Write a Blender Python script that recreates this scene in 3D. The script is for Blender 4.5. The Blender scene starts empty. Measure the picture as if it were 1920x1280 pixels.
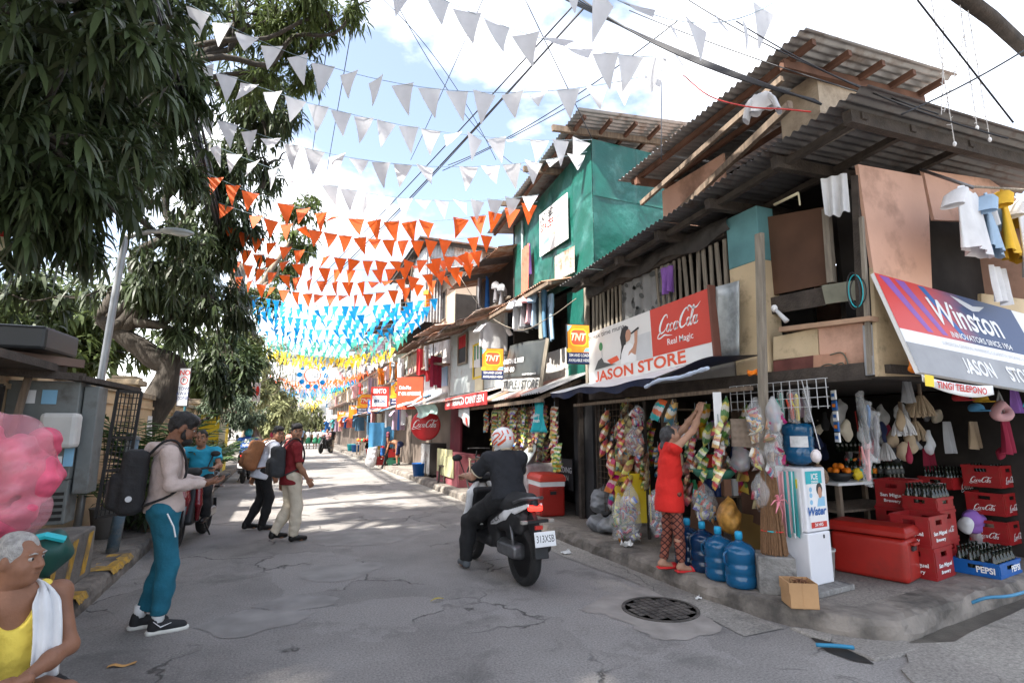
# A narrow street market under strings of flags. Street runs along +Y, X to the right, Z up, metres.
import bpy, math, random
import numpy as np
from mathutils import Vector, Matrix
S = bpy.context.scene
COL = S.collection
random.seed(7); np.random.seed(7)
R = math.radians
# ---------------------------------------------------------------- camera
CAMH = 1.55; FPX = 1000.0
PIT = math.atan2(163.0, FPX); YAW = math.atan(430.0 * math.cos(PIT) / FPX)
CF = Vector((math.sin(YAW) * math.cos(PIT), math.cos(YAW) * math.cos(PIT), math.sin(PIT)))
CR = Vector((math.cos(YAW), -math.sin(YAW), 0)); CU = CR.cross(CF); CC = Vector((0, 0, CAMH))
cam = bpy.data.cameras.new('camera'); cam.lens = FPX / 1920 * 36; cam.sensor_width = 36; cam.sensor_fit = 'HORIZONTAL'
cam.clip_start = 0.05; cam.clip_end = 3000
cam_o = bpy.data.objects.new('camera', cam); COL.objects.link(cam_o)
cam_o.matrix_world = Matrix(((CR.x, CU.x, -CF.x, 0), (CR.y, CU.y, -CF.y, 0), (CR.z, CU.z, -CF.z, CAMH), (0, 0, 0, 1)))
S.camera = cam_o
# ---------------------------------------------------------------- sky, sun, exposure
SUN = Vector((-0.60, -0.22, 0.77)).normalized()          # towards the sun
w = bpy.data.worlds.new('World'); S.world = w; w.use_nodes = True
nt = w.node_tree; nt.nodes.clear()
def wn(t, **k):
 n = nt.nodes.new(t)
 for a, b in k.items(): setattr(n, a, b)
 return n
sky = wn('ShaderNodeTexSky', sky_type='NISHITA', sun_disc=False, sun_elevation=math.asin(SUN.z),
   sun_rotation=math.atan2(SUN.x, SUN.y), air_density=1.0, dust_density=2.5, ozone_density=1.0)
tc = wn('ShaderNodeTexCoord'); mp = wn('ShaderNodeMapping'); mp.inputs['Scale'].default_value = (1.6, 1.6, 3.0); mp.inputs['Location'].default_value = (1.2, .7, .1)
nz = wn('ShaderNodeTexNoise'); nz.inputs['Scale'].default_value = 1.5; nz.inputs['Detail'].default_value = 7; nz.inputs['Roughness'].default_value = .55
rp = wn('ShaderNodeValToRGB'); rp.color_ramp.elements[0].position = .46; rp.color_ramp.elements[0].color = (.06, .06, .06, 1); rp.color_ramp.elements[1].position = .72
mx = wn('ShaderNodeMix', data_type='RGBA'); mx.inputs['B'].default_value = (10, 10, 10, 1)
bgn = wn('ShaderNodeBackground'); bgn.inputs['Strength'].default_value = 0.1
wo = wn('ShaderNodeOutputWorld')
L = nt.links.new
L(tc.outputs['Generated'], mp.inputs['Vector']); L(mp.outputs[0], nz.inputs['Vector']); L(nz.outputs['Fac'], rp.inputs[0])
L(rp.outputs[0], mx.inputs['Factor']); L(sky.outputs[0], mx.inputs['A']); L(mx.outputs['Result'], bgn.inputs[0]); L(bgn.outputs[0], wo.inputs[0])
sl = bpy.data.lights.new('sun', 'SUN'); sl.energy = 3.6; sl.angle = R(1.2); sl.color = (1, .95, .87)
so = bpy.data.objects.new('sun', sl); COL.objects.link(so); so.rotation_euler = (-SUN).to_track_quat('-Z', 'Y').to_euler(); so.location = (-20, -10, 30)
S.view_settings.view_transform = 'Standard'; S.view_settings.look = 'None'; S.view_settings.gamma = 1
S.view_settings.exposure = 2.0
# ---------------------------------------------------------------- helpers
def ray(x, y): return CF + CR * ((x - 960) / FPX) + CU * ((640 - y) / FPX)
def aX(x, y, X): r = ray(x, y); return CC + r * (X / r.x)      # the point of the plane X = const seen there
def aY(x, y, Y): r = ray(x, y); return CC + r * (Y / r.y)
def aZ(x, y, Z=0.): r = ray(x, y); return CC + r * ((Z - CAMH) / r.z)
V = Vector
MATS = {}
def mat(name, col=(.5, .5, .5), rough=.8, var=.12, scale=5., bump=0., bscale=40., metal=0., dirt=None, stretch=(1, 1, 1),
  trans=0., ior=1.45, alpha=1., emit=0., spec=.5, coat=0., transl=0., island=0., voro=False, sheen=0.):
 if name in MATS: return MATS[name]
 m = bpy.data.materials.new(name); m.use_nodes = True; t = m.node_tree; N = t.nodes; b = N['Principled BSDF']; l = t.links.new
 b.inputs['Roughness'].default_value = rough; b.inputs['Metallic'].default_value = metal
 b.inputs['Specular IOR Level'].default_value = spec; b.inputs['Coat Weight'].default_value = coat
 b.inputs['Transmission Weight'].default_value = trans; b.inputs['IOR'].default_value = ior; b.inputs['Alpha'].default_value = alpha
 if sheen: b.inputs['Sheen Weight'].default_value = sheen
 c = tuple(col) + (1,)
 b.inputs['Base Color'].default_value = c
 out = None
 if var or bump or dirt:
  tc = N.new('ShaderNodeTexCoord'); mp = N.new('ShaderNodeMapping'); mp.inputs['Scale'].default_value = stretch; l(tc.outputs['Object'], mp.inputs[0])
 if var:
  nz = N.new('ShaderNodeTexNoise'); nz.inputs['Scale'].default_value = scale; nz.inputs['Detail'].default_value = 6; l(mp.outputs[0], nz.inputs['Vector'])
  rp = N.new('ShaderNodeValToRGB'); e = rp.color_ramp.elements; e[0].position = .3; e[1].position = .7
  e[0].color = tuple(x * (1 - var) for x in col) + (1,); e[1].color = tuple(min(1, x * (1 + var)) for x in col) + (1,)
  l(nz.outputs['Fac'], rp.inputs[0]); out = rp.outputs[0]
 if dirt:
  dc, amt, ds = dirt
  n2 = N.new('ShaderNodeTexNoise'); n2.inputs['Scale'].default_value = ds; n2.inputs['Detail'].default_value = 9; n2.inputs['Roughness'].default_value = .65; l(mp.outputs[0], n2.inputs['Vector'])
  r2 = N.new('ShaderNodeMapRange'); r2.inputs[1].default_value = .62 - amt * .35; r2.inputs[2].default_value = .72 - amt * .15; r2.inputs[4].default_value = .85; l(n2.outputs['Fac'], r2.inputs[0])
  mx = N.new('ShaderNodeMix'); mx.data_type = 'RGBA'; mx.inputs['B'].default_value = tuple(dc) + (1,); mx.inputs['A'].default_value = c
  l(r2.outputs[0], mx.inputs['Factor'])
  if out: l(out, mx.inputs['A'])
  out = mx.outputs['Result']
 if island:
  g = N.new('ShaderNodeNewGeometry'); hs = N.new('ShaderNodeHueSaturation'); mr = N.new('ShaderNodeMapRange'); mr.inputs[3].default_value = 1 - island; mr.inputs[4].default_value = 1 + island
  l(g.outputs['Random Per Island'], mr.inputs[0]); l(mr.outputs[0], hs.inputs['Value']); hs.inputs['Color'].default_value = c
  if out: l(out, hs.inputs['Color'])
  out = hs.outputs[0]
 if out: l(out, b.inputs['Base Color'])
 if bump:
  n3 = N.new('ShaderNodeTexVoronoi' if voro else 'ShaderNodeTexNoise'); n3.inputs['Scale'].default_value = bscale
  if not voro: n3.inputs['Detail'].default_value = 8
  l(mp.outputs[0], n3.inputs['Vector']); bp = N.new('ShaderNodeBump'); bp.inputs['Strength'].default_value = bump; bp.inputs['Distance'].default_value = .02
  l(n3.outputs[0], bp.inputs['Height']); l(bp.outputs[0], b.inputs['Normal'])
 if transl:
  tl = N.new('ShaderNodeBsdfTranslucent'); ms = N.new('ShaderNodeMixShader'); ms.inputs[0].default_value = transl
  tl.inputs[0].default_value = tuple(min(1, x * 1.25) for x in col) + (1,)
  if out: l(out, tl.inputs[0])
  l(b.outputs[0], ms.inputs[1]); l(tl.outputs[0], ms.inputs[2]); l(ms.outputs[0], N['Material Output'].inputs[0])
 if emit:
  b.inputs['Emission Color'].default_value = c; b.inputs['Emission Strength'].default_value = emit
 MATS[name] = m
 return m
def flat(name, col, rough=.6, **k): return mat(name, col, rough, var=k.pop('var', .06), **k)
class MB:
 """collects geometry, links it as one mesh object"""
 def __init__(s): s.v = []; s.f = []; s.m = []; s.cm = 0; s.M = None
 def add(s, vs, fs):
  n = len(s.v)
  if s.M is not None: vs = [s.M @ Vector(p) for p in vs]
  s.v.extend([tuple(p) for p in vs]); s.f.extend([tuple(n + i for i in f) for f in fs]); s.m.extend([s.cm] * len(fs)); return s
 def mi(s, i): s.cm = i; return s
 def at(s, M=None): s.M = M; return s
 def box(s, c, d, rz=0, rx=0, ry=0):
  h = [x / 2 for x in d]; q = Matrix.Rotation(rz, 3, 'Z') @ Matrix.Rotation(ry, 3, 'Y') @ Matrix.Rotation(rx, 3, 'X'); c = Vector(c)
  vs = [c + q @ Vector((x * h[0], y * h[1], z * h[2])) for x in (-1, 1) for y in (-1, 1) for z in (-1, 1)]
  return s.add(vs, [(0, 1, 3, 2), (4, 6, 7, 5), (0, 4, 5, 1), (2, 3, 7, 6), (0, 2, 6, 4), (1, 5, 7, 3)])
 def b2(s, lo, hi): return s.box([(a + b) / 2 for a, b in zip(lo, hi)], [abs(b - a) for a, b in zip(lo, hi)])
 def beam(s, a, b, w, h=None, up=(0, 0, 1)):
  a = Vector(a); b = Vector(b); d = (b - a).normalized(); u = Vector(up)
  if abs(d.dot(u)) > .99: u = Vector((1, 0, 0))
  x = d.cross(u).normalized(); y = x.cross(d).normalized(); h = h or w
  vs = [p + x * (i * w / 2) + y * (j * h / 2) for p in (a, b) for i, j in ((-1, -1), (1, -1), (1, 1), (-1, 1))]
  return s.add(vs, [(0, 3, 2, 1), (4, 5, 6, 7), (0, 1, 5, 4), (1, 2, 6, 5), (2, 3, 7, 6), (3, 0, 4, 7)])
 def ext(s, poly, vec):
  n = len(poly); vec = Vector(vec); vs = [Vector(p) for p in poly] + [Vector(p) + vec for p in poly]
  return s.add(vs, [tuple(range(n))[::-1], tuple(range(n, 2 * n))] + [(i, (i + 1) % n, n + (i + 1) % n, n + i) for i in range(n)])
 def poly(s, pts): return s.add(pts, [tuple(range(len(pts)))])
 def tube(s, pts, r, n=6, cap=True, sq=1.):
  pts = [Vector(p) for p in pts]; k = len(pts); rs = r if hasattr(r, '__len__') else [r] * k
  vs = []; px = None
  for i, p in enumerate(pts):
   d = (pts[min(i + 1, k - 1)] - pts[max(i - 1, 0)]).normalized()
   if px is None:
    px = d.cross(Vector((0, 0, 1)));
    if px.length < .05: px = d.cross(Vector((0, 1, 0)))
   px = (px - d * px.dot(d)).normalized(); py = d.cross(px)
   for j in range(n):
    a = 2 * math.pi * j / n; vs.append(p + (px * math.cos(a) + py * math.sin(a) * sq) * rs[i])
  fs = [(i * n + j, i * n + (j + 1) % n, (i + 1) * n + (j + 1) % n, (i + 1) * n + j) for i in range(k - 1) for j in range(n)]
  if cap: fs += [tuple(range(n))[::-1], tuple(range((k - 1) * n, k * n))]
  return s.add(vs, fs)
 def lathe(s, prof, n=16, c=(0, 0, 0), sx=1., sy=1.):
  vs = [(c[0] + r * math.cos(2 * math.pi * j / n) * sx, c[1] + r * math.sin(2 * math.pi * j / n) * sy, c[2] + z) for r, z in prof for j in range(n)]
  k = len(prof); fs = [(i * n + j, i * n + (j + 1) % n, (i + 1) * n + (j + 1) % n, (i + 1) * n + j) for i in range(k - 1) for j in range(n)]
  if prof[0][0] > 1e-4: fs.append(tuple(range(n))[::-1])
  if prof[-1][0] > 1e-4: fs.append(tuple(range((k - 1) * n, k * n)))
  return s.add(vs, fs)
 def grid(s, fn, nu, nv):
  vs = [fn(i / nu, j / nv) for i in range(nu + 1) for j in range(nv + 1)]; q = nv + 1
  return s.add(vs, [(i * q + j, (i + 1) * q + j, (i + 1) * q + j + 1, i * q + j + 1) for i in range(nu) for j in range(nv)])
 def ell(s, c, r, n=10, k=7):
  c = Vector(c); prof = [(math.sin(math.pi * i / k), -math.cos(math.pi * i / k)) for i in range(k + 1)]
  vs = [(c.x + r[0] * a * math.cos(2 * math.pi * j / n), c.y + r[1] * a * math.sin(2 * math.pi * j / n), c.z + r[2] * b) for a, b in prof for j in range(n)]
  return s.add(vs, [(i * n + j, i * n + (j + 1) % n, (i + 1) * n + (j + 1) % n, (i + 1) * n + j) for i in range(k) for j in range(n)])
 def mesh(s, name, mats=None, smooth=False):
  me = bpy.data.meshes.new(name); me.from_pydata(s.v, [], s.f)
  for m in (mats if isinstance(mats, (list, tuple)) else [mats]):
   if m: me.materials.append(m)
  if max(s.m, default=0): me.polygons.foreach_set('material_index', s.m)
  if smooth: me.polygons.foreach_set('use_smooth', [True] * len(s.f))
  me.update(); return me
 def build(s, name, mats, parent=None, smooth=False, loc=None, rz=0., bevel=0., solid=0., world=False):
  return obj(name, s.mesh(name, mats, smooth), parent, loc, rz, bevel, solid, world)
def obj(name, me, parent=None, loc=None, rz=0., bevel=0., solid=0., world=False):
 o = bpy.data.objects.new(name, me); COL.objects.link(o)
 if parent: o.parent = parent
 if loc is not None: o.location = loc
 if world and parent:                       # geometry was given in world coordinates
  p = parent; off = Vector((0, 0, 0))
  while p: off += p.location; p = p.parent
  o.location = -off
 if rz: o.rotation_euler[2] = rz
 if solid: q = o.modifiers.new('solid', 'SOLIDIFY'); q.thickness = solid; q.offset = 0
 if bevel: q = o.modifiers.new('bevel', 'BEVEL'); q.width = bevel; q.segments = 2; q.limit_method = 'ANGLE'; q.angle_limit = R(40);
 return o
def tag(o, label, cat=None, group=None, kind=None):
 if label: o['label'] = label
 if cat: o['category'] = cat
 if group: o['group'] = group
 if kind: o['kind'] = kind
 return o
def thing(name, label, cat, loc=(0, 0, 0), rz=0., group=None):
 o = bpy.data.objects.new(name, None); COL.objects.link(o); o.empty_display_size = .1
 o.location = loc; o.rotation_euler[2] = rz; return tag(o, label, cat, group)
def dup(root, loc=None, rz=None, label=None, parent=None):
 c = root.copy(); COL.objects.link(c); c.parent = parent
 if loc is not None: c.location = loc
 if rz is not None: c.rotation_euler[2] = rz
 if label: c['label'] = label
 for ch in list(root.children): dup(ch, parent=c)
 return c
def struct(name, mb, m, **k): o = mb.build(name, m, **k); o['kind'] = 'structure'; return o
_tc = {}
def fix_j(me, txt):                               # the built-in font's J has no hook: redraw that letter
 n = len(me.vertices); p = list(range(n))
 def fd(i):
  while p[i] != i: p[i] = p[p[i]]; i = p[i]
  return i
 for e in me.edges: p[fd(e.vertices[0])] = fd(e.vertices[1])
 g = {}
 for i in range(n): g.setdefault(fd(i), []).append(i)
 isl = sorted(g.values(), key=lambda q: min(me.vertices[i].co.x for i in q)); k = txt.replace(' ', '').index('J'); J_ = set(isl[k]); o = isl[k + 1]
 x1 = max(me.vertices[i].co.x for i in J_); z0 = min(me.vertices[i].co.y for i in o); z1 = max(me.vertices[i].co.y for i in o); h = z1 - z0; w_ = .17 * h; x0 = x1 - .48 * h
 out = [(x1, z1), (x1 - w_, z1), (x1 - w_, z0 + .26 * h), (x1 - w_ - .03 * h, z0 + .17 * h), (x1 - w_ - .09 * h, z0 + .14 * h), (x0 + .09 * h, z0 + .20 * h), (x0 + .02 * h, z0 + .06 * h), (x0 + .15 * h, z0 - .0 * h), (x1 - .22 * h, z0 - .01 * h), (x1 - .06 * h, z0 + .08 * h), (x1, z0 + .24 * h)]
 V_ = [tuple(v.co) for v in me.vertices] + [(a, b, 0) for a, b in out]; F_ = [tuple(f.vertices) for f in me.polygons if f.vertices[0] not in J_] + [(n, n + 1, n + 2, n + 10), (n + 2, n + 3, n + 9, n + 10), (n + 3, n + 4, n + 8, n + 9), (n + 4, n + 5, n + 7, n + 8), (n + 5, n + 6, n + 7)]
 m2 = bpy.data.meshes.new('lettering'); m2.from_pydata(V_, [], F_); m2.update(); return m2
def text_mesh(txt, size=1., bold=0., sx=1., shear=0., ext=0., align='CENTER', space=1.):
 key = (txt, size, bold, sx, shear, ext, align, space)
 if key in _tc: return _tc[key]
 cu = bpy.data.curves.new('lettering', 'FONT'); cu.body = txt; cu.size = size; cu.align_x = align; cu.align_y = 'CENTER'; cu.offset = min(bold, size * .032); cu.shear = shear; cu.extrude = ext; cu.resolution_u = 3; cu.space_character = space
 o = bpy.data.objects.new('lettering', cu); COL.objects.link(o); bpy.context.view_layer.update()
 me = bpy.data.meshes.new_from_object(o.evaluated_get(bpy.context.evaluated_depsgraph_get())); bpy.data.objects.remove(o)
 if 'J' in txt: me = fix_j(me, txt)
 if sx != 1: me.transform(Matrix.Diagonal((sx, 1, 1, 1)))
 me.materials.clear(); _tc[key] = me; return me
def frame(o, x, y):                              # 4x4 with local x, y axes and normal x cross y
 x = Vector(x).normalized(); y = Vector(y); y = (y - x * x.dot(y)).normalized(); z = x.cross(y); o = Vector(o)
 return Matrix(((x.x, y.x, z.x, o.x), (x.y, y.y, z.y, o.y), (x.z, y.z, z.z, o.z), (0, 0, 0, 1)))
def lettering(txt, F, size, m, parent, bold=0., sx=1., shear=0., at=(0, 0), d=.004, align='CENTER', fit=None, space=1., name='lettering', world=True):
 me = text_mesh(txt, size, bold, sx, shear, 0, align, space).copy()
 if fit:                                      # stretch to a given width
  xs = [v.co.x for v in me.vertices]; wd = max(xs) - min(xs); mid = (max(xs) + min(xs)) / 2
  for v in me.vertices: v.co.x = (v.co.x - mid) * fit / wd
 me.transform(F @ Matrix.Translation((at[0], at[1], d))); me.materials.append(m)
 return obj(name, me, parent, world=world)
# --- implicit surfaces (smooth unions of rounded cones, ellipsoids and boxes), meshed by surface nets
def surfnet(D, lo, h):
 ins = D < 0
 A = ins.astype(np.int8); c = sum(A[i:A.shape[0] - 1 + i, j:A.shape[1] - 1 + j, k:A.shape[2] - 1 + k] for i in (0, 1) for j in (0, 1) for k in (0, 1))
 msk = (c > 0) & (c < 8); cells = np.argwhere(msk); idx = -np.ones(msk.shape, int); idx[msk] = np.arange(len(cells))
 acc = np.zeros((len(cells), 3)); cnt = np.zeros(len(cells)); cr = [(i, j, k) for i in (0, 1) for j in (0, 1) for k in (0, 1)]
 for a in cr:
  for ax in range(3):
   if a[ax]: continue
   b = list(a); b[ax] = 1
   da = D[cells[:, 0] + a[0], cells[:, 1] + a[1], cells[:, 2] + a[2]]; db = D[cells[:, 0] + b[0], cells[:, 1] + b[1], cells[:, 2] + b[2]]
   x = (da < 0) != (db < 0); t = np.where(x, da / np.where(x, da - db, 1), 0)
   p = np.tile(np.array(a, float), (len(cells), 1)); p[:, ax] = t
   acc[x] += p[x]; cnt[x] += 1
 P = lo + (cells + acc / cnt[:, None]) * h
 F = []
 for ax in range(3):
  o1, o2 = (ax + 1) % 3, (ax + 2) % 3
  sl = [slice(1, -1)] * 3; sl[ax] = slice(0, -1); s2 = [slice(1, -1)] * 3; s2[ax] = slice(1, None)
  e = np.argwhere(ins[tuple(sl)] != ins[tuple(s2)])
  if not len(e): continue
  off = np.ones(3, int); off[ax] = 0; e = e + off
  sg = ins[e[:, 0], e[:, 1], e[:, 2]]
  def cell(d1, d2): q = e.copy(); q[:, o1] -= d1; q[:, o2] -= d2; return idx[q[:, 0], q[:, 1], q[:, 2]]
  Q = np.stack([cell(1, 1), cell(0, 1), cell(0, 0), cell(1, 0)], 1); Q[~sg] = Q[~sg][:, ::-1]
  F.append(Q)
 F = np.concatenate(F); F = F[(F >= 0).all(1)]
 return P, F
class SDF:
 def __init__(s, k=.03): s.pr = []; s.k = k; s.post = []; s.lo = np.full(3, 9e9); s.hi = -s.lo
 def _bb(s, p, r, op=1):
  if op > 0: s.lo = np.minimum(s.lo, np.array(p) - r); s.hi = np.maximum(s.hi, np.array(p) + r)
 def cap(s, a, b, ra, rb=None, k=None, op=1, sq=None):
  rb = ra if rb is None else rb; a = np.array(a, float); b = np.array(b, float); s._bb(a, ra, op); s._bb(b, rb, op)
  def f(P):
   ab = b - a; t = np.clip(((P - a) @ ab) / max(ab @ ab, 1e-9), 0, 1); q = P - a - t[:, None] * ab
   if sq is not None: q = q * sq
   return np.sqrt((q * q).sum(1)) - (ra + (rb - ra) * t)
  s.pr.append((f, s.k if k is None else k, op)); return s
 def fcap(s, a, b, ra, rb, k=None, sq=None):   # cone with a flat far end (cuffs, hems)
  a = np.array(a, float); b = np.array(b, float); s._bb(a, ra); s._bb(b, rb * 1.2)
  def f(P):
   ab = b - a; L = np.linalg.norm(ab); u = ab / L; w = (P - a) @ u; t = np.clip(w / L, 0, 1); q = P - a - (t * L)[:, None] * u
   q2 = P - a - np.maximum(w, 0)[:, None] * u
   if sq is not None: q2 = q2 * sq
   return np.maximum(np.sqrt((q2 * q2).sum(1)) - (ra + (rb - ra) * t), w - L)
  s.pr.append((f, s.k if k is None else k, 1)); return s
 def chain(s, pts, rs, k=None):
  for i in range(len(pts) - 1): s.cap(pts[i], pts[i + 1], rs[i], rs[i + 1], k)
  return s
 def ell(s, c, r, rot=None, k=None, op=1):
  c = np.array(c, float); r = np.array(r, float); s._bb(c, r.max(), op); Q = None if rot is None else np.array(rot.to_3x3())
  def f(P):
   q = P - c
   if Q is not None: q = q @ Q
   k0 = np.sqrt(((q / r) ** 2).sum(1)); k1 = np.sqrt(((q / (r * r)) ** 2).sum(1)); return k0 * (k0 - 1) / np.maximum(k1, 1e-9)
  s.pr.append((f, s.k if k is None else k, op)); return s
 def box(s, c, hf, rd=.01, rot=None, k=None, op=1):
  c = np.array(c, float); hf = np.array(hf, float) - rd; s._bb(c, np.linalg.norm(hf) + rd, op); Q = None if rot is None else np.array(rot.to_3x3())
  def f(P):
   q = P - c
   if Q is not None: q = q @ Q
   q = np.abs(q) - hf; return np.sqrt((np.maximum(q, 0) ** 2).sum(1)) + np.minimum(q.max(1), 0) - rd
  s.pr.append((f, s.k if k is None else k, op)); return s
 def cut(s, p, n, k=.004):                    # remove everything on the side the normal points to
  p = np.array(p, float); n = np.array(Vector(n).normalized(), float)
  s.post.append((lambda P: (P - p) @ n, k)); return s
 def noise(s, amp, freq, seed=0):
  g = np.random.RandomState(seed); K = g.randn(7, 3) * freq; ph = g.rand(7) * 6.28
  s.pr.append((lambda P: amp * np.sin(P @ K.T + ph).sum(1) / 2.6, 0, 0)); return s
 def ev(s, P):
  d = np.full(len(P), 9.)
  for f, k, op in s.pr:
   x = f(P)
   if op == 0: d = d + x
   elif op > 0:
    if k <= 0: d = np.minimum(d, x)
    else:
     h = np.maximum(k - np.abs(d - x), 0) / k; d = np.minimum(d, x) - h * h * k / 4
   else:
    x = -x
    if k <= 0: d = np.maximum(d, x)
    else:
     h = np.maximum(k - np.abs(d - x), 0) / k; d = np.maximum(d, x) + h * h * k / 4
  for f, k in s.post: d = np.maximum(d, f(P))
  return d
 def mesh(s, h, mb=None, lo=None, hi=None):
  lo = (s.lo if lo is None else np.array(lo)) - 3 * h; hi = (s.hi if hi is None else np.array(hi)) + 3 * h
  n = np.ceil((hi - lo) / h).astype(int) + 1
  ax = [lo[i] + h * np.arange(n[i]) for i in range(3)]
  G = np.stack(np.meshgrid(*ax, indexing='ij'), -1).reshape(-1, 3)
  D = np.concatenate([s.ev(G[i:i + 200000]) for i in range(0, len(G), 200000)]).reshape(n)
  P, F = surfnet(D, lo, h); mb = mb or MB(); mb.add([tuple(p) for p in P], F.tolist()); return mb
 def build(s, name, m, parent=None, h=.012, **k): return s.mesh(h).build(name, m, parent, smooth=True, **k)
def corr(p, du, dv, nu, amp=.016, pitch=.085, bow=0.):   # corrugated sheet: ridges run along dv
 p = Vector(p); du = Vector(du); dv = Vector(dv); n = du.cross(dv).normalized(); L = du.length; k = max(4, int(L / pitch * 6))
 mb = MB(); mb.grid(lambda u, v: p + du * u + dv * v + n * (amp * math.sin(u * L / pitch * 2 * math.pi) + bow * math.sin(v * math.pi)), k, 2 if not bow else 5); return mb
def bez(a, b, c, d, n=8): return [Vector(a) * (1 - t) ** 3 + Vector(b) * 3 * t * (1 - t) ** 2 + Vector(c) * 3 * t * t * (1 - t) + Vector(d) * t ** 3 for t in [i / n for i in range(n + 1)]]
def sag(a, b, dz, n=16): a = Vector(a); b = Vector(b); return [a.lerp(b, i / n) - Vector((0, 0, dz * 4 * (i / n) * (1 - i / n))) for i in range(n + 1)]
def spline(pts, n=6):                             # Catmull-Rom through the points
 P = [Vector(p) for p in pts]; P = [P[0] * 2 - P[1]] + P + [P[-1] * 2 - P[-2]]; o = []
 for i in range(1, len(P) - 2):
  for k in range(n):
   t = k / n; a, b, c, d = P[i - 1:i + 3]
   o.append(.5 * ((2 * b) + (c - a) * t + (2 * a - 5 * b + 4 * c - d) * t * t + (3 * b - a - 3 * c + d) * t ** 3))
 return o + [P[-2]]
rnd = random.uniform
# ---------------------------------------------------------------- ground, road, pavements
def ground_mat(name, col, patch, crackw=.016, agg=65., pv=.22, wet=.0):
 m = bpy.data.materials.new(name); m.use_nodes = True; t = m.node_tree; N = t.nodes; b = N['Principled BSDF']; l = t.links.new
 def n(ty, **k):
  q = N.new(ty)
  for a, v in k.items():
   if a in q.inputs: q.inputs[a].default_value = v
   else: setattr(q, a, v)
  return q
 tc = n('ShaderNodeTexCoord')
 ds = n('ShaderNodeTexNoise', Scale=2.2, Detail=7.); l(tc.outputs['Object'], ds.inputs['Vector'])
 ad = n('ShaderNodeMix', data_type='VECTOR'); ad.inputs['Factor'].default_value = .38
 l(tc.outputs['Object'], ad.inputs['A']); l(ds.outputs['Color'], ad.inputs['B'])
 big = n('ShaderNodeTexNoise', Scale=.7, Detail=5., Roughness=.6); l(tc.outputs['Object'], big.inputs['Vector'])
 r1 = n('ShaderNodeValToRGB'); r1.color_ramp.elements[0].position = .33; r1.color_ramp.elements[1].position = .68
 r1.color_ramp.elements[0].color = tuple(c * (1 - pv) for c in col) + (1,); r1.color_ramp.elements[1].color = tuple(c * (1 + pv) for c in col) + (1,); l(big.outputs[0], r1.inputs[0])
 # repair patches: cells of a distorted Voronoi, only some of them
 vo = n('ShaderNodeTexVoronoi', Scale=1.4, Randomness=1.); l(ad.outputs['Result'], vo.inputs['Vector'])
 sp = n('ShaderNodeSeparateColor'); l(vo.outputs['Color'], sp.inputs[0]); g1 = n('ShaderNodeMath', operation='GREATER_THAN'); g1.inputs[1].default_value = .72; l(sp.outputs[0], g1.inputs[0])
 mk = n('ShaderNodeMath', operation='MULTIPLY'); mk.inputs[1].default_value = .55; l(g1.outputs[0], mk.inputs[0])
 m1 = n('ShaderNodeMix', data_type='RGBA'); m1.inputs['B'].default_value = tuple(patch) + (1,); l(mk.outputs[0], m1.inputs['Factor']); l(r1.outputs[0], m1.inputs['A'])
 # aggregate speckle
 ag = n('ShaderNodeTexNoise', Scale=agg, Detail=6., Roughness=.8); l(tc.outputs['Object'], ag.inputs['Vector'])
 a2 = n('ShaderNodeMapRange'); a2.inputs[1].default_value = .3; a2.inputs[2].default_value = .72; a2.inputs[3].default_value = .42; a2.inputs[4].default_value = 1.7; l(ag.outputs[0], a2.inputs[0])
 m2 = n('ShaderNodeMix', data_type='RGBA', blend_type='MULTIPLY'); m2.inputs['Factor'].default_value = 1; l(m1.outputs['Result'], m2.inputs['A']); l(a2.outputs[0], m2.inputs['B'])
 # stains
 st = n('ShaderNodeTexNoise', Scale=2.3, Detail=9., Roughness=.7); l(ad.outputs['Result'], st.inputs['Vector'])
 s2 = n('ShaderNodeMapRange'); s2.inputs[1].default_value = .53; s2.inputs[2].default_value = .72; s2.inputs[4].default_value = .7; l(st.outputs[0], s2.inputs[0])
 m3 = n('ShaderNodeMix', data_type='RGBA'); m3.inputs['B'].default_value = tuple(c * .35 for c in col) + (1,); l(s2.outputs[0], m3.inputs['Factor']); l(m2.outputs['Result'], m3.inputs['A'])
 # cracks along cell edges, broken up by noise
 ve = n('ShaderNodeTexVoronoi', feature='DISTANCE_TO_EDGE', Scale=1.4); l(ad.outputs['Result'], ve.inputs['Vector'])
 c1 = n('ShaderNodeMapRange'); c1.inputs[1].default_value = 0; c1.inputs[2].default_value = crackw; c1.inputs[3].default_value = 1; c1.inputs[4].default_value = 0; l(ve.outputs['Distance'], c1.inputs[0])
 cn = n('ShaderNodeTexNoise', Scale=.9, Detail=3.); l(tc.outputs['Object'], cn.inputs['Vector'])
 c2 = n('ShaderNodeMapRange'); c2.inputs[1].default_value = .50; c2.inputs[2].default_value = .57; l(cn.outputs[0], c2.inputs[0])
 ck = n('ShaderNodeMath', operation='MULTIPLY'); l(c1.outputs[0], ck.inputs[0]); l(c2.outputs[0], ck.inputs[1])
 m4 = n('ShaderNodeMix', data_type='RGBA'); m4.inputs['B'].default_value = tuple(c * .25 for c in col) + (1,); l(ck.outputs[0], m4.inputs['Factor']); l(m3.outputs['Result'], m4.inputs['A'])
 l(m4.outputs['Result'], b.inputs['Base Color']); b.inputs['Roughness'].default_value = .88 - wet
 h = n('ShaderNodeMath', operation='MULTIPLY_ADD'); h.inputs[1].default_value = -2.5; l(ck.outputs[0], h.inputs[0]); l(ag.outputs[0], h.inputs[2])
 bp = n('ShaderNodeBump', Strength=.55, Distance=.008); l(h.outputs[0], bp.inputs['Height']); l(bp.outputs[0], b.inputs['Normal'])
 return m
ASPH = ground_mat('asphalt', (.225, .21, .196), (.28, .262, .245))
CONC = ground_mat('street_concrete', (.29, .27, .24), (.23, .21, .19), .006, 50., .25)
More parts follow.
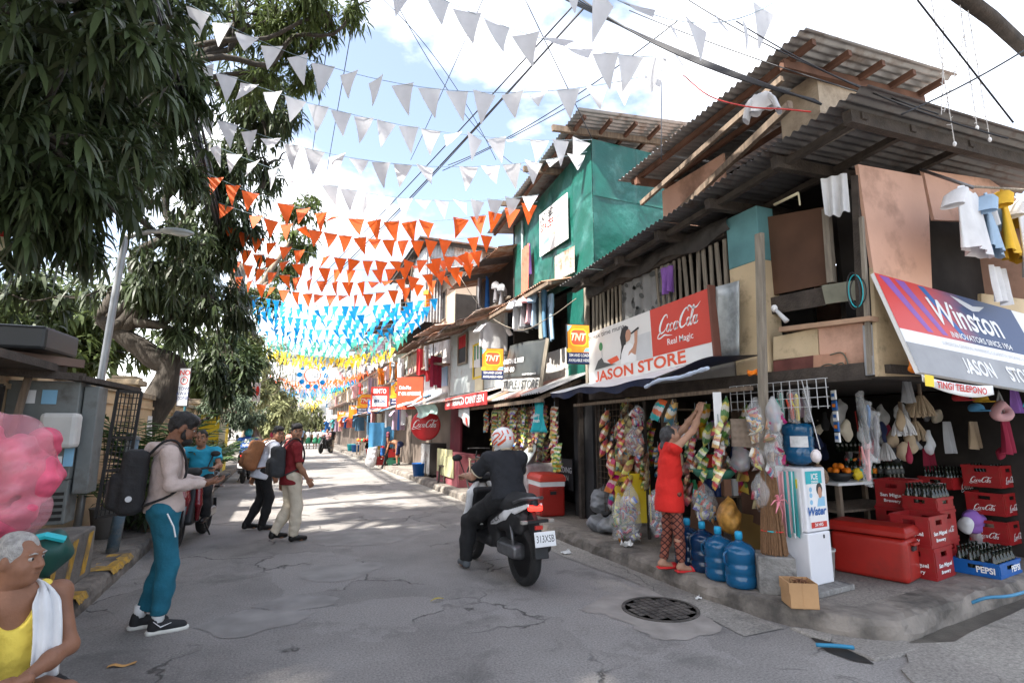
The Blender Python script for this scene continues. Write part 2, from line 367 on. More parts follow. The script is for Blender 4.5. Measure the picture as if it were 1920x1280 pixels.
KERB = mat('kerb_concrete', (.21, .185, .16), .92, .35, 3.5, .6, 22, dirt=((.06, .055, .05), .45, 3.))
PAVE = ground_mat('pavement_concrete', (.23, .205, .18), (.17, .15, .13), .012, 40., .35)
CBLK = mat('raw_concrete', (.26, .25, .235), .95, .3, 5, .9, 30, dirt=((.08, .075, .07), .4, 6.))
mb = MB().poly([(-900, -400, -.06), (900, -400, -.06), (900, 1500, -.06), (-900, 1500, -.06)])
struct('terrain', mb, mat('earth', (.16, .14, .11), .95, .25, .4))
mb = MB(); mb.grid(lambda u, v: (-1.9 + 14 * u, -14 + 160 * v, .0), 1, 1); struct('road', mb, ASPH)
# concrete gutter strip beside the right kerb, ragged on its road side
g = np.random.RandomState(3)
ys = [3.3 + i * .35 for i in range(120)]; ins = [3.33 + .05 * math.sin(y * 1.7) + g.uniform(-.03, .03) for y in ys]
mb = MB()
for i in range(len(ys) - 1): mb.poly([(ins[i], ys[i], .005), (3.72, ys[i], .008), (3.72, ys[i + 1], .008), (ins[i + 1], ys[i + 1], .005)])
struct('gutter', mb, CONC)
# paler repair around the manhole
mh = aZ(1238, 1142)
mb = MB().poly([(mh.x + math.cos(a) * (.62 + .16 * math.sin(3 * a + 1) + g.uniform(-.05, .05)), mh.y + math.sin(a) * (.60 + .12 * math.sin(2 * a) + g.uniform(-.05, .05)), .004) for a in [i * math.tau / 40 for i in range(40)]])
struct('road_patch', mb, mat('patch_cement', (.29, .265, .24), .92, .25, 4, .4, 120))
pm = mat('patch_grey', (.265, .25, .235), .92, .22, 3, .4, 160)
for pi, (px, py, rx, ry) in enumerate(((640, 1070, .42, .36), (700, 1000, .9, .7), (560, 1130, .3, .25), (480, 1165, .35, .3), (625, 1018, .18, .2), (700, 940, .9, 1.1), (800, 905, 1.0, 1.4))):
 c = aZ(px, py); ph = g.uniform(0, 6)
 mb = MB().poly([(c.x + math.cos(a) * rx * (1 + .22 * math.sin(2 * a + ph) + .12 * math.sin(5 * a) + g.uniform(-.05, .05)), c.y + math.sin(a) * ry * (1 + .2 * math.sin(3 * a + ph) + g.uniform(-.05, .05)), .0028 + .0003 * pi) for a in [i * math.tau / 36 for i in range(36)]])
 struct('road_patch', mb, pm)
# right pavement: worn kerb swept round the corner, and the slab behind it
def sweep(name, path, prof, m, jit, seed=0):
 q = np.random.RandomState(seed); P = [Vector((a, b, 0)) for a, b in path]; n = len(prof); vs = []
 for i, p in enumerate(P):
  d = (P[min(i + 1, len(P) - 1)] - P[max(i - 1, 0)]).normalized(); nr = Vector((-d.y, d.x, 0))
  w1 = .5 * math.sin(i * .37 + seed) + .5 * math.sin(i * .9 + 2)
  for j, (o, z) in enumerate(prof):
   k = jit if 0 < j < n - 1 else 0
   vs.append(p + nr * (o + k * (q.uniform(-1, 1) + w1 * .8)) + Vector((0, 0, z + (k * .6 * (q.uniform(-1, 1) + w1 * .5) if z > .02 else 0))))
 mb = MB().add(vs, [(i * n + j, i * n + j + 1, (i + 1) * n + j + 1, (i + 1) * n + j) for i in range(len(P) - 1) for j in range(n - 1)])
 return struct(name, mb, m, smooth=False)
path = [(3.67, 70 - i * 1.0) for i in range(50)] + [(3.67, 20 - i * .09) for i in range(178)]
path += [(3.67 + .02, 3.95), (3.70, 3.8), (3.72, 3.65), (3.75, 3.5), (3.79, 3.36), (3.84, 3.22), (3.90, 3.08), (3.98, 2.95), (4.08, 2.85), (4.2, 2.78)]
path += [(4.3 + i * .11, 2.75 + i * .0125) for i in range(70)]
path = [(a, b) for a, b in path]
prof = [(0., -.03), (.0, .05), (.012, .115), (.035, .148), (.10, .155), (.22, .155), (.34, .15)]
sweep('kerb', path, prof, KERB, .014, 4)
inner = []
for i in range(0, len(path), 3):
 d = V(path[min(i + 1, len(path) - 1)]) - V(path[max(i - 1, 0)]); d.normalize(); inner.append((path[i][0] - d.y * .30, path[i][1] + d.x * .30, .149))
mb = MB().poly(inner + [(12.5, 3.9, .149), (12.5, 70, .149)]); struct('pavement', mb, PAVE)
# side street slab and its wet gutter
sd = [aZ(1697, 1210), aZ(1700, 1230), aZ(1705, 1245), aZ(1690, 1258), aZ(1712, 1282), V((3.9, 1.2, 0)), V((4.2, -8, 0)), V((30, -8, 0)), V((30, 5.0, 0)), V((9, 3.16, 0)), V((6.5, 2.88, 0)), V((5.6, 2.75, 0)), V((4.9, 2.66, 0)), V((4.62, 2.60, 0))]
mb = MB().ext([(p.x, p.y, -.03) for p in sd], (0, 0, .045)); struct('side_street', mb, CONC)
mb = MB().poly([(4.0, 2.2, .004), (13, 2.8, .004), (13, 3.8, .004), (4.1, 2.9, .004)]); struct('wet_gutter', mb, mat('wet_silt', (.11, .10, .085), .45, .3, 6, .3, 60))
mb = MB().ext([(p.x, p.y, -.03) for p in (aZ(1480, 1178), aZ(1600, 1192), aZ(1700, 1205), aZ(1725, 1218), aZ(1690, 1232), aZ(1640, 1240), aZ(1610, 1228), aZ(1560, 1205), aZ(1520, 1195))], (0, 0, .05)); struct('broken_gutter_slab', mb, CONC, bevel=.012)
mb = MB().poly([aZ(1520, 1196) + V((0, 0, .006)), aZ(1560, 1200) + V((0, 0, .006)), aZ(1612, 1226) + V((0, 0, .006)), aZ(1640, 1246) + V((0, 0, .006)), aZ(1600, 1240) + V((0, 0, .006)), aZ(1550, 1222) + V((0, 0, .006))])
struct('gutter_hole', mb, mat('hole_dark', (.02, .018, .016), .6, .4, 12))  # flat near-black patch drawn as the hole
t = tag(MB().tube(spline([aZ(1530, 1208, .03), aZ(1570, 1210, .04), aZ(1600, 1213, .03)]), .014, 8).build('water_pipe', mat('pipe_blue', (.03, .22, .38), .5), smooth=True), 'short blue and grey water pipe stub in the broken gutter', 'pipe')
# left pavement with its kerb
lp = [(-1.48, -6 + i * .1) for i in range(300)] + [(-1.48, 24 + i * 2.) for i in range(24)]
sweep('kerb', lp, prof, KERB, .012, 9)
mb = MB().poly([(-1.80, -6, .149), (-1.80, 70, .149), (-9, 70, .149), (-9, -6, .149)]); struct('pavement', mb, PAVE)
YP = mat('worn_yellow_paint', (.52, .30, .04), .85, .25, 12, .4, 60, dirt=((.16, .13, .09), .55, 9.))
for y0, y1 in ((5.75, 6.0), (6.75, 7.55), (9.0, 9.5)):
 n = 12; mb = MB()
 L1 = [(-1.488 - .02 * g.rand(), y0 + (y1 - y0) * i / n, .1575) for i in range(n + 1)]; L2 = [(-1.66 - .06 * g.rand(), y0 + (y1 - y0) * i / n, .1585) for i in range(n + 1)]
 L0 = [(-1.466, y0 + (y1 - y0) * i / n, .09 + .03 * g.rand()) for i in range(n + 1)]
 for i in range(n): mb.poly([L1[i], L1[i + 1], L2[i + 1], L2[i]]); mb.poly([L0[i], L0[i + 1], L1[i + 1], L1[i]])
 struct('kerb_paint', mb, YP)
# manhole cover: ring, disc and raised squares
t = thing('manhole_cover', 'round cast iron manhole cover set in a pale cement patch', 'manhole', (mh.x, mh.y, 0))
IRON = mat('cast_iron', (.07, .062, .055), .75, .5, 9, .5, 60, dirt=((.13, .115, .10), .4, 7.))
MB().lathe([(.33, .0), (.33, .012), (.302, .012), (.302, .006)], 40).build('rim', IRON, t)
MB().lathe([(.0, .007), (.298, .007)], 40).build('cover', IRON, t)
a = MB()
for i in range(-4, 5):
 for j in range(-4, 5):
  if math.hypot(i, j) < 4.4: a.box((i * .062, j * .062, .0085), (.05, .05, .006))
a.build('tread_pattern', IRON, t)['kind'] = 'stuff'
# litter
LIT = mat('white_litter', (.7, .7, .68), .7); c = aZ(1062, 1038)
def crumple(name, c, s, m, label, cat, flat_=.35, seed=0):
 q = np.random.RandomState(seed); mb = MB(); mb.grid(lambda u, v: (c[0] + (u - .5) * s + q.uniform(-.12, .12) * s, c[1] + (v - .5) * s * .8 + q.uniform(-.12, .12) * s, c[2] + .008 + abs(q.normal()) * s * flat_), 5, 5)
 return tag(mb.build(name, m), label, cat)
crumple('paper_scrap', (c.x, c.y, 0), .12, LIT, 'white torn paper scrap on the road near the scooter', 'litter', .2, 1)
c = aZ(1175, 1025, .15); crumple('plastic_scrap', (c.x, c.y, .15), .13, LIT, 'crumpled white plastic on the kerb by the grey bags', 'litter', .25, 2)
c = aZ(1309, 1124); crumple('paper_scrap', (c.x, c.y, 0), .05, LIT, 'tiny white scrap at the kerb foot below the jugs', 'litter', .3, 3)
c = aZ(820, 1128); LF = mat('dry_leaf', (.42, .33, .05), .7)
mb = MB().grid(lambda u, v: (c.x + (u - .5) * .13, c.y + (v - .5) * .035 * math.sin(math.pi * min(max(u, .06), .94)) + .02 * u, .012 + .015 * math.sin(u * 3) + .01 * abs(v - .5)), 8, 2); tag(mb.build('fallen_leaf', LF), 'curled yellow leaf lying in the middle of the road', 'leaf')
c = aZ(228, 1248); mb = MB().grid(lambda u, v: (c.x + (u - .5) * .16, c.y + (v - .5) * .04 + .01 * math.sin(u * 9), .008 + .006 * math.sin(u * 7)), 8, 2); tag(mb.build('cardboard_scrap', mat('scrap_orange', (.55, .3, .1), .8)), 'orange strip of cardboard lying near the left kerb', 'litter')
# ---------------------------------------------------------------- shared building materials
DARK = mat('dark_interior', (.035, .03, .027), .95, .3, 4)  # near-black wall colour puts the shade of the interiors into the paint
SOOT = mat('sooty_wood', (.06, .048, .04), .9, .35, 8, .5, 50)
WOOD = mat('weathered_wood', (.20, .15, .11), .85, .35, 4, .4, 30, stretch=(6, 6, .8))
OLDW = mat('grey_old_wood', (.26, .225, .18), .9, .3, 5, .5, 40, stretch=(7, 7, .7))
RED_W = mat('reddish_purlin', (.15, .075, .05), .85, .3, 6)
GALV = mat('galvanised_sheet', (.42, .42, .42), .5, .2, 3, metal=.5, dirt=((.16, .11, .08), .35, 3.))
GALD = mat('dark_roof_sheet', (.17, .165, .165), .6, .25, 4, metal=.4, dirt=((.09, .06, .045), .35, 4.))
RUST = mat('rusty_sheet', (.36, .2, .13), .8, .35, 4, metal=.2, dirt=((.55, .5, .46), .4, 2.5))
RUSTW = mat('whitish_rusty_sheet', (.62, .58, .54), .7, .15, 4, dirt=((.32, .13, .06), .4, 4.))
PINK = mat('pink_board', (.62, .37, .27), .85, .12, 1.6, .15, 30, dirt=((.28, .16, .11), .28, 1.4))
CREAM = mat('cream_paint', (.60, .47, .30), .85, .12, 2.5, .2, 40, dirt=((.22, .16, .1), .25, 3.))
TEAL = mat('teal_paint', (.13, .30, .32), .85, .2, 3, .2, 40)
BROWNB = mat('brown_board', (.11, .055, .033), .85, .25, 2.5)
MAROON = mat('maroon_paint', (.17, .025, .04), .7, .2, 3)
BEIGE = mat('beige_cement', (.50, .41, .31), .92, .2, 2, .3, 40, dirt=((.2, .15, .11), .35, 2.))
GREENS = mat('green_painted_sheet', (.013, .105, .082), .33, .2, 2.5, .8, 4.5, spec=.6, dirt=((.06, .22, .19), .25, 3.))
WHITEP = mat('white_print', (.78, .78, .77), .5, .04)
TARPW = mat('white_tarp', (.72, .72, .73), .55, .08, 4, .2, 12, transl=.15)
NAVY = mat('navy_tarp', (.012, .02, .06), .5, .2, 5, .3, 14)
LBLUE = mat('pale_blue_tarp', (.5, .58, .72), .55, .1, 6, .3, 20)
def bX(name, pts, X, th, m, parent, bevel=.0):     # board cut to an outline seen on the plane X
 P = [aX(x, y, X) for x, y in pts]; return MB().ext(P, (th, 0, 0)).build(name, m, parent, world=True, bevel=bevel)
def bY(name, pts, Y, th, m, parent, bevel=.0):
 P = [aY(x, y, Y) for x, y in pts]; return MB().ext(P, (0, th, 0)).build(name, m, parent, world=True, bevel=bevel)
def decal(name, F, pts, m, parent, d=.003, world=True):
 return MB().poly([F @ Vector((x, y, d)) for x, y in pts]).build(name, m, parent, world=world)
def rectd(name, F, x0, y0, x1, y1, m, parent, d=.003, world=True): return decal(name, F, [(x0, y0), (x1, y0), (x1, y1), (x0, y1)], m, parent, d, world)
def circ(cx, cy, rx, ry=None, n=24): ry = ry or rx; return [(cx + rx * math.cos(i * math.tau / n), cy + ry * math.sin(i * math.tau / n)) for i in range(n)]
def rrect(x0, y0, x1, y1, r, n=5):
 o = []
 for cx, cy, a in ((x1 - r, y1 - r, 0), (x0 + r, y1 - r, 90), (x0 + r, y0 + r, 180), (x1 - r, y0 + r, 270)):
  o += [(cx + r * math.cos(R(a + 90 * k / n)), cy + r * math.sin(R(a + 90 * k / n))) for k in range(n + 1)]
 return o
# flowing script wordmark drawn as swelling pen strokes, unit height about 1, width about 3.2
def script_mesh():
 mb = MB(); sh = .32
 def st(pts, ws, n=6):
  P = spline([(x + sh * y, y, 0) for x, y in pts], n); k = len(P); vs = []
  for i, p in enumerate(P):
   d = (P[min(i + 1, k - 1)] - P[max(i - 1, 0)]).normalized(); nr = Vector((-d.y, d.x, 0)); t = i / (k - 1) * (len(ws) - 1); a = int(min(t, len(ws) - 2)); w_ = ws[a] + (ws[a + 1] - ws[a]) * (t - a)
   vs += [p + nr * w_ / 2, p - nr * w_ / 2]
  mb.add(vs, [(2 * i, 2 * i + 1, 2 * i + 3, 2 * i + 2) for i in range(k - 1)])
 def loop(cx, cy, rx, ry): st([(cx + rx * math.cos(a), cy + ry * math.sin(a)) for a in [R(60 + 40 * i) for i in range(10)]], [.03, .05, .13, .09, .03, .03, .11, .08, .03, .03])
 def bigC(x): st([(x + .62, .78), (x + .52, .98), (x + .30, .92), (x + .10, .60), (x + .06, .25), (x + .22, .02), (x + .48, .08), (x + .66, .28)], [.05, .06, .10, .15, .15, .11, .07, .03])
 bigC(0); loop(.80, .22, .13, .22)
 st([(1.16, .36), (1.06, .43), (.97, .30), (.96, .12), (1.06, .0), (1.2, .1)], [.07, .04, .10, .11, .06, .03])
 loop(1.40, .22, .12, .22); st([(1.54, .44), (1.51, .2), (1.55, .02), (1.66, .1)], [.08, .10, .08, .03])
 st([(1.64, .34), (1.78, .37)], [.07, .07])
 bigC(1.72); loop(2.46, .22, .12, .22)
 st([(2.60, .14), (2.72, .5), (2.76, .95), (2.68, .98), (2.64, .6), (2.64, .15), (2.70, .0), (2.80, .1)], [.03, .05, .07, .05, .10, .11, .08, .03])
 loop(2.96, .22, .12, .22); st([(3.10, .44), (3.07, .2), (3.11, .02), (3.24, .12)], [.08, .10, .08, .03])
 st([(.20, .04), (.02, -.04), (-.02, -.22), (.22, -.26), (.55, -.14), (.86, -.20), (1.25, -.26)], [.08, .07, .06, .08, .10, .07, .02])
 st([(2.20, .92), (2.35, 1.06), (2.62, .90), (2.95, .86), (3.2, 1.08)], [.04, .09, .10, .08, .02])
 m = mb.mesh('script');
 for v in m.vertices: v.co.x -= 1.75; v.co.y -= .35
 return m
SCRIPT = script_mesh()
def script(F, width, m, parent, at=(0, 0), d=.005, world=True, name='script_lettering'):
 me = SCRIPT.copy(); s = width / 3.5; me.transform(F @ Matrix.Translation((at[0], at[1], d)) @ Matrix.Diagonal((s, s, 1, 1))); me.materials.append(m)
 return obj(name, me, parent, world=world)
INK = {k: flat('print_' + k, c, .5) for k, c in dict(red=(.55, .03, .02), orange=(.85, .22, .01), orangered=(.72, .10, .04), white=(.8, .8, .8), navy=(.01, .03, .13), yellow=(.85, .62, .03), black=(.02, .02, .022),
  grey=(.25, .26, .26), lgrey=(.55, .56, .57), skin=(.5, .26, .17), blue=(.02, .12, .38), sky=(.25, .5, .7), green=(.03, .25, .1), teal=(.02, .42, .48), purple=(.25, .1, .4), pink=(.75, .25, .3), cream=(.72, .65, .45), dgrey=(.09, .095, .095)).items()}
# ---------------------------------------------------------------- corner store building
A = thing('corner_store_building', 'two storey corner sari-sari store with open shop front and dark corrugated eaves', 'building', (5.6, 5, 0))
XA = 4.42
mb = MB()                                          # ground floor shell: back, side and ceiling
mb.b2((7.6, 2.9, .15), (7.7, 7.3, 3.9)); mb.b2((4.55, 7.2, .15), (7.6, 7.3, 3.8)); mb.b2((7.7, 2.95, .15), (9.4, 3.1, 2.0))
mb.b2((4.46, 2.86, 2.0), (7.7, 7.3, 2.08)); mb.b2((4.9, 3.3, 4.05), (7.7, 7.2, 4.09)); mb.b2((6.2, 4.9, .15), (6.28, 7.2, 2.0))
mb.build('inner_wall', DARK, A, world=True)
mb = MB().b2((7.3, 2.84, 2.0), (9.6, 7.2, 3.9)); mb.b2((8.2, 2.84, .15), (9.6, 7.2, 2.0)); mb.build('rear_room', PINK, A, world=True)
# concealed upper storey back board so the slats have a room behind
MB().b2((5.3, 4.0, 2.08), (5.36, 7.2, 4.0)).build('partition', DARK, A, world=True)
MB().beam((4.43, 2.9, 2.02), (4.43, 7.25, 2.06), .09, .14).beam((4.43, 2.86, 2.02), (7.4, 2.86, 2.0), .09, .12).beam((4.43, 4.3, 3.72), (4.43, 7.25, 3.66), .08, .1).build('floor_beam', SOOT, A, world=True)
MB().b2((XA, 4.3, 2.1), (XA + .03, 7.2, 2.98)).build('wall_board', mat('grey_board', (.32, .31, .3), .85), A, world=True)
rn = random.Random(5)
for i in range(27):                                # wooden window slats
 y = 7.12 - i * .107
 if 5.12 < y < 6.42 and i % 1 == 0 and 5.55 < y < 6.35: continue
 a = rn.uniform(-.02, .02)
 MB().beam((XA + .005, y + a, 2.93), (XA + .005, y - a, 3.64), rn.uniform(.03, .05), .02, up=(1, 0, 0)).build('window_slat', OLDW, A, world=True)
CURT = mat('curtain_grey', (.30, .30, .30), .9, .15, 5, transl=.1)
cu = MB().grid(lambda u, v: (XA + .035 + .018 * math.sin(u * 34), 6.42 - u * 1.15, 3.66 - v * .85), 60, 6).build('curtain', CURT, A, world=True, smooth=True)
lf = MB()                                          # printed leaves on the curtain
for k in range(46):
 u = rn.uniform(.03, .97); vv = rn.uniform(.03, .9); r1 = rn.uniform(.04, .075); an = rn.uniform(0, 6.28); y = 6.42 - u * 1.15; z = 3.66 - vv * .85
 lf.poly([(XA + .035 - .021, y + r1 * (math.cos(an) * math.cos(a) * 1. - math.sin(an) * math.sin(a) * .55), z + r1 * (math.sin(an) * math.cos(a) + math.cos(an) * math.sin(a) * .55)) for a in [i * math.tau / 12 for i in range(12)]])
lf.build('leaf_print', mat('curtain_leaf', (.10, .105, .105), .9), cu, world=True)['kind'] = 'stuff'
MB().grid(lambda u, v: (XA - .05 - .03 * math.sin(v * 3.1) + .012 * math.sin(u * 40 + v * 5), 7.2 - u * 3.0, 3.86 - v * (.2 + .05 * math.sin(u * 17))), 70, 6).build('rolled_tarp', mat('black_tarp', (.05, .045, .042), .6, .3, 8, .4, 20), A, world=True, smooth=True)
zc = aX(1395, 498, XA).z
MB().b2((XA - .03, 3.84, 2.1), (XA + .2, 4.26, zc)).build('column', CREAM, A, world=True, bevel=.008)
MB().b2((XA - .031, 3.84, zc + .001), (XA + .2, 4.26, 3.84)).build('column_top', TEAL, A, world=True, bevel=.006)
bX('opening_board', [(1432, 408), (1545, 388), (1552, 532), (1434, 556)], XA + .12, .02, BROWNB, A)
bX('opening_post', [(1540, 392), (1552, 390), (1562, 528), (1550, 530)], XA + .06, .05, OLDW, A)
bX('sill_board', [(1540, 535), (1620, 523), (1620, 560), (1548, 570)], XA + .05, .02, mat('mossy_board', (.22, .22, .17), .9, .3, 5), A)
bX('sill_board', [(1436, 560), (1545, 537), (1548, 572), (1440, 590)], XA + .07, .02, SOOT, A)
bX('ledge', [(1460, 613), (1630, 592), (1630, 601), (1460, 622)], XA - .06, .12, mat('pale_ledge_wood', (.42, .27, .18), .85), A)
bX('lower_panel', [(1450, 632), (1532, 615), (1535, 665), (1450, 675)], XA, .02, CREAM, A)
bX('lower_panel', [(1534, 612), (1618, 603), (1620, 700), (1586, 702), (1584, 664), (1537, 664)], XA + .003, .02, PINK, A)
bX('lower_panel', [(1450, 677), (1524, 666), (1524, 707), (1450, 713)], XA - .008, .02, mat('maroon_board', (.16, .055, .045), .85, .3, 6), A)
bX('lower_panel', [(1525, 666), (1584, 660), (1586, 706), (1525, 711)], XA - .008, .02, mat('salmon_board', (.5, .27, .18), .85, .2, 6), A)
bX('corner_post', [(1617, 610), (1628, 608), (1638, 702), (1622, 704)], XA - .02, .05, mat('steel_post', (.35, .36, .38), .6), A)
bX('corner_post', [(1610, 408), (1616, 405), (1634, 700), (1626, 702)], XA - .035, .03, OLDW, A)
bX('corner_post', [(1595, 330), (1607, 328), (1620, 600), (1606, 602)], XA + .02, .05, SOOT, A)
YA = 2.8
MB().b2((4.9, 3.35, 2.1), (7.5, 3.4, 3.95)).build('room_partition', DARK, A, world=True)
bY('wall_panel', [(1609, 308), (1729, 330), (1742, 400), (1748, 545), (1639, 515), (1625, 420)], YA, .03, PINK, A)
bY('wall_panel', [(1731, 318), (1855, 336), (1905, 372), (1960, 380), (1960, 420), (1752, 412)], YA + .002, .03, PINK, A)
bY('wall_panel', [(1636, 500), (1700, 520), (1752, 690), (1725, 705), (1648, 705)], YA + .004, .03, CREAM, A)
bY('wall_panel', [(1840, 550), (1990, 570), (1990, 730), (1840, 700)], YA + .004, .03, CREAM, A)
ed = MB().beam((4.5, 2.78, 2.03), (7.4, 2.78, 2.02), .05, .07).build('edge_beam', SOOT, A, world=True)
# coiled wires on the corner
for k in range(3):
 c = aX(1600 + 3 * k, 545, XA - .07); mb = MB().tube([(c.x + .01 * k, c.y + (.09 + .012 * k) * math.cos(a) * .6, c.z + (.16 - .02 * k) * math.sin(a)) for a in [i * .35 for i in range(19)]], .005, 5)
 mb.build('wire_coil', INK['teal'] if k == 1 else INK['black'], A, world=True)
c = aX(1580, 685, XA - .02); MB().tube(spline([aX(x, y, XA - .02) for x, y in ((1556, 665), (1580, 662), (1590, 690), (1570, 706), (1560, 690), (1580, 680), (1578, 700), (1552, 708), (1538, 690), (1560, 683), (1600, 705), (1620, 700))], 5), .006, 5).build('hose', mat('hose_grey', (.1, .11, .08), .6), A, world=True)
# main roof: corrugated sheets, rafters
for i in range(6):
 y0 = 7.25 - i * .82; MB.build(corr((3.88 + .01 * (i % 2), y0, 3.77 + i * .055 + .006 * (i % 2)), (0, -.84, .058), (3.9, 0, .22), 8), 'roof_sheet', GALD, A, world=True, smooth=True)
for y in (2.55, 3.25, 4.1, 4.95, 5.8, 6.7): z = 3.68 + (7.2 - y) * .067; MB().beam((3.98, y, z), (7.4, y, z + .2), .07, .11).build('rafter', SOOT, A, world=True)
for x in (4.12, 4.75, 5.6): MB().beam((x, 2.5, 4.0 + (x - 3.9) * .06), (x, 7.2, 3.69 + (x - 3.9) * .06), .06, .06).build('purlin', SOOT, A, world=True)
MB().beam(aX(1500, 290, 4.3), aX(1612, 228, 4.3), .07, .05).build('purlin', OLDW, A, world=True)
# attic above the roof
at = MB().b2((4.75, 3.3, 4.2), (7.0, 3.36, 5.18)); at.b2((4.75, 3.36, 4.2), (4.8, 3.75, 5.1)); at.build('attic_wall', BEIGE, A, world=True)
MB().b2((4.72, 4.55, 4.1), (4.75, 5.7, 4.85)).build('attic_board', PINK, A, world=True); MB().b2((5.4, 3.4, 4.1), (5.45, 5.8, 5.0)).build('attic_inner_wall', DARK, A, world=True)
MB().b2((4.76, 5.65, 4.0), (7, 5.7, 5.0)).build('attic_wall', BEIGE, A, world=True)
for i in range(4):
 y0 = 5.9 - i * .74; MB.build(corr((4.12, y0, 4.98 + i * .035 + .006 * (i % 2)), (0, -.76, .036), (2.35, 0, .2), 8), 'roof_sheet', GALV, A, world=True, smooth=True)
for i in range(5): x = 4.3 + i * .5; MB().beam((x, 2.98, 5.06 + (x - 4.1) * .08), (x, 5.8, 4.93 + (x - 4.1) * .08), .05, .06).build('purlin', RED_W, A, world=True)
[MB().beam((4.2, y, z), (6.4, y, z + .2), .06, .09).build('rafter', RED_W, A, world=True) for y, z in ((3.25, 5.0), (5.6, 4.86))]
MB().beam((4.2, 3.2, 4.55), (4.75, 5.6, 4.4), .05, .08).beam((4.2, 5.5, 4.5), (4.25, 3.3, 4.9), .04, .06).build('brace', WOOD, A, world=True)
# ---------------------------------------------------------------- signs of the corner store
def sign_root(name, label, c): return thing(name, label, 'sign', c)
p0 = aX(1105, 722, 4.16); p1 = aX(1340, 672, 4.16); up = (aX(1335, 540, 4.16) - p1); W = (p1 - p0).length; H = (aX(1108, 625, 4.16) - p0).length
sg = sign_root('store_sign', 'long white and red Jason Store soft drink signboard above the awning', p0)
F = frame(p0, p1 - p0, up)
mb = MB(); mb.at(F).b2((0, 0, -.05), (W, H, 0)); mb.build('board', WHITEP, sg, world=True)
mb = MB(); mb.at(F).b2((W, -.02, -.07), (W + .03, H + .03, .02)); mb.build('edge_frame', mat('brown_frame', (.16, .06, .04), .7), sg, world=True)
rectd('red_panel', F, W * .60, H * .235, W, H, mat('cola_red', (.58, .055, .032), .45, .04), sg)
rectd('photo_panel', F, 0, H * .235, W * .60, H, mat('photo_grey', (.70, .69, .67), .5, .05, 2), sg, .0025)
script(F, W * .29, INK['white'], sg, (W * .80, H * .66))
lettering('Real Magic', F, .105, INK['white'], sg, .001, at=(W * .80, H * .40))
lettering('JASON STORE', F, .2, INK['orangered'], sg, .005, at=(W * .45, H * .115), fit=W * .76)
lettering('Break time muna', F, .1, INK['dgrey'], sg, .001, at=(W * .20, H * .90), fit=W * .36)
fg = lambda nm, pts, m, d: decal(nm, F, [(x * W, y * H) for x, y in pts], m, sg, d)
fg('shop_front_print', [(.47, .24), (.595, .24), (.595, .66), (.47, .66)], INK['lgrey'], .0035)
fg('hair_print', [(.325, .33), (.345, .55), (.335, .72), (.355, .86), (.39, .90), (.415, .86), (.41, .74), (.39, .62), (.375, .5), (.35, .36)], INK['black'], .0045)
fg('figure_print', [(.33, .24), (.34, .42), (.37, .56), (.42, .58), (.46, .50), (.47, .30), (.46, .24)], INK['white'], .005)
fg('face_print', [(.39, .60), (.385, .72), (.395, .80), (.42, .82), (.435, .76), (.432, .68), (.42, .62)], INK['skin'], .0055)
fg('arm_print', [(.40, .36), (.43, .40), (.465, .34), (.485, .55), (.492, .74), (.48, .78), (.465, .74), (.462, .56), (.445, .48), (.41, .42)], INK['skin'], .006)
fg('bottle_print', [(.432, .735), (.50, .80), (.508, .765), (.438, .71)], INK['black'], .007)
fg('motorbike_print', [(.07, .26), (.11, .42), (.15, .46), (.17, .36), (.24, .30), (.29, .27)], INK['dgrey'], .0045)
fg('motorbike_print', [(.15, .46), (.142, .62), (.155, .62), (.16, .46)], INK['lgrey'], .0047); decal('mirror_print', F, circ(.145 * W, .67 * H, .05, .06), INK['green'], sg, .005)
fg('motorbike_print', [(.20, .38), (.30, .42), (.32, .33), (.24, .29)], INK['orangered'], .0055)
# bent metal sheet beside it
mb = MB().grid(lambda u, v: aX(1342 + u * 44, 538 + v * 140 - u * 12, 4.22 + .05 * math.sin(u * 2.5) - .03 * v * u), 8, 6); tag(mb.build('metal_sheet', mat('dull_zinc', (.40, .43, .44), .45, .25, 3, metal=.5, dirt=((.2, .22, .22), .4, 3.)), smooth=True, solid=.006), 'bent grey zinc sheet between the cola signboard and cream column', 'sheet')
# tarpaulin awning
def ay(u): return 7.2 - u * 3.1
aw = thing('tarpaulin_awning', 'white and navy tarpaulin awning under the Jason Store signboard', 'awning', (4.1, 5.5, 2.1))
MB().grid(lambda u, v: (4.30 - .62 * v, ay(u * .8) + .02, 2.24 - .16 * v - .02 * math.sin(u * 12) * v + .06 * u * (1 - v)), 40, 8).build('white_sheet', TARPW, aw, world=True, smooth=True)
MB().grid(lambda u, v: (3.70 + .02 * v + .01 * math.sin(u * 30), ay(u * .8) + .02, 2.085 - .08 * v - .02 * math.sin(u * 12) + (.02 * math.sin(u * 25)) * v), 40, 3).build('navy_edge', NAVY, aw, world=True, smooth=True)
MB().grid(lambda u, v: (4.32 - .66 * v, 4.85 - u * 1.02, 2.20 - .10 * v - .05 * math.sin(u * 4 + 1) * v + .07 * u), 24, 8).build('navy_sheet', NAVY, aw, world=True, smooth=True)
MB().tube(spline([(3.66, 4.85, 2.00), (3.65, 4.6, 2.055), (3.66, 4.3, 2.06), (3.65, 4.05, 2.09), (3.64, 3.86, 2.11)], 6), [.02 + .006 * math.sin(i * 1.9) * math.sin(i * .7) for i in range(25)], 8).build('rolled_edge', LBLUE, aw, world=True, smooth=True)
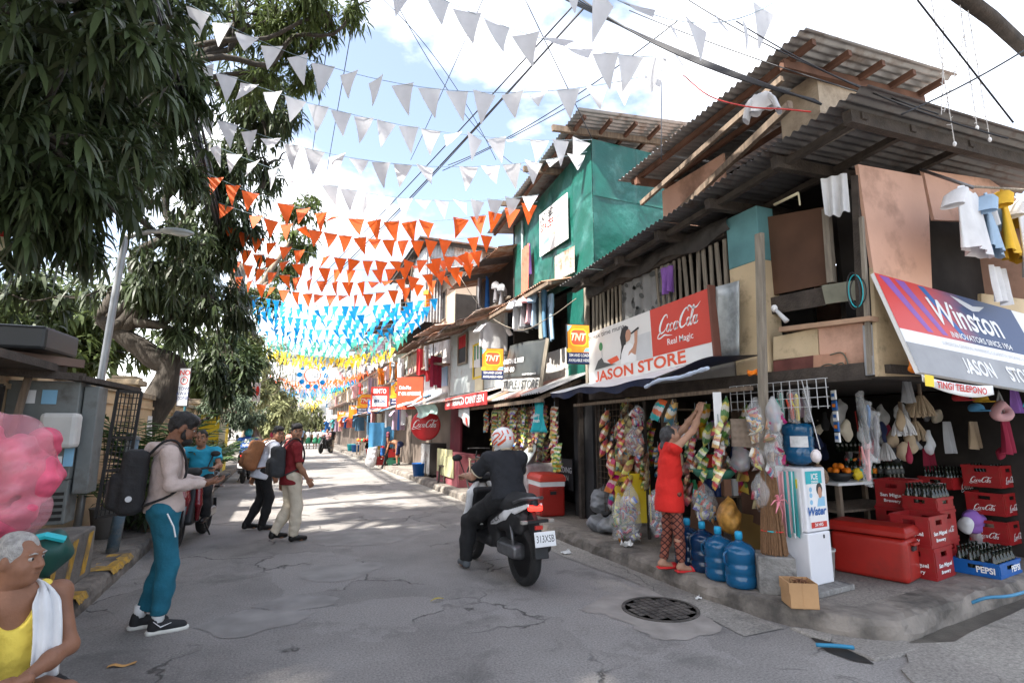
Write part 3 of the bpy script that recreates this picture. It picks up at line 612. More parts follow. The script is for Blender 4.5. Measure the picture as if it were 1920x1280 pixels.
# tilted side street sign
q0 = V((4.36, 2.47, 1.965)); q1 = V((6.9, 2.50, 1.80)); qu = V((4.37, 2.75, 2.82)) - q0; W = (q1 - q0).length; H = qu.length
F = frame(q0, q1 - q0, qu); sg = sign_root('tilted_sign', 'tilted red and blue cigarette brand Jason Store sign on the pink wall', q0)
mb = MB(); mb.at(F).b2((0, 0, -.03), (W, H, 0)); mb.build('board', WHITEP, sg, world=True)
def two_tone(name, a, b, axis_scale, off):
 m = bpy.data.materials.new(name); m.use_nodes = True; N = m.node_tree.nodes; l = m.node_tree.links.new; bs = N['Principled BSDF']; bs.inputs['Roughness'].default_value = .45
 tc = N.new('ShaderNodeTexCoord'); sx = N.new('ShaderNodeSeparateXYZ'); nz = N.new('ShaderNodeTexNoise'); nz.inputs['Scale'].default_value = 3.5; ad = N.new('ShaderNodeMath'); ad.operation = 'MULTIPLY_ADD'; ad.inputs[1].default_value = .25
 rp = N.new('ShaderNodeValToRGB'); e = rp.color_ramp.elements; e[0].position = off; e[0].color = tuple(a) + (1,); e[1].position = off + .28; e[1].color = tuple(b) + (1,)
 l(tc.outputs['Generated'], sx.inputs[0]); l(tc.outputs['Generated'], nz.inputs['Vector']); l(nz.outputs[0], ad.inputs[0]); l(sx.outputs[0], ad.inputs[2]); l(ad.outputs[0], rp.inputs[0]); l(rp.outputs[0], bs.inputs['Base Color']); return m
rectd('red_blue_panel', F, 0, H * .42, W * .80, H, two_tone('red_to_navy_print', (.62, .05, .04), (.012, .035, .12), 1, .42), sg)
rectd('grey_band', F, 0, 0, W, H * .29, mat('band_grey', (.30, .30, .31), .5), sg)
rectd('white_band', F, 0, H * .29, W, H * .42, INK['white'], sg, .0032)
for x0, w0 in ((.10, .05), (.22, .035), (.02, .05)): decal('brush_stripe', F, [(W * x0, H * .985), (W * (x0 + w0), H * .985), (W * (x0 + .16), H * .45), (W * (x0 + .13), H * .45)], INK['purple'] if w0 > .04 else INK['blue'], sg, .004)
lettering('Winston', F, .36, INK['white'], sg, .006, at=(W * .43, H * .70), fit=W * .40, d=.006)
lettering('INNOVATORS SINCE 1954', F, .08, INK['white'], sg, .001, at=(W * .46, H * .475), fit=W * .36, d=.006)
lettering('JASON', F, .19, INK['white'], sg, .008, at=(W * .345, H * .145), fit=W * .17, d=.006); lettering('STORE', F, .19, INK['white'], sg, .008, at=(W * .60, H * .145), fit=W * .17, d=.006)
decal('eagle_print', F, [(W * x, H * y) for x, y in ((.40, .97), (.45, .95), (.52, .90), (.60, .93), (.545, .85), (.50, .83), (.47, .86), (.44, .90))], INK['lgrey'], sg, .0055)
lettering('SURGEON GENERAL WARNING CIGARETTE SMOKING IS DANGEROUS', F, .05, INK['lgrey'], sg, 0, at=(W * .5, H * .355), fit=W * .6, d=.006)
# small printed banner hanging under it and teal awning edge
b0 = aY(1728, 702, 2.44); b1 = aY(1862, 722, 2.40); F2 = frame(b0, b1 - b0, (0, -.05, -1)); bw = (b1 - b0).length
bn = tag(MB().grid(lambda u, v: F2 @ V((u * bw, -.0 + v * (.05 + .045 * math.sin(u * 2.6)) + .03 * math.sin(u * 3.1), .01 * math.sin(u * 9))), 20, 3).build('phone_load_banner', WHITEP, smooth=True, solid=.003), 'narrow white load banner strip hanging below the tilted red sign', 'banner')
F2b = frame(b0.lerp(b1, .5) + V((0, 0, -.065)), b1 - b0, (0, 0, 1))
lettering('TINGI TELEPONO', F2b, .07, INK['red'], bn, .002, fit=bw * .7, d=.02); F3 = frame(b0.lerp(b1, .06) + V((0, 0, -.05)), b1 - b0, (0, 0, 1)); rectd('yellow_panel', F3, -.05, -.035, .05, .05, INK['yellow'], bn, .018)
tag(MB().grid(lambda u, v: (5.42 + u * 1.6, 2.30 + .05 * v + .02 * math.sin(u * 7), 1.82 - .10 * v - .02 * u), 14, 4).build('teal_awning_edge', INK['teal'], smooth=True, solid=.004), 'teal tarpaulin edge hanging beside the tilted sign', 'awning')
tag(SDF(.02).ell(aY(1712, 690, 2.6), (.035, .035, .04)).ell(aY(1710, 676, 2.6), (.02, .02, .035)).noise(.004, 60).build('orange_plastic_bag', INK['orange'], h=.008), 'small orange plastic bag tied beside the tilted red sign', 'bag')
# ---------------------------------------------------------------- clothes and cloth
CL = {k: mat('cloth_' + k, c, .9, .1, 6, .15, 60, transl=.12) for k, c in dict(white=(.72, .72, .73), lblue=(.35, .48, .62), denim=(.10, .22, .34), blue=(.03, .14, .42), red=(.55, .04, .05), coral=(.75, .18, .12), purple=(.30, .14, .48), yellow=(.75, .45, .04),
  black=(.02, .02, .022), grey=(.35, .36, .38), pink=(.70, .40, .42), teal=(.08, .42, .42), mauve=(.45, .33, .42), green=(.06, .3, .12), tan=(.45, .35, .24), maroon=(.28, .02, .05), navy=(.02, .03, .09), orange=(.8, .25, .03), cream=(.66, .6, .48), skyb=(.1, .35, .62)).items()}
_sr = random.Random(11)
def shirt_mesh(w=.46, h=.62, m=None, sleeve=.22, seed=0):       # hanging T-shirt: flattened tube body and two short sleeves
 q = random.Random(seed); mb = MB(); n = 24; ph = q.uniform(0, 6)
 for j in range(10):
  v = j / 9; ww = w / 2 * (.80 if j == 0 else .86 + .12 * v); dp = .012 + .04 * v
  mb.v.extend([(ww * math.cos(a), dp * math.sin(a) * (1 + .5 * v * math.sin(ww * math.cos(a) * 38 + ph)) + .012 * v * math.sin(math.cos(a) * 7 + ph), -h * v - (.05 * math.cos(a) ** 2 if j == 0 else .03 * math.cos(a) ** 2 * (1 - v)) + (.035 if j == 0 and abs(math.cos(a)) < .35 else 0) * -1 + .012 * v * math.sin(a * 3 + ph)) for a in [math.tau * i / n for i in range(n)]])
 mb.f.extend([(j * n + i, j * n + (i + 1) % n, (j + 1) * n + (i + 1) % n, (j + 1) * n + i) for j in range(9) for i in range(n)]); mb.m = [0] * len(mb.f)
 for s in (-1, 1): mb.tube([(s * w * .36, 0, -.075), (s * w * .50, .0, -.13), (s * w * .66, .005, -.13 - sleeve * .55)], [.06, .085, .082], 12, cap=False, sq=.3)
 return mb.mesh('shirt', m, True)
def sheet_mesh(w, h, m, folds=5, seed=0, depth=.03):
 q = random.Random(seed); ph = q.uniform(0, 6); mb = MB()
 mb.grid(lambda u, v: ((u - .5) * w * (1 - .08 * v), depth * (.4 + v) * math.sin(u * folds * 3.1 + ph + v), -h * v * (1 + .04 * math.sin(u * 7 + ph))), 24, 8); return mb.mesh('sheet', m, True)
def trouser_mesh(w, h, m, seed=0):
 mb = MB(); mb.tube([(0, 0, 0), (0, 0, -.22)], [w / 2, w / 2 * 1.05], 14, cap=False, sq=.28)
 for s in (-1, 1): mb.tube([(s * w * .25, 0, -.18), (s * w * .27, .01, -h * .6), (s * w * .26, -.01, -h)], [w * .27, w * .22, w * .2], 10, cap=False, sq=.4)
 return mb.mesh('trousers', m, True)
def hang(kind, m, p, rz=0, label='', group=None, w=.44, h=.6, seed=0):
 me = {'shirt': shirt_mesh, 'sheet': sheet_mesh, 'trousers': trouser_mesh}[kind](w, h, m, seed=seed)
 nm = {'shirt': 'hanging_shirt', 'sheet': 'hanging_cloth', 'trousers': 'hanging_trousers'}[kind]
 return tag(obj(nm, me, None, p, rz), label, {'shirt': 'shirt', 'sheet': 'cloth', 'trousers': 'trousers'}[kind], group)
# ---------------------------------------------------------------- green sheet-metal house
B = thing('green_house', 'tall house clad in crinkled green painted sheets above the laundry', 'house', (5.2, 8.7, 0))
XB = 4.45
zt = lambda y: 6.35 - (y - 7.1) * .12
gs = [(7.1, 7.75), (7.74, 8.55), (8.54, 9.4), (9.39, 10.35)]
for i, (a, b) in enumerate(gs):
 q = random.Random(i + 3); X0 = XB + .006 * (i % 2)
 MB().grid(lambda u, v: (X0 + (.022 * math.sin(u * 5 + v * 9 + i) * math.sin(v * 7 + 2 * u + i) if 0 < u < 1 and 0 < v < 1 else 0), a + (b - a) * u, 3.98 + (zt(a + (b - a) * u) - 3.98) * v), 14, 26).build('wall_sheet', GREENS, B, world=True, smooth=True)
for i, (z0, z1, x0, x1) in enumerate(((4.0, 5.35, XB, 6.3), (5.33, 6.33, XB, 5.35), (5.33, 6.33, 5.34, 6.3))):
 MB().grid(lambda u, v: (x0 + (x1 - x0) * u, 7.09 - .006 * i + (.02 * math.sin(u * 6 + v * 4 + i) * math.sin(v * 6 - 3 * u) if 0 < u < 1 and 0 < v < 1 else 0), z0 + (z1 - z0) * v), 16, 16).build('wall_sheet', GREENS, B, world=True, smooth=True)
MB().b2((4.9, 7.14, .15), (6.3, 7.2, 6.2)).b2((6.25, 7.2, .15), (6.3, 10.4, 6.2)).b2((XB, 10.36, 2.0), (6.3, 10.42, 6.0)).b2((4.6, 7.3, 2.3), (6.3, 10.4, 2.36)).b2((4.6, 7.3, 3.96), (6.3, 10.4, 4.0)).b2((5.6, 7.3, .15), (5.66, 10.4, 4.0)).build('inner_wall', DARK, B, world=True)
for i in range(5):
 y0 = 10.9 - i * .83; MB.build(corr((4.0, y0, 5.93 + i * .125 + .007 * (i % 2)), (0, -.86, .128), (2.6, 0, .32), 8), 'roof_sheet', GALV, B, world=True, smooth=True)
for i in range(5): x = 4.15 + i * .5; MB().beam((x, 6.78, 6.47 + (x - 4) * .123), (x, 10.8, 5.87 + (x - 4) * .123), .05, .06).build('purlin', RED_W, B, world=True)
for y in (7.15, 8.3, 9.5): z = 5.84 + (10.9 - y) * .148; MB().beam((3.75, y, z), (6.4, y, z + .28), .06, .1).build('rafter', WOOD, B, world=True)
MB().b2((XB + .02, 7.5, 2.36), (XB + .05, 8.05, 3.9)).build('lower_wall', GREENS, B, world=True)
MB().beam((XB, 7.36, 2.2), (XB, 7.36, 3.95), .07, .06).build('corner_post', OLDW, B, world=True)
MB().b2((XB + .03, 8.05, 2.3), (XB + .06, 10.3, 2.95)).build('wall_board', mat('whitewashed_board', (.6, .58, .55), .85, .12, 3, dirt=((.3, .2, .15), .3, 3.)), B, world=True)
po = MB().tube([(XB - .03, 9.85, 4.3), (XB - .03, 9.85, 5.9)], .03, 8).build('drain_pipe', mat('pvc_grey', (.35, .45, .45), .5), B, world=True, smooth=True)
MB.build(corr(aX(1040, 482, 4.35), (0, -.75, -.02), (.05, .1, -.42), 8, .02), 'skirt_sheet', RUSTW, B, world=True, smooth=True)
for i in range(3): MB.build(corr((3.85, 10.5 - i * .9, 3.93 + .02 * i), (0, -.92, .02), (.75, 0, .18), 8, .014), 'ledge_sheet', RUST, B, world=True, smooth=True)
MB().beam((3.9, 7.6, 3.92), (3.9, 10.5, 3.86), .06, .06).build('ledge_beam', WOOD, B, world=True)
# poster on it
p0 = aX(1012, 482, XB - .06); p1 = aX(1065, 447, XB - .06); pu = aX(1062, 362, XB - .06) - p1; F = frame(p0, p1 - p0, pu); W = (p1 - p0).length; H = pu.length
sg = sign_root('advert_poster', 'white poster with furniture pictures on the green house wall', p0)
mb = MB(); mb.at(F).b2((0, 0, -.01), (W, H, 0)); mb.build('board', WHITEP, sg, world=True)
lettering('LADY BED', F, .2, INK['black'], sg, .004, at=(W * .28, H * .86), fit=W * .5); lettering('SPACER', F, .2, INK['red'], sg, .004, at=(W * .3, H * .62), fit=W * .5, shear=0)
for k, (x, y, c) in enumerate(((.62, .60, 'sky'), (.72, .80, 'lgrey'), (.15, .22, 'sky'), (.66, .25, 'lgrey'), (.45, .3, 'cream'))):
 decal('picture', F, [(W * (x + a), H * (y + b)) for a, b in ((0, 0), (.22, .02), (.2, .13), (.02, .11))], INK[c], sg)
# laundry hung from the green house
GR = 'laundry hung along the houses'
hang('sheet', CL['coral'], aX(985, 462, XB - .12), R(85), 'coral red patterned cloth hung on the green wall', w=.42, h=1.0, seed=2)
hang('sheet', CL['purple'], aX(992, 458, XB - .10), R(80), 'narrow purple cloth hung on the green wall', w=.2, h=.62, seed=3)
for i, (px, py, k, c, lb, w_, h_) in enumerate(((975, 560, 'shirt', 'white', 'white long shirt at the outer end of the big laundry bundle', .5, .62), (987, 556, 'shirt', 'grey', 'pale grey shirt second in the big laundry bundle', .46, .6), (995, 548, 'shirt', 'pink', 'pale pink shirt in the big laundry bundle', .44, .6), (1004, 548, 'shirt', 'lblue', 'light blue shirt in the big laundry bundle', .46, .65), (1014, 552, 'sheet', 'cream', 'cream towel in the big laundry bundle', .3, .8), (1020, 548, 'trousers', 'denim', 'blue denim trousers in the big laundry bundle', .42, .85), (1032, 555, 'trousers', 'lblue', 'faded jeans at the wall end of the laundry bundle', .4, .8))):
 hang(k, CL[c], aX(px, py, 4.0 + i * .04), R(30 + 7 * i), lb, GR, w_, h_, i)
hang('shirt', CL['white'], aX(928, 603, 4.05), R(10), 'big white shirt hung over the orange phone sign', GR, .62, .62, 5); hang('shirt', CL['white'], aX(916, 606, 4.1), R(25), 'second white shirt behind the orange phone sign', GR, .6, .55, 6)
# ---------------------------------------------------------------- Triple J store front and awning roof
T3 = thing('snack_store_front', 'snack store front with corrugated awning roof below the green house', 'store', (4.6, 9, 0))
cols = [GALV, RUST, GALV, mat('faded_red_sheet', (.42, .2, .16), .7, .25, 4, metal=.2, dirt=((.5, .46, .42), .35, 3.)), GALV]
for i in range(5):
 y0 = 11.05 - i * .72; MB.build(corr((3.62, y0, 2.04 + .012 * i), (0, -.74, .012), (.9, 0, .36), 8, .016), 'awning_sheet', cols[i], T3, world=True, smooth=True)
for y in (7.7, 9.3, 11.0): MB().beam((3.68, y, 2.0), (4.5, y, 2.34), .05, .06).build('awning_rafter', WOOD, T3, world=True)
MB().beam((3.7, 7.5, 1.99), (3.7, 11.05, 1.97), .05, .06).build('awning_beam', WOOD, T3, world=True)
MB().b2((5.2, 7.3, .15), (5.25, 11.2, 2.3)).b2((4.5, 11.15, .15), (5.25, 11.2, 2.3)).build('inner_wall', DARK, T3, world=True)
MB().b2((4.46, 8.5, .15), (4.5, 11.1, .85)).build('counter_front', mat('posterish_board', (.33, .32, .33), .7, .3, 3), T3, world=True)
gr = MB()                                          # wire mesh over the counter
for i in range(27): gr.beam((4.47, 8.5 + i * .1, .85), (4.47, 8.5 + i * .1, 1.95), .007, .007)
for i in range(12): gr.beam((4.47, 8.5, .88 + i * .1), (4.47, 11.1, .88 + i * .1), .007, .007)
o = gr.build('wire_mesh', mat('rusty_wire', (.12, .085, .06), .7, metal=.5), T3, world=True); o['kind'] = 'stuff'
for y in (7.62, 8.46, 11.08): MB().beam((4.44, y, .15), (4.44, y, 2.2), .07).build('door_post', SOOT, T3, world=True)
MB().b2((4.5, 7.35, .15), (4.54, 7.95, 1.95)).build('black_door_board', mat('blackboard', (.03, .03, .032), .8), T3, world=True)
F = frame((4.38, 8.05, .72), (0, -1, 0), (0, 0, 1)); MB().b2((4.40, 7.85, .55), (4.42, 8.42, 1.05)).build('chalk_board', INK['black'], T3, world=True)
lettering('FOLDING\nIS ON', frame((4.396, 8.13, .8), (0, -1, 0), (0, 0, 1)), .13, INK['lgrey'], T3, 0)
# its dark signboard, slightly bowed
p0 = aX(940, 734, 3.98); p1 = aX(1012, 734, 3.98); F = frame(p0, p1 - p0, (.12, 0, 1)); W = (p1 - p0).length
H = .92; sg = sign_root('store_sign', 'bowed black and white Triple J Store pocket wifi signboard', p0)
bow = lambda x, y, d=0: F @ V((x * (1 - .05 * y / H) + .14 * (y / H) ** 2, y, d + .05 * math.sin(3.14 * x / W) * (y / H)))
MB().grid(lambda u, v: bow(u * W, .24 + v * (H - .24)), 16, 10).build('black_panel', mat('wet_black_print', (.055, .06, .058), .35, .25, 3), sg, world=True, smooth=True, solid=.01)
MB().grid(lambda u, v: bow(u * W, v * .24), 16, 4).build('white_panel', mat('sign_offwhite', (.62, .62, .58), .6), sg, world=True, smooth=True, solid=.01)
MB().beam(bow(W, 0), bow(W, H), .05, .06).build('side_frame', OLDW, sg, world=True)
lettering('TRIPLE J STORE', F, .22, INK['dgrey'], sg, .006, at=(W * .5, .125), fit=W * .92, d=.02); lettering('ORIGINAL WIFI', F, .13, INK['white'], sg, .004, at=(W * .30, .58), fit=W * .55, d=.055); lettering('THE-GO', F, .13, INK['white'], sg, .004, at=(W * .20, .42), fit=W * .3, d=.045)
lettering('POCKET WIFI ADVANCED', F, .05, INK['white'], sg, .001, at=(W * .74, .31), fit=W * .34, d=.04)
# ---------------------------------------------------------------- orange phone load signs
def load_sign(c, w, h, label, rz=0, small=None):
 sg = sign_root('phone_load_sign', label, c); F = frame((0, 0, 0), (math.cos(rz), math.sin(rz), 0), (0, 0, 1)); k = dict(world=False)
 mb = MB(); mb.at(F).b2((-w / 2, -h / 2, -.05), (w / 2, h / 2, 0)); mb.build('sign_box', INK['black'], sg)
 rectd('orange_panel', F, -w / 2 + .01, -h / 2 + h * .29, w / 2 - .01, h / 2 - .01, mat('load_orange', (.85, .30, .02), .5, .25, 4), sg, .002, **k)
 rectd('navy_panel', F, -w / 2 + .01, -h / 2 + .01, w / 2 - .01, -h / 2 + h * .29, INK['navy'], sg, .002, **k)
 decal('yellow_splash', F, circ(-w * .42, -h * .16, w * .11, h * .06), INK['yellow'], sg, .003, **k); decal('sky_splash', F, [(-w * .48, h * .47), (-w * .28, h * .47), (-w * .38, h * .38), (-w * .48, h * .30)], INK['sky'], sg, .003, **k); decal('sky_splash', F, [(w * .48, -h * .19), (w * .2, -h * .19), (w * .3, -h * .10), (w * .48, -h * .08)], INK['sky'], sg, .003, **k)
 decal('badge', F, rrect(-w * .32, -h * .02, w * .32, h * .36, h * .1), INK['orangered'], sg, .004, **k); decal('badge_ring', F, rrect(-w * .36, -h * .05, w * .36, h * .39, h * .12), INK['yellow'], sg, .0035, **k)
 lettering('TNT', F, h * .26, INK['cream'], sg, .006, shear=.3, at=(0, h * .17), fit=w * .66, d=.006, **k)
 lettering('SIM AND LOAD', F, h * .1, INK['white'], sg, .004, at=(0, -h * .285), fit=w * .84, d=.006, **k); lettering('AVAILABLE HERE', F, h * .1, INK['white'], sg, .004, at=(0, -h * .41), fit=w * .9, d=.006, **k)
 mb = MB().beam((w / 2, .02, h * .3), (w / 2 + .3, .02, h * .3), .02); mb.build('bracket', INK['black'], sg); return sg
c = aX(1085, 645, 4.0); s = load_sign(c, .36, .60, 'orange TNT load sign beside the long cola signboard', R(-12))
c = aX(924, 682, 3.95); load_sign(c, .46, .66, 'orange TNT load sign overlapping the black Triple J board', R(-12))
c = aX(752, 737, 3.9); load_sign(c, .75, .85, 'orange TNT load sign beside the red cola sign at the canteen', R(-12))
c = aX(686, 757, 3.85); load_sign(c, .85, 1.0, 'small distant orange load sign past the blue jeans', R(-12))
c = aX(688, 728 + 28, 4.1)
# ---------------------------------------------------------------- canteen and the houses above it
C3 = thing('canteen_building', 'maroon canteen with shanty upper storey of grey corrugated sheets', 'building', (5.2, 13.4, 0))
MB().b2((4.5, 11.2, .15), (4.56, 11.75, 2.1)).b2((4.5, 14.25, .15), (4.56, 15.2, 2.1)).build('front_wall', MAROON, C3, world=True)
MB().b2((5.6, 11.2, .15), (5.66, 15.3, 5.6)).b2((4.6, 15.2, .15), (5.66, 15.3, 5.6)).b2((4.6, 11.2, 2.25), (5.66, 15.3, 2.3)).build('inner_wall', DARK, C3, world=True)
MB().b2((4.48, 11.25, .15), (4.495, 11.72, 1.9)).build('bamboo_panel', mat('bamboo', (.30, .21, .13), .8, .3, 5, stretch=(1, 12, 1)), C3, world=True)
MB().b2((3.95, 12.6, .15), (4.5, 14.6, .92)).build('counter', mat('dusty_maroon', (.30, .085, .10), .8, .25, 3), C3, world=True, bevel=.01)
yp = mat('pale_green_ply', (.45, .43, .24), .8, .2, 3)
MB().b2((3.93, 13.1, .42), (3.948, 14.5, 1.02)).build('front_panel', yp, C3, world=True); MB().b2((3.905, 12.9, .35), (3.925, 14.2, .85)).build('front_panel', yp, C3, world=True)
for i in range(6):
 y0 = 15.4 - i * .74; MB.build(corr((3.45, y0, 2.18 + .01 * (i % 2)), (0, -.76, 0), (1.1, 0, .30), 8, .014), 'awning_sheet', [RUSTW, GALV, RUST, RUSTW, cols[3], RUSTW][i], C3, world=True, smooth=True)
# upper wall patchwork
wl = MB().b2((4.5, 11.0, 2.5), (4.56, 15.3, 4.3)); wl.build('upper_wall', mat('pale_blue_wall', (.52, .58, .58), .85, .15, 2, dirt=((.35, .3, .26), .35, 2.)), C3, world=True)
for i, (px0, py0, px1, py1, m_) in enumerate(((792, 655, 815, 700, 'lgrey'), (818, 690, 838, 725, 'sky'), (795, 705, 815, 745, 'white'), (890, 690, 905, 735, 'cream'), (880, 620, 900, 690, 'white'))):
 bX('patch_panel', [(px0, py0), (px1, py0 - 4), (px1, py1 - 2), (px0, py1)], 4.47 - .003 * i, .02, INK[m_], C3)
def window(parent, X, y0, y1, z0, z1, m, curtain=None, frame_m=OLDW):
 MB().b2((X - .005, y0, z0), (X + .02, y1, z1)).build('window', INK['black'], parent, world=True)
 f = MB().b2((X - .03, y0 - .05, z0 - .05), (X + .01, y0, z1 + .05)).b2((X - .03, y1, z0 - .05), (X + .01, y1 + .05, z1 + .05)).b2((X - .03, y0, z0 - .05), (X + .01, y1, z0)).b2((X - .03, y0, z1), (X + .01, y1, z1 + .05)); f.build('window_frame', frame_m, parent, world=True)
 if curtain: MB().grid(lambda u, v: (X - .012 + .006 * math.sin(u * 20), y0 + (y1 - y0) * u, z1 - v * (z1 - z0) * .45), 14, 3).build('curtain', curtain, parent, world=True, smooth=True)
window(C3, 4.47, 12.35, 13.05, 2.85, 3.65, None, CL['green'], INK['yellow']); window(C3, 4.47, 13.7, 14.4, 3.35, 4.1, None, CL['red'], OLDW)
# ragged brown roof over it and the balcony storey
BR = mat('brown_thatch_sheet', (.20, .13, .10), .9, .4, 5, .5, 30, dirt=((.4, .34, .3), .35, 4.))
for i in range(7):
 y0 = 15.6 - i * .75; MB.build(corr((3.55 + .06 * (i % 3), y0, 4.05 + .03 * math.sin(i * 2) - .02 * i), (0, -.8, .05), (1.3, 0, .42), 8, .016), 'roof_sheet', [BR, RUST, BR, GALD, BR, RUST, BR][i], C3, world=True, smooth=True)
for y in (10.6, 11.8, 13., 14.2, 15.4): MB().beam((3.6, y, 3.97), (4.6, y, 4.3), .06, .08).build('rafter', WOOD, C3, world=True)
MB().b2((4.9, 10.45, 4.35), (4.95, 14.2, 5.7)).build('balcony_back_wall', DARK, C3, world=True)
for i in range(5):
 y0 = 14.0 - i * .76; MB.build(corr((4.0, y0, 5.35 + .02 * (i % 2)), (0, -.78, .03), (1.2, 0, .3), 8, .016), 'balcony_roof_sheet', GALD if i % 2 else RUST, C3, world=True, smooth=True)
MB().beam((4.4, 10.5, 4.4), (4.4, 14.2, 4.4), .05).build('balcony_rail', OLDW, C3, world=True)
for i, (px, py, c, k) in enumerate(((900, 524, 'grey', 'trousers'), (914, 520, 'blue', 'sheet'), (931, 526, 'white', 'shirt'), (942, 530, 'grey', 'shirt'))):
 hang(k, CL[c], aX(px, py, 4.35), R(60), ('grey trousers', 'bright blue cloth', 'small white shirt', 'small grey shirt')[i] + ' drying on the upper balcony', GR, .34 if k != 'sheet' else .3, .75 if k != 'shirt' else .5, i)
# third storey of corrugated sheets behind
D3 = thing('corrugated_shack', 'rooftop shack of grey and rust corrugated sheets with broken open end', 'shack', (6, 16, 5.5))
zb = 5.0
for i in range(4):
 x0 = 4.05 + i * .98; MB.build(corr((x0, 16.9 - .01 * (i % 2), zb), (1.0, -.02, 0), (0, 0, 7.72 - zb + .03 * i), 8, .018, .1), 'wall_sheet', [GALV, RUSTW, RUST, RUST][i], D3, world=True, smooth=True)
for i in range(5):
 y0 = 22.2 - i * 1.02; MB.build(corr((4.06 + .01 * (i % 2), y0, zb), (0, -1.05, 0), (0, 0, (2.5, 1.1, .9, 2.6, 2.6)[i]), 8, .018, .12), 'wall_sheet', [GALV, RUSTW, RUST, GALV, GALV][i], D3, world=True, smooth=True)
MB().b2((4.4, 17.0, zb), (8.0, 22.4, 7.2)).build('core', DARK, D3, world=True)
for i in range(5): MB.build(corr((3.75, 22.6 - i * 1.2, 7.75), (0, -1.22, .03), (4.6, 0, -.05), 8, .018, .15), 'roof_sheet', GALD if i % 2 else RUST, D3, world=True, smooth=True)
MB().beam((3.85, 22.4, 7.66), (3.85, 16.7, 7.72), .08, .1).beam((3.85, 16.75, 7.70), (8.2, 16.75, 7.66), .08, .1).build('roof_beam', SOOT, D3, world=True)
MB().beam((4.0, 18.4, 7.65), (4.0, 19.8, 5.9), .07).build('brace', WOOD, D3, world=True); MB().beam((4.0, 20.6, 7.6), (4.0, 19.2, 6.1), .06).build('brace', WOOD, D3, world=True)
MB().b2((5.95, 16.84, 6.55), (6.75, 16.87, 7.0)).build('louvre_window', INK['cream'], D3, world=True)
for k in range(5): MB().b2((6.0 + k * .15, 16.81, 6.55), (6.06 + k * .15, 16.838, 7.0)).build('louvre', INK['grey'], D3, world=True)
# canteen front: signs, green tarp, round cola sign
p0 = aX(834, 768, 3.5); p1 = aX(912, 758, 3.5); F = frame(p0, p1 - p0, (0, 0, 1)); W = (p1 - p0).length; sg = sign_root('canteen_sign', 'narrow red Jerald Canteen sign under the awning edge', p0)
mb = MB(); mb.at(F).b2((0, 0, -.02), (W, .26, 0)); mb.build('board', mat('canteen_red', (.40, .03, .03), .6), sg, world=True); lettering('JERALD CANTEEN', F, .2, INK['white'], sg, .004, at=(W * .58, .13), fit=W * .74); lettering('Cola', F, .13, INK['white'], sg, .002, at=(W * .1, .12), shear=.3)
tag(MB().grid(lambda u, v: (3.5 + .1 * math.sin(v * 2.5) + .03 * math.sin(u * 14), 15.5 - u * 2.1, 2.18 - v * (.30 + .06 * math.sin(u * 6))), 30, 8).build('green_tarp', mat('pale_green_tarp', (.32, .44, .40), .6, .15, 4, .3, 10), smooth=True, solid=.004), 'pale green tarpaulin draped from the canteen awning', 'tarpaulin')
c = aX(798, 797, 3.85); sg = sign_root('round_cola_sign', 'round red cola disc sign hanging by the canteen', c); F = frame((0, 0, 0), (.9, -.43, 0), (0, 0, 1))
mb = MB(); mb.at(F).lathe([(.001, -.05), (.42, -.05), (.44, -.02), (.44, .0), (.40, .02), (.001, .045)], 32); mb.build('disc', mat('disc_red', (.5, .02, .025), .35), sg, smooth=True); script(F, .74, INK['white'], sg, (0, .02), .05, world=False)
c = aX(768, 738, 3.75); sg = sign_root('red_cola_sign', 'tall tilted red cola banner sign with white wave', c); F = frame((0, 0, 0), (.85, -.5, 0), (0, .03, 1))
mb = MB(); F = F @ Matrix.Diagonal((.8, .8, .8, 1)); mb.at(F).b2((-.55, -.62, -.04), (.55, .68, 0)); mb.build('board', mat('banner_red', (.72, .06, .02), .5), sg); decal('white_wave', F, [(-.5, -.45), (-.2, -.36), (.15, -.30), (.5, -.08), (.5, -.16), (.15, -.40), (-.2, -.46), (-.5, -.55)], INK['white'], sg, .004, world=False)
lettering('Coke Plus', F, .2, INK['white'], sg, .006, at=(-.2, .25), fit=.5, world=False); lettering('IT ON AWESOME', F, .2, INK['white'], sg, .008, at=(0, .0), fit=.95, world=False)
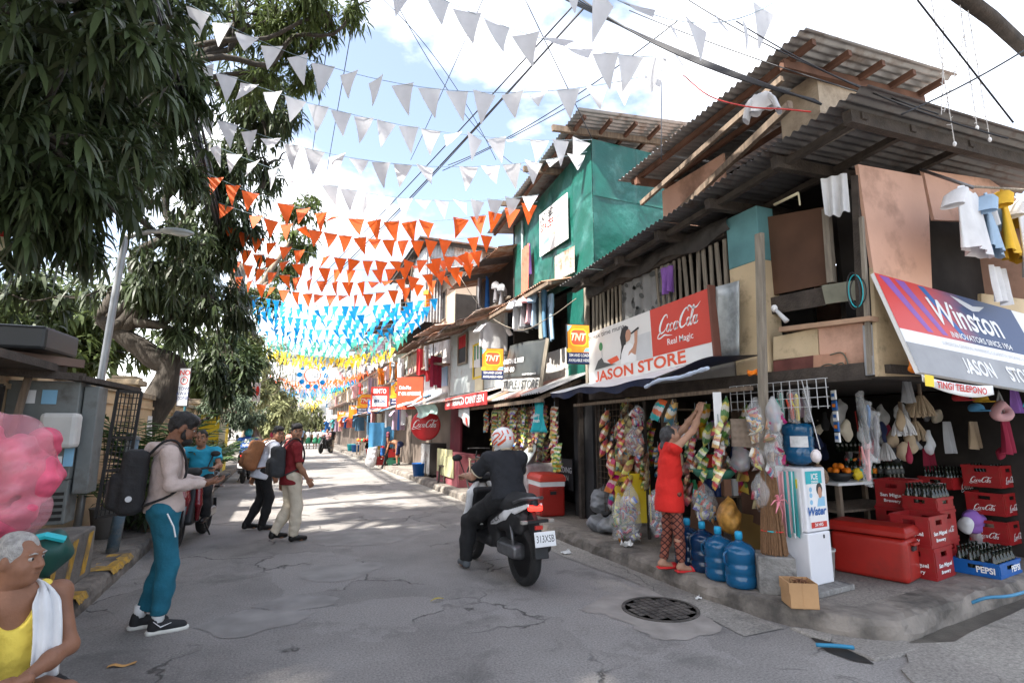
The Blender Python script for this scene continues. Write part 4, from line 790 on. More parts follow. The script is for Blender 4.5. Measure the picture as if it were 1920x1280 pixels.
# ---------------------------------------------------------------- the row of houses farther down the street
FR = random.Random(21)
WALLS = [mat('far_wall_%d' % i, c, .88, .16, 1.5, .15, 20, dirt=((.3, .25, .21), .35, 1.5)) for i, c in enumerate(((.62, .60, .56), (.52, .40, .30), (.45, .52, .50), (.60, .52, .42), (.55, .30, .22), (.40, .44, .47), (.66, .64, .62), (.34, .25, .2)))]
AWN = [RUSTW, GALV, mat('red_awning', (.5, .2, .16), .7), TARPW, mat('tan_awning', (.55, .45, .36), .8), cols[3], mat('blue_awning', (.12, .28, .42), .7)]
CK = list(CL)
def far_house(y0, y1, h2, h3, wi, label, x=4.5):
 h = thing('row_house', label, 'house', (x + 1, (y0 + y1) / 2, 0)); m1, m2 = WALLS[wi % 8], WALLS[(wi + 3) % 8]; L = y1 - y0
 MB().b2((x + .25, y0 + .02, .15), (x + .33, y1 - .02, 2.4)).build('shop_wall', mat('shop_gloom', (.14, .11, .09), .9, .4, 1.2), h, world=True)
 up = MB().b2((x, y0 + .02, 2.4), (x + 2.5, y1 - .02, h2)); up.build('upper_wall', m1, h, world=True)
 X2 = x + .15
 if h3: MB().b2((X2, y0 + .1, h2 + .02), (x + 2.5, y1 - .1, h3)).build('top_wall', m2, h, world=True)
 n = max(1, int(L / 1.5))
 for z0, z1, X in ((2.9, 3.9, x),) + (((h2 + .5, h2 + 1.4, X2),) if h3 else ()):
  for i in range(n):
   c = y0 + L * (i + .5) / n + FR.uniform(-.15, .15); wv = FR.uniform(.3, .48)
   window(h, X, c - wv, c + wv, z0, min(z1, (h2 if X == x else h3) - .25), None, CL[FR.choice(CK)] if FR.random() < .6 else None)
 for i in range(max(1, int(L / .9))):
  a = y1 - i * .9; b = max(y0, a - .92)
  MB.build(corr((x - FR.uniform(.8, .95), a, 2.3 + FR.uniform(-.05, .05)), (0, b - a, 0), (1.0, 0, FR.uniform(.35, .45)), 8, .015), 'awning_sheet', AWN[(wi + i * 2) % 7], h, world=True, smooth=True)
 k = 0
 for zt_, X in ((h2, x),) + (((h3, X2),) if h3 else ()):
  MB.build(corr((X - .5, y1 + .05, zt_ + .1), (0, y0 - y1 - .1, FR.uniform(-.15, .1)), (2.9, 0, .5), 8, .02, .16), 'roof_sheet', [GALD, BR, RUST, GALV][(wi + k) % 4], h, world=True, smooth=True); k += 1
 MB().beam((x - .45, y0, 4.25), (x - .45, y1, 4.2), .05).build('ledge_rail', WOOD, h, world=True)
 for i in range(int(L / .6)):
  y = y0 + .3 + i * .6; MB().beam((x - .45, y, 3.5), (x - .45, y, 4.2), .03).build('rail_post', WOOD, h, world=True)
 MB().b2((x - .5, y0, 3.42), (x, y1, 3.48)).build('ledge_floor', BR, h, world=True)
 return h
yy = 15.35; specs = [(2.9, 4.6, 6.4, 6, 'white patched row house with plants on its ledge next to the shack'), (3.1, 4.4, 6.9, 1, 'brown row house behind the red cola banner sign'), (3.4, 4.8, 6.6, 2, 'grey green row house with blue jeans hung below'), (3.6, 4.5, 6.2, 3, 'sand coloured row house with tan awning sheets'),
   (4.0, 4.7, 7.0, 4, 'orange brown row house past the sand coloured one'), (4.5, 4.6, 6.0, 5, 'blue grey row house far down the street'), (5, 4.8, 7.2, 6, 'pale tall row house far down the street'), (6, 4.4, 6.2, 7, 'dark brown row house near the street end'), (8, 4.9, 7.5, 0, 'last grey row house before the street end')]
for L_, h2, h3, wi, lb in specs: far_house(yy, yy + L_, h2, h3, wi, lb); yy += L_ + .05
# closing buildings at the end of the street
for (x0, x1, y, h, wi, lb) in ((-1.5, 9, 92, 13, 6, 'pale multi storey building closing the end of the street'), (-16, -2.2, 84, 8, 0, 'low pale building behind the far trees')):
 t = thing('distant_building', lb, 'building', ((x0 + x1) / 2, y, 0)); MB().b2((x0, y, 0), (x1, y + 6, h)).build('wall', WALLS[wi], t, world=True)
 for i in range(int((x1 - x0) / 1.6)):
  for z in np.arange(1.2, h - 1.2, 2.6): MB().b2((x0 + .5 + i * 1.6, y - .03, z), (x0 + 1.4 + i * 1.6, y + .02, z + 1.4)).build('window', INK['grey'], t, world=True)
 MB().b2((x0 - .2, y - .3, h), (x1 + .2, y + 6, h + .3)).build('roof', GALV, t, world=True)
# laundry, signs and hanging goods along the row
pal = ['white', 'lblue', 'denim', 'pink', 'coral', 'teal', 'grey', 'orange', 'blue', 'cream', 'red', 'mauve']
for i in range(46):
 y = 15.6 + i * .72 + FR.uniform(-.2, .2) + max(0, i - 24) * .35; k = FR.choice(['shirt', 'shirt', 'sheet', 'trousers']); c = FR.choice(pal); lo = FR.random() < .45
 z = FR.uniform(2.15, 2.3) if lo else FR.choice([4.1, 4.2, 4.25, 5.9])
 hang(k, CL[c], (3.62 + FR.uniform(-.08, .25) if lo else 3.95 + FR.uniform(-.1, .15), y, z), R(FR.uniform(10, 80)), '%s %s hung along the row of far houses' % ({'lblue': 'light blue', 'denim': 'denim blue'}.get(c, c), {'shirt': 'shirt', 'sheet': 'cloth', 'trousers': 'trousers'}[k]), 'clothes along the far houses', FR.uniform(.4, .6), FR.uniform(.55, .9), i)
hang('sheet', CL['skyb'], aX(716, 792, 3.5), R(20), 'wide sky blue cloth under the far awnings', None, 1.1, .9, 3); hang('sheet', CL['maroon'], aX(818, 668, 4.1), R(40), 'dark red towel on the ledge beside the plants', None, .55, .9, 4); hang('sheet', CL['red'], aX(809, 672, 4.1), R(40), 'red towel on the ledge beside the plants', None, .5, .7, 8)
sgn = [(712, 745, 'red', 'BINTO', 'SIM & LOAD', .75, 'red and white load sign above the blue cloth'), (664, 772, 'orange', 'TNT', '', .6, 'small orange sign far down the row'), (640, 780, 'orange', 'TNT', '', .55, 'tiny orange sign beyond the others'), (700, 762, 'blue', 'LOAD', 'HERE', .5, 'small blue load sign behind the red one')]
for px, py, c, a, b, s_, lb in sgn:
 p = aX(px, py, 3.7); sg = sign_root('hanging_sign', lb, p); F = frame((0, 0, 0), (.93, -.3, 0), (0, 0, 1)); mb = MB(); mb.at(F).b2((-s_ / 2, -s_ * .6, -.04), (s_ / 2, s_ * .6, 0)); mb.build('board', INK[c], sg); lettering(a, F, s_ * .36, INK['white'], sg, .01, at=(0, s_ * .35), fit=s_ * .7, world=False)
 if b: rectd('white_panel', F, -s_ * .4, -s_ * .5, s_ * .4, s_ * .1, INK['white'], sg, .004, world=False); lettering(b, F, s_ * .25, INK['navy'], sg, .008, at=(0, -s_ * .2), fit=s_ * .65, d=.008, world=False)
# ---------------------------------------------------------------- left side: boundary wall, meter cage, posts
WALLC = mat('cream_wall', (.52, .38, .23), .9, .12, 2.2, .25, 30, dirt=((.24, .17, .11), .3, 1.6))
CAPC = mat('wall_cap_concrete', (.40, .32, .22), .95, .3, 4, .6, 25, dirt=((.1, .085, .07), .5, 4.))
XW = -2.5
lw = thing('boundary_wall', 'cream plastered boundary wall with square pillars and mouldings behind the plants', 'wall', (XW, 12, 0))
piers = [3.3, 7.4, 11.4, 15.4, 19.4, 23.4]
for i in range(5):
 a, b = piers[i] + .22, piers[i + 1] - .22
 MB().b2((XW - .2, a, .15), (XW, b, 2.12)).build('wall_panel', WALLC, lw, world=True)
 MB().b2((XW - .24, a, 2.12), (XW + .05, b, 2.22)).build('coping', CAPC, lw, world=True, bevel=.01)
 MB().b2((XW - .01, a, 1.93), (XW + .03, b, 1.98)).build('moulding', WALLC, lw, world=True)
 c = (a + b) / 2                                # blind arch line
 MB().tube([(XW + .005, c + .75 * math.cos(t), 1.0 + .72 * math.sin(t)) for t in [math.pi * k / 16 for k in range(17)]], .012, 5).build('arch_line', mat('arch_line', (.2, .14, .09), .9), lw, world=True)
for p in piers:
 MB().b2((XW - .26, p - .22, .15), (XW + .07, p + .22, 2.3)).build('pillar', WALLC, lw, world=True, bevel=.01)
 c = MB().b2((XW - .34, p - .3, 2.3), (XW + .15, p + .3, 2.4)).build('pillar_cap', CAPC, lw, world=True, bevel=.015)
 MB().b2((XW - .28, p - .24, 2.4), (XW + .09, p + .24, 2.46)).build('cap_top', CAPC, c, world=True, bevel=.02)
tag(MB().b2((XW + .006, 12.75, 1.32), (XW + .012, 13.25, 1.8)).build('notice_paper', WHITEP), 'faded white notice pasted inside the blind arch of the cream wall', 'notice')
# meter cage
MET = mat('cabinet_steel', (.20, .215, .21), .6, .18, 4, metal=.3, dirt=((.1, .09, .08), .35, 4.))
BLK = mat('black_iron', (.03, .028, .027), .6, .2, 10, metal=.4)
mc = thing('electric_meter_cage', 'electric meter cabinet in a black wire cage on a striped plinth', 'meter cage', (-2.05, 6.9, .15))
pl = MB().b2((-2.6, 4.2, .15), (-1.64, 6.72, .60)).build('plinth', mat('plinth_concrete', (.17, .155, .14), .95, .3, 4, .5, 30), mc, world=True, bevel=.015)
for k in range(5): y = 4.7 + k * .42; MB().poly([(-1.637, y, .2), (-1.637, y + .14, .2), (-1.637, y + .28, .56), (-1.637, y + .14, .56)]).build('yellow_stripe', YP, pl, world=True)
for i in range(2):
 xx = -2.32 + i * .36; MB().b2((xx - .175, 6.75, .62), (xx + .175, 7.05, 1.05)).build('lower_cabinet', MET, mc, world=True, bevel=.01)
 for k in range(5): MB().b2((xx - .15, 6.74, .66 + k * .06), (xx + .15, 6.752, .69 + k * .06)).build('vent_slat', BLK, mc, world=True)
MB().b2((-2.36, 6.72, 1.05), (-1.78, 7.05, 2.02)).build('cabinet', MET, mc, world=True, bevel=.012)
MB().b2((-1.77, 6.8, .9), (-1.64, 7.1, 1.98)).build('side_cabinet', MET, mc, world=True, bevel=.01)
MB().b2((-2.02, 6.52, 1.36), (-1.72, 6.72, 1.70)).build('meter_box', mat('meter_white', (.60, .59, .56), .5), mc, world=True, bevel=.04)
pp = [INK['white'], INK['sky'], INK['teal'], INK['lgrey']]
for i, (x, z, w_, h_) in enumerate(((-2.18, 1.86, .1, .13), (-2.02, 1.86, .12, .14), (-2.25, 1.2, .1, .2), (-2.1, 1.28, .09, .16), (-1.9, 1.2, .1, .16), (-1.8, 1.28, .08, .2))): MB().b2((x - w_ / 2, 6.712 - .002 * i, z - h_ / 2), (x + w_ / 2, 6.716 - .002 * i, z + h_ / 2)).build('sticker', pp[i % 4], mc, world=True)
lettering('VLT\n#2  WAV\nC2A', frame((-2.05, 6.714, 1.2), (1, 0, 0), (0, 0, 1)), .11, INK['dgrey'], mc, 0)
def mesh_panel(parent, o, u, v, nu, nv, r=.005):
 o = V(o); u = V(u); v = V(v); g_ = MB()
 for i in range(nu + 1): g_.beam(o + u * (i / nu), o + u * (i / nu) + v, r * 2)
 for j in range(nv + 1): g_.beam(o + v * (j / nv), o + v * (j / nv) + u, r * 2)
 q = g_.build('wire_mesh', BLK, parent, world=True); q['kind'] = 'stuff'
 f = MB()
 for a, b in ((o, o + u), (o + v, o + u + v), (o, o + v), (o + u, o + u + v), (o + v * .36, o + u + v * .36), (o + v * .62, o + u + v * .62)): f.beam(a, b, .03)
 f.build('cage_frame', BLK, parent, world=True)
mesh_panel(mc, (-1.62, 7.12, .62), (.17, .24, 0), (.06, .02, 1.34), 6, 20)
mesh_panel(mc, (-2.75, 6.2, 1.1), (.42, .3, 0), (.02, 0, .85), 6, 11)
MB().beam((-2.34, 6.62, .55), (-2.16, 6.60, 2.1), .05).build('cage_post', WOOD, mc, world=True)
MB().beam((-1.80, 6.6, 2.05), (-1.50, 7.6, 2.0), .14, .05).beam((-2.8, 6.1, 2.08), (-1.74, 6.66, 2.06), .1, .07).build('cage_roof_edge', SOOT, mc, world=True)
MB().b2((-3.2, 5.2, 2.10), (-1.92, 6.75, 2.17)).b2((-3.2, 5.4, 2.17), (-2.1, 6.9, 2.22)).build('cage_roof', SOOT, mc, world=True)
MB().beam((-3.1, 5.0, 2.22), (-1.80, 6.72, 2.2), .09, .08).build('roof_plank', mat('muddy_plank', (.15, .10, .08), .9), mc, world=True)
t = tag(MB().ext([(-2.85, 6.1, 2.26), (-2.05, 6.1, 2.26), (-2.0, 6.8, 2.26), (-2.8, 6.8, 2.26)], (0, 0, .22)).build('plastic_tub', mat('black_plastic', (.02, .021, .022), .4), bevel=.03), 'long black plastic tub on top of the meter cage roof', 'tub')
mc.location.x -= .14; pl.location.x += .13
bp = aZ(210, 1035, .15)
t = thing('bollard_post', 'leaning steel bollard with worn blue and yellow paint beside the cage', 'bollard', bp)
MB().tube([(0, 0, 0), (.03, .02, .45), (.075, .05, 1.28)], .062, 14).build('post', mat('worn_blue_post', (.10, .15, .19), .7, .3, 6, .4, 20, dirt=((.30, .26, .2), .45, 4.)), t, smooth=True); MB().lathe([(.07, 0), (.07, .03), (.01, .05)], 14, (.075, .05, 1.27)).build('cap', MET, t)
# street lamp
lb = V((-2.3, 8.55, .15)); t = thing('street_lamp', 'tall grey steel street lamp with curved arm above the meter cage', 'lamp', lb)
MB().tube(spline([(0, 0, 0), (.06, .03, 2.2), (.12, .05, 3.9), (.17, .04, 4.02), (.4, -.03, 4.10), (.6, -.1, 4.12)], 5), [.045] * 11 + [.032] * 15, 10).build('pole', mat('lamp_steel', (.33, .34, .35), .45, metal=.6), t, smooth=True)
SDF(.02).ell((.78, -.16, 4.12), (.2, .09, .045)).box((.62, -.1, 4.12), (.06, .04, .03), .01).build('lamp_head', mat('lamp_grey', (.35, .38, .38), .5), t, h=.012)
MB().ell((.8, -.165, 4.09), (.13, .06, .035)).build('lamp_glass', mat('lamp_lens', (.5, .52, .5), .2), t, smooth=True)
# narrow vertical sign on a teal pole
sp = aX(322, 1000, -1.75); t = thing('parking_sign', 'narrow vertical no parking sign on a teal pole', 'sign', (-1.75, sp.y, .15)); k = aX(336, 760, -1.75); k2 = aX(338, 688, -1.75)
MB().tube([(0, 0, 0), (.02, 0, k2.z - .1)], .022, 8).build('pole', mat('teal_pole', (.04, .16, .19), .5), t); hh = k2.z - k.z
F = frame((.05, k.y - sp.y - .03, (k.z + k2.z) / 2 - .15), (.85, -.5, 0), (.03, 0, 1)); mb = MB(); mb.at(F).b2((-.1, -hh / 2, -.01), (.1, hh / 2, .01)); mb.build('board', INK['lgrey'], t); mb = MB(); mb.at(F).b2((-.115, -hh / 2 - .015, -.012), (.115, hh / 2 + .015, .008)); mb.build('frame', BLK, t)
lettering('NO', F, .13, INK['red'], t, .003, at=(0, hh * .38), d=.012, world=False); decal('red_ring', F, circ(0, hh * .17, .075), INK['red'], t, .012, world=False); decal('ring_inner', F, circ(0, hh * .17, .055), INK['white'], t, .013, world=False)
lettering('P', F, .11, INK['black'], t, .003, at=(0, hh * .17), d=.014, world=False); lettering('TOW\nAWAY\nZONE', F, .085, INK['navy'], t, .001, at=(0, -hh * .18), d=.012, world=False)
# banner, yellow booth, leaning panel
c = aX(462, 730, -1.6); t = thing('hanging_banner', 'printed picture banner strung from the vine covered pole', 'banner', c); F = frame((0, 0, 0), (1, -.05, 0), (.05, 0, 1))
mb = MB(); mb.at(F).grid(lambda u, v: ((u - .5) * 1.15 - .1 * (1 - v) * 0, (v - .5) * .85 - .12 * u, .03 * math.sin(u * 8)), 14, 6); mb.build('cloth', mat('banner_cloth', (.66, .58, .56), .7), t, smooth=True)
for x, y, c_ in ((-.42, .02, 'pink'), (-.28, 0, 'skin'), (.3, -.05, 'skin'), (.46, -.05, 'maroon' if False else 'red')): decal('face_print', F, circ(x, y, .07, .22), INK[c_], t, .05, world=False)
lettering('MP\nGRAD', F, .2, INK['blue'], t, .004, at=(0, .05), d=.05, world=False)
MB().tube([(.55, 0, .35), (1.05, .2, .65)], .02).build('banner_arm', OLDW, t)
yb = thing('yellow_booth', 'small yellow guard booth with sloping red roof behind the plants', 'booth', (-2.3, 20.5, 0))
MB().b2((-2.9, 20, .15), (-1.75, 21.4, 2.0)).build('wall', INK['yellow'], yb, world=True); MB().b2((-1.9, 19.95, .15), (-1.72, 20.0, 2.2)).build('post', INK['cream'], yb, world=True)
MB().ext([(-3.1, 19.7, 2.5), (-1.5, 19.7, 2.05), (-1.5, 21.7, 2.05), (-3.1, 21.7, 2.5)], (0, 0, .08)).build('roof', mat('red_roof', (.35, .06, .05), .7), yb, world=True)
p = aZ(478, 870); tp = thing('tilted_canopy', 'tilted pinkish tarpaulin panel on a wooden frame beside the rider', 'panel', (p.x, 18.4, 0))
tri = [aY(x, y, 18.4) for x, y in ((478, 800), (506, 848), (490, 868), (472, 850))]; tp2 = MB().poly(tri).build('tarpaulin', mat('pinkish_tarp', (.36, .27, .27), .7), tp, world=True, solid=.01)
MB().beam(tri[0], tri[1], .06).beam(tri[1], tri[2], .05).beam(tri[0], tri[3], .05).build('frame', WOOD, tp, world=True); MB().beam(tri[1], (tri[1].x + .1, 18.7, 0), .05).beam(tri[2], (tri[2].x, 18.3, 0), .05).build('legs', WOOD, tp, world=True)
# ---------------------------------------------------------------- trees and plants
LEAF = mat('mango_leaf', (.048, .068, .028), .45, .25, 1.2, island=.5, transl=.25, spec=.35)
LEAF2 = mat('light_leaf', (.085, .115, .035), .5, .25, 1., island=.45, transl=.3, spec=.3)
LEAF3 = mat('hazed_far_leaf', (.20, .21, .10), .6, .25, .8, island=.4, transl=.3, spec=.2)  # leaf colour lightened in place of haze over the distant trees
PALML = mat('palm_leaf', (.05, .10, .03), .45, .2, 3, island=.3, transl=.2)
BARK = mat('dark_bark', (.05, .042, .034), .95, .35, 5, .9, 18, stretch=(2, 2, .5))
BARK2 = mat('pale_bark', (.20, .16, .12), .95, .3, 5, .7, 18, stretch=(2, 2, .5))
def leaves(C, A, n, ln, wd, droop, rs, spread=1.):
 """n lance-shaped leaves round each cluster centre C (k,3) with twig direction A (k,3); returns verts, faces"""
 k = len(C); N = k * n; C = np.repeat(C, n, 0); A = np.repeat(A, n, 0)
 d = rs.randn(N, 3) * spread + A; d /= np.linalg.norm(d, axis=1)[:, None]
 L = (ln * rs.uniform(.65, 1.25, N))[:, None]; W = (wd * rs.uniform(.75, 1.2, N))[:, None]
 up = np.array([0, 0, 1.]); s = np.cross(d, up) + rs.randn(N, 3) * .25; s /= np.linalg.norm(s, axis=1)[:, None] + 1e-6
 g = np.array([0, 0, -1.]) * (droop * rs.uniform(.5, 1.4, N))[:, None]
 b = C + d * L * .08; m1 = b + d * L * .36 + g * L * .10; m2 = b + d * L * .70 + g * L * .36; t = b + d * L * .92 + g * L * .72
 P = np.stack([b, m1 + s * W * .5, m1 - s * W * .5, m2 + s * W * .4, m2 - s * W * .4, t], 1).reshape(-1, 3)
 o = np.arange(N)[:, None] * 6
 return P, [(o + np.array([[0, 2, 1]])), (o + np.array([[1, 2, 4, 3]])), (o + np.array([[3, 4, 5]]))]
def np_mesh(name, P, fl, m):
 me = bpy.data.meshes.new(name); loops = []; starts = []; tot = 0; nt_ = []
 q = [f for f in fl]
 vi = np.concatenate([f.ravel() for f in q]); ct = np.concatenate([np.full(len(f), f.shape[1]) for f in q])
 st = np.concatenate([[0], np.cumsum(ct)[:-1]])
 me.vertices.add(len(P)); me.vertices.foreach_set('co', P.astype(np.float32).ravel()); me.loops.add(len(vi)); me.loops.foreach_set('vertex_index', vi.astype(np.int32))
 me.polygons.add(len(ct)); me.polygons.foreach_set('loop_start', st.astype(np.int32)); me.polygons.foreach_set('loop_total', ct.astype(np.int32)); me.update(calc_edges=True); me.materials.append(m); return me
def crown(blobs, n, ln, wd, droop, seed, shell=.5, spread=1.):
 """blobs: (centre, radii, clusters); returns leaf arrays and some cluster points for twigs"""
 rs = np.random.RandomState(seed); Cs = []; As = []
 for c, r_, k in blobs:
  d = rs.randn(k, 3); d /= np.linalg.norm(d, axis=1)[:, None]; u = rs.uniform(0, 1, k) ** shell
  # clump: pull points toward a set of sub-centres so gaps open between clumps
  sub = rs.randn(max(4, k // 45), 3); sub /= np.linalg.norm(sub, axis=1)[:, None]; sub *= rs.uniform(.35, 1, (len(sub), 1))
  p = d * u[:, None]; j = rs.randint(0, len(sub), k); p = np.where(rs.rand(k, 1) < .72, sub[j] + rs.randn(k, 3) * .17, p)
  Cs.append(np.array(c) + p * np.array(r_)); a = p * .7 + np.array([0, 0, -.25]); As.append(a)
 C = np.concatenate(Cs); A = np.concatenate(As); return leaves(C, A, n, ln, wd, droop, rs, spread), C
def limb(mb, a, b, r0, r1, rs, wob=.25, n=7):
 a = np.array(a, float); b = np.array(b, float); pts = []
 for i in range(n + 1):
  t = i / n; p = a + (b - a) * t + (rs.randn(3) * wob * np.linalg.norm(b - a) * .12 if 0 < i < n else 0); pts.append(p)
 P = spline(pts, 3); mb.tube(P, [r0 + (r1 - r0) * i / (len(P) - 1) for i in range(len(P))], 7)
def tree(name, label, base, trunk, blobs, lm, bm, n=9, ln=.2, wd=.04, droop=1., seed=0, r0=.22, twigs=60, group=None, shell=.5):
 rs = np.random.RandomState(seed); t = thing(name, label, 'tree', base, group=group); mb = MB(); P = spline([base] + trunk, 5)
 mb.tube(P, [r0 * (1 - .65 * i / (len(P) - 1)) for i in range(len(P))], 10)
 (LP, LFc), C = crown(blobs, n, ln, wd, droop, seed, shell)
 for c, r_, k in blobs:
  s_ = P[rs.randint(len(P) * 2 // 3, len(P))]; limb(mb, s_, c, r0 * .4, r0 * .12, rs)
  for q in range(max(2, int(twigs * k / sum(b[2] for b in blobs)))): e = np.array(c) + rs.randn(3) * np.array(r_) * .45; limb(mb, c, e, r0 * .12, .012, rs, n=4)
 mb.build('trunk', bm, t, world=True, smooth=True)
 obj('crown', np_mesh('crown', LP, LFc, lm), t, world=True); return t
def E_(px, py, Y, rx, ry, rz, k): c = aY(px, py, Y); return (tuple(c), (rx, ry, rz), k)
# big mango tree over the left pavement (its crown also shades the road)
tree('mango_tree', 'huge dark mango tree with long drooping leaves over the left pavement', (-6.4, 5.4, 0), [(-6.2, 5.4, 3), (-5.2, 5.6, 5.0), (-3.6, 6.0, 6.2)],
  [E_(60, 250, 5.2, .8, 1.2, .9, 300), E_(90, 400, 5.6, .5, .8, .5, 150), E_(160, 120, 6.5, .9, 1.2, 1.1, 330), E_(300, 190, 8.0, .65, 1.1, 1.1, 230), E_(270, 300, 8.6, .7, 1.0, .7, 200), E_(40, 30, 5.0, 1.2, 1.5, 1.0, 260), E_(330, 470, 10., .7, 1.1, .6, 120), E_(110, 290, 6.6, 1.0, 1.2, .8, 310), E_(250, 40, 8., 1.0, 1.3, 1.2, 260)],
  LEAF, BARK, 11, .20, .045, 1.0, 3, .3, 60)
tree('unseen_shade_tree', 'unseen wide crowned tree shading the near end of the road', (-4.6, 1.0, 0), [(-4.5, 1.0, 3), (-4.0, .8, 5.5), (-3.2, .6, 7.2)],  # out of view; crown thickened with large leaves to shade the near road
  [((-4.2, -2.5, 8.6), (2.6, 2.6, 1.5), 560), ((-3.6, .5, 9.2), (2.6, 2.4, 1.5), 560), ((-5.2, 3.4, 8.6), (2.2, 2.2, 1.6), 520), ((-1.0, -2.2, 9.6), (2.4, 2.6, 1.2), 520), ((-1.6, .6, 10.2), (2.0, 2.0, 1.2), 420), ((-6.4, -.5, 7.4), (2, 2.6, 1.8), 420), ((-6.8, 5.6, 7.6), (1.8, 2.6, 2.0), 420), ((-3.2, 3.0, 10.6), (2.0, 2.4, 1.2), 420)], LEAF, BARK, 12, .46, .15, .8, 5, .34, 40)
tree('leaning_tree', 'dark forked tree trunk rising behind the cream wall', (-3.6, 13.4, 0), [tuple(aY(318, 715, 13.4)), tuple(aY(285, 668, 13.4)), tuple(aY(235, 632, 13.4)), tuple(aY(190, 600, 13.4))],
  [E_(380, 440, 13, 1.0, 1.2, .8, 240), E_(400, 560, 13.4, .75, 1, .55, 150), E_(250, 540, 13.4, 1.1, 1.3, .6, 200), E_(470, 180, 13, 1.0, 1.6, 1.3, 230), E_(420, 330, 13, 1.0, 1.5, 1.1, 260), E_(500, 310, 14, .55, .9, .6, 80), E_(350, 620, 13, .35, .5, .3, 40)], LEAF, BARK, 9, .26, .055, 1.1, 8, .36, 70)
tree('street_tree', 'light leaved tree branch reaching over the street past the cables', (-6.2, 10.6, 0), [(-6.0, 10.6, 3), (-4.4, 10.4, 5.6), tuple(aY(420, 80, 10.5))],
  [E_(520, 30, 10.5, 1.1, 1.1, .75, 230), E_(615, 25, 10.0, .75, .9, .42, 110), E_(555, 120, 11, .6, .8, .5, 90), E_(440, 40, 10.5, .9, 1., .8, 170), E_(480, 150, 11, .6, .9, .5, 90), E_(670, 10, 9.8, .3, .5, .3, 34)], LEAF2, BARK, 9, .2, .04, 1.0, 12, .2, 50)
bz = [aY(405, 60, 10), aY(430, 95, 10), aY(455, 150, 10)]
tree('pale_tree', 'paler tree crown standing beyond the orange bunting', (-3.4, 26, 0), [(-3.0, 26, 3), (-2.2, 26, 6), tuple(aY(560, 430, 26))],
  [E_(575, 395, 26, .9, 1.1, .7, 90), E_(560, 450, 26, .9, 1, .8, 80), E_(530, 500, 27, 1.0, 1, 1.0, 90), E_(480, 560, 26, 1.2, 1.2, 1.0, 120)], LEAF2, BARK2, 9, .34, .09, .9, 15, .25, 30)
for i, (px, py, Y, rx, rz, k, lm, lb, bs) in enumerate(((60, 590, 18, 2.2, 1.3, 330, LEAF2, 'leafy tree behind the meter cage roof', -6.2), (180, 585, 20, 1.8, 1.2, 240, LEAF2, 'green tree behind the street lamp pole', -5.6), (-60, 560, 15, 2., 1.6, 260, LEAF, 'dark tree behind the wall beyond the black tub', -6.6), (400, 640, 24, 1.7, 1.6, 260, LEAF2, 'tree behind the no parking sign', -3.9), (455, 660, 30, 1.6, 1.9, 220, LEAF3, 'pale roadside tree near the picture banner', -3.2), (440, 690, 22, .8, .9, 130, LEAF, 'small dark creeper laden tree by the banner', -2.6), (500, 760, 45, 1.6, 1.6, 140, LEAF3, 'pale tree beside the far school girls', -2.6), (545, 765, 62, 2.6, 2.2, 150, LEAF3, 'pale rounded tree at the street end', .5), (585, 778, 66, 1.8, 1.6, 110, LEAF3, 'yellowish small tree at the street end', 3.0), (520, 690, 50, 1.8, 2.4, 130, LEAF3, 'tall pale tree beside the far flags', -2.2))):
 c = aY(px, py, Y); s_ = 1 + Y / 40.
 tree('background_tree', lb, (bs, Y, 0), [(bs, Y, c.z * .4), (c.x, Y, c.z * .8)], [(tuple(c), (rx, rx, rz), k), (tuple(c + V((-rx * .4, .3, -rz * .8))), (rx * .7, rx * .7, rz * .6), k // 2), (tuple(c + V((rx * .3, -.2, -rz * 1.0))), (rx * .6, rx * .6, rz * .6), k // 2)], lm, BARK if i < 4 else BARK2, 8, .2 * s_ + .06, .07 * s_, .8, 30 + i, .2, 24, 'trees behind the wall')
# hanging creeper and bare trunk near the banner
t = thing('creeper_trunk', 'thick pale trunk wrapped in hanging creepers beside the banner', 'tree', (-2.2, 23, 0)); MB().tube(spline([(-2.2, 23, 0), (-2.25, 23, 3), (-2.1, 23, 6), (-2.0, 23.2, 8)], 5), .28, 10).build('trunk', BARK2, t, world=True, smooth=True)
(P_, F_), _c = crown([((-1.9, 22.8, 5.2), (.4, .4, 1.3), 90), ((-1.75, 22.6, 3.0), (.45, .4, 1.2), 110), ((-2.0, 22.8, 1.6), (.6, .4, 1.0), 70)], 8, .2, .08, 1.2, 77); obj('crown', np_mesh('crown', P_, F_, LEAF), t, world=True)
c0 = aY(395, 690, 15); t = thing('hanging_creeper', 'dark creeper hanging down from the branches above the palms', 'plant', c0); (P_, F_), _c = crown([(tuple(c0 + V((0, 0, .6))), (.3, .3, .6), 60), (tuple(c0), (.35, .3, .7), 90), (tuple(c0 + V((.25, 0, -.5))), (.25, .2, .45), 50)], 8, .2, .06, 1.3, 78); obj('foliage', np_mesh('foliage', P_, F_, LEAF), t, world=True); MB().tube(spline([c0 + V((0, 0, 1.8)), c0 + V((.1, 0, .6)), c0 + V((.2, 0, -.8))], 4), .02).build('stem', BARK, t, world=True)
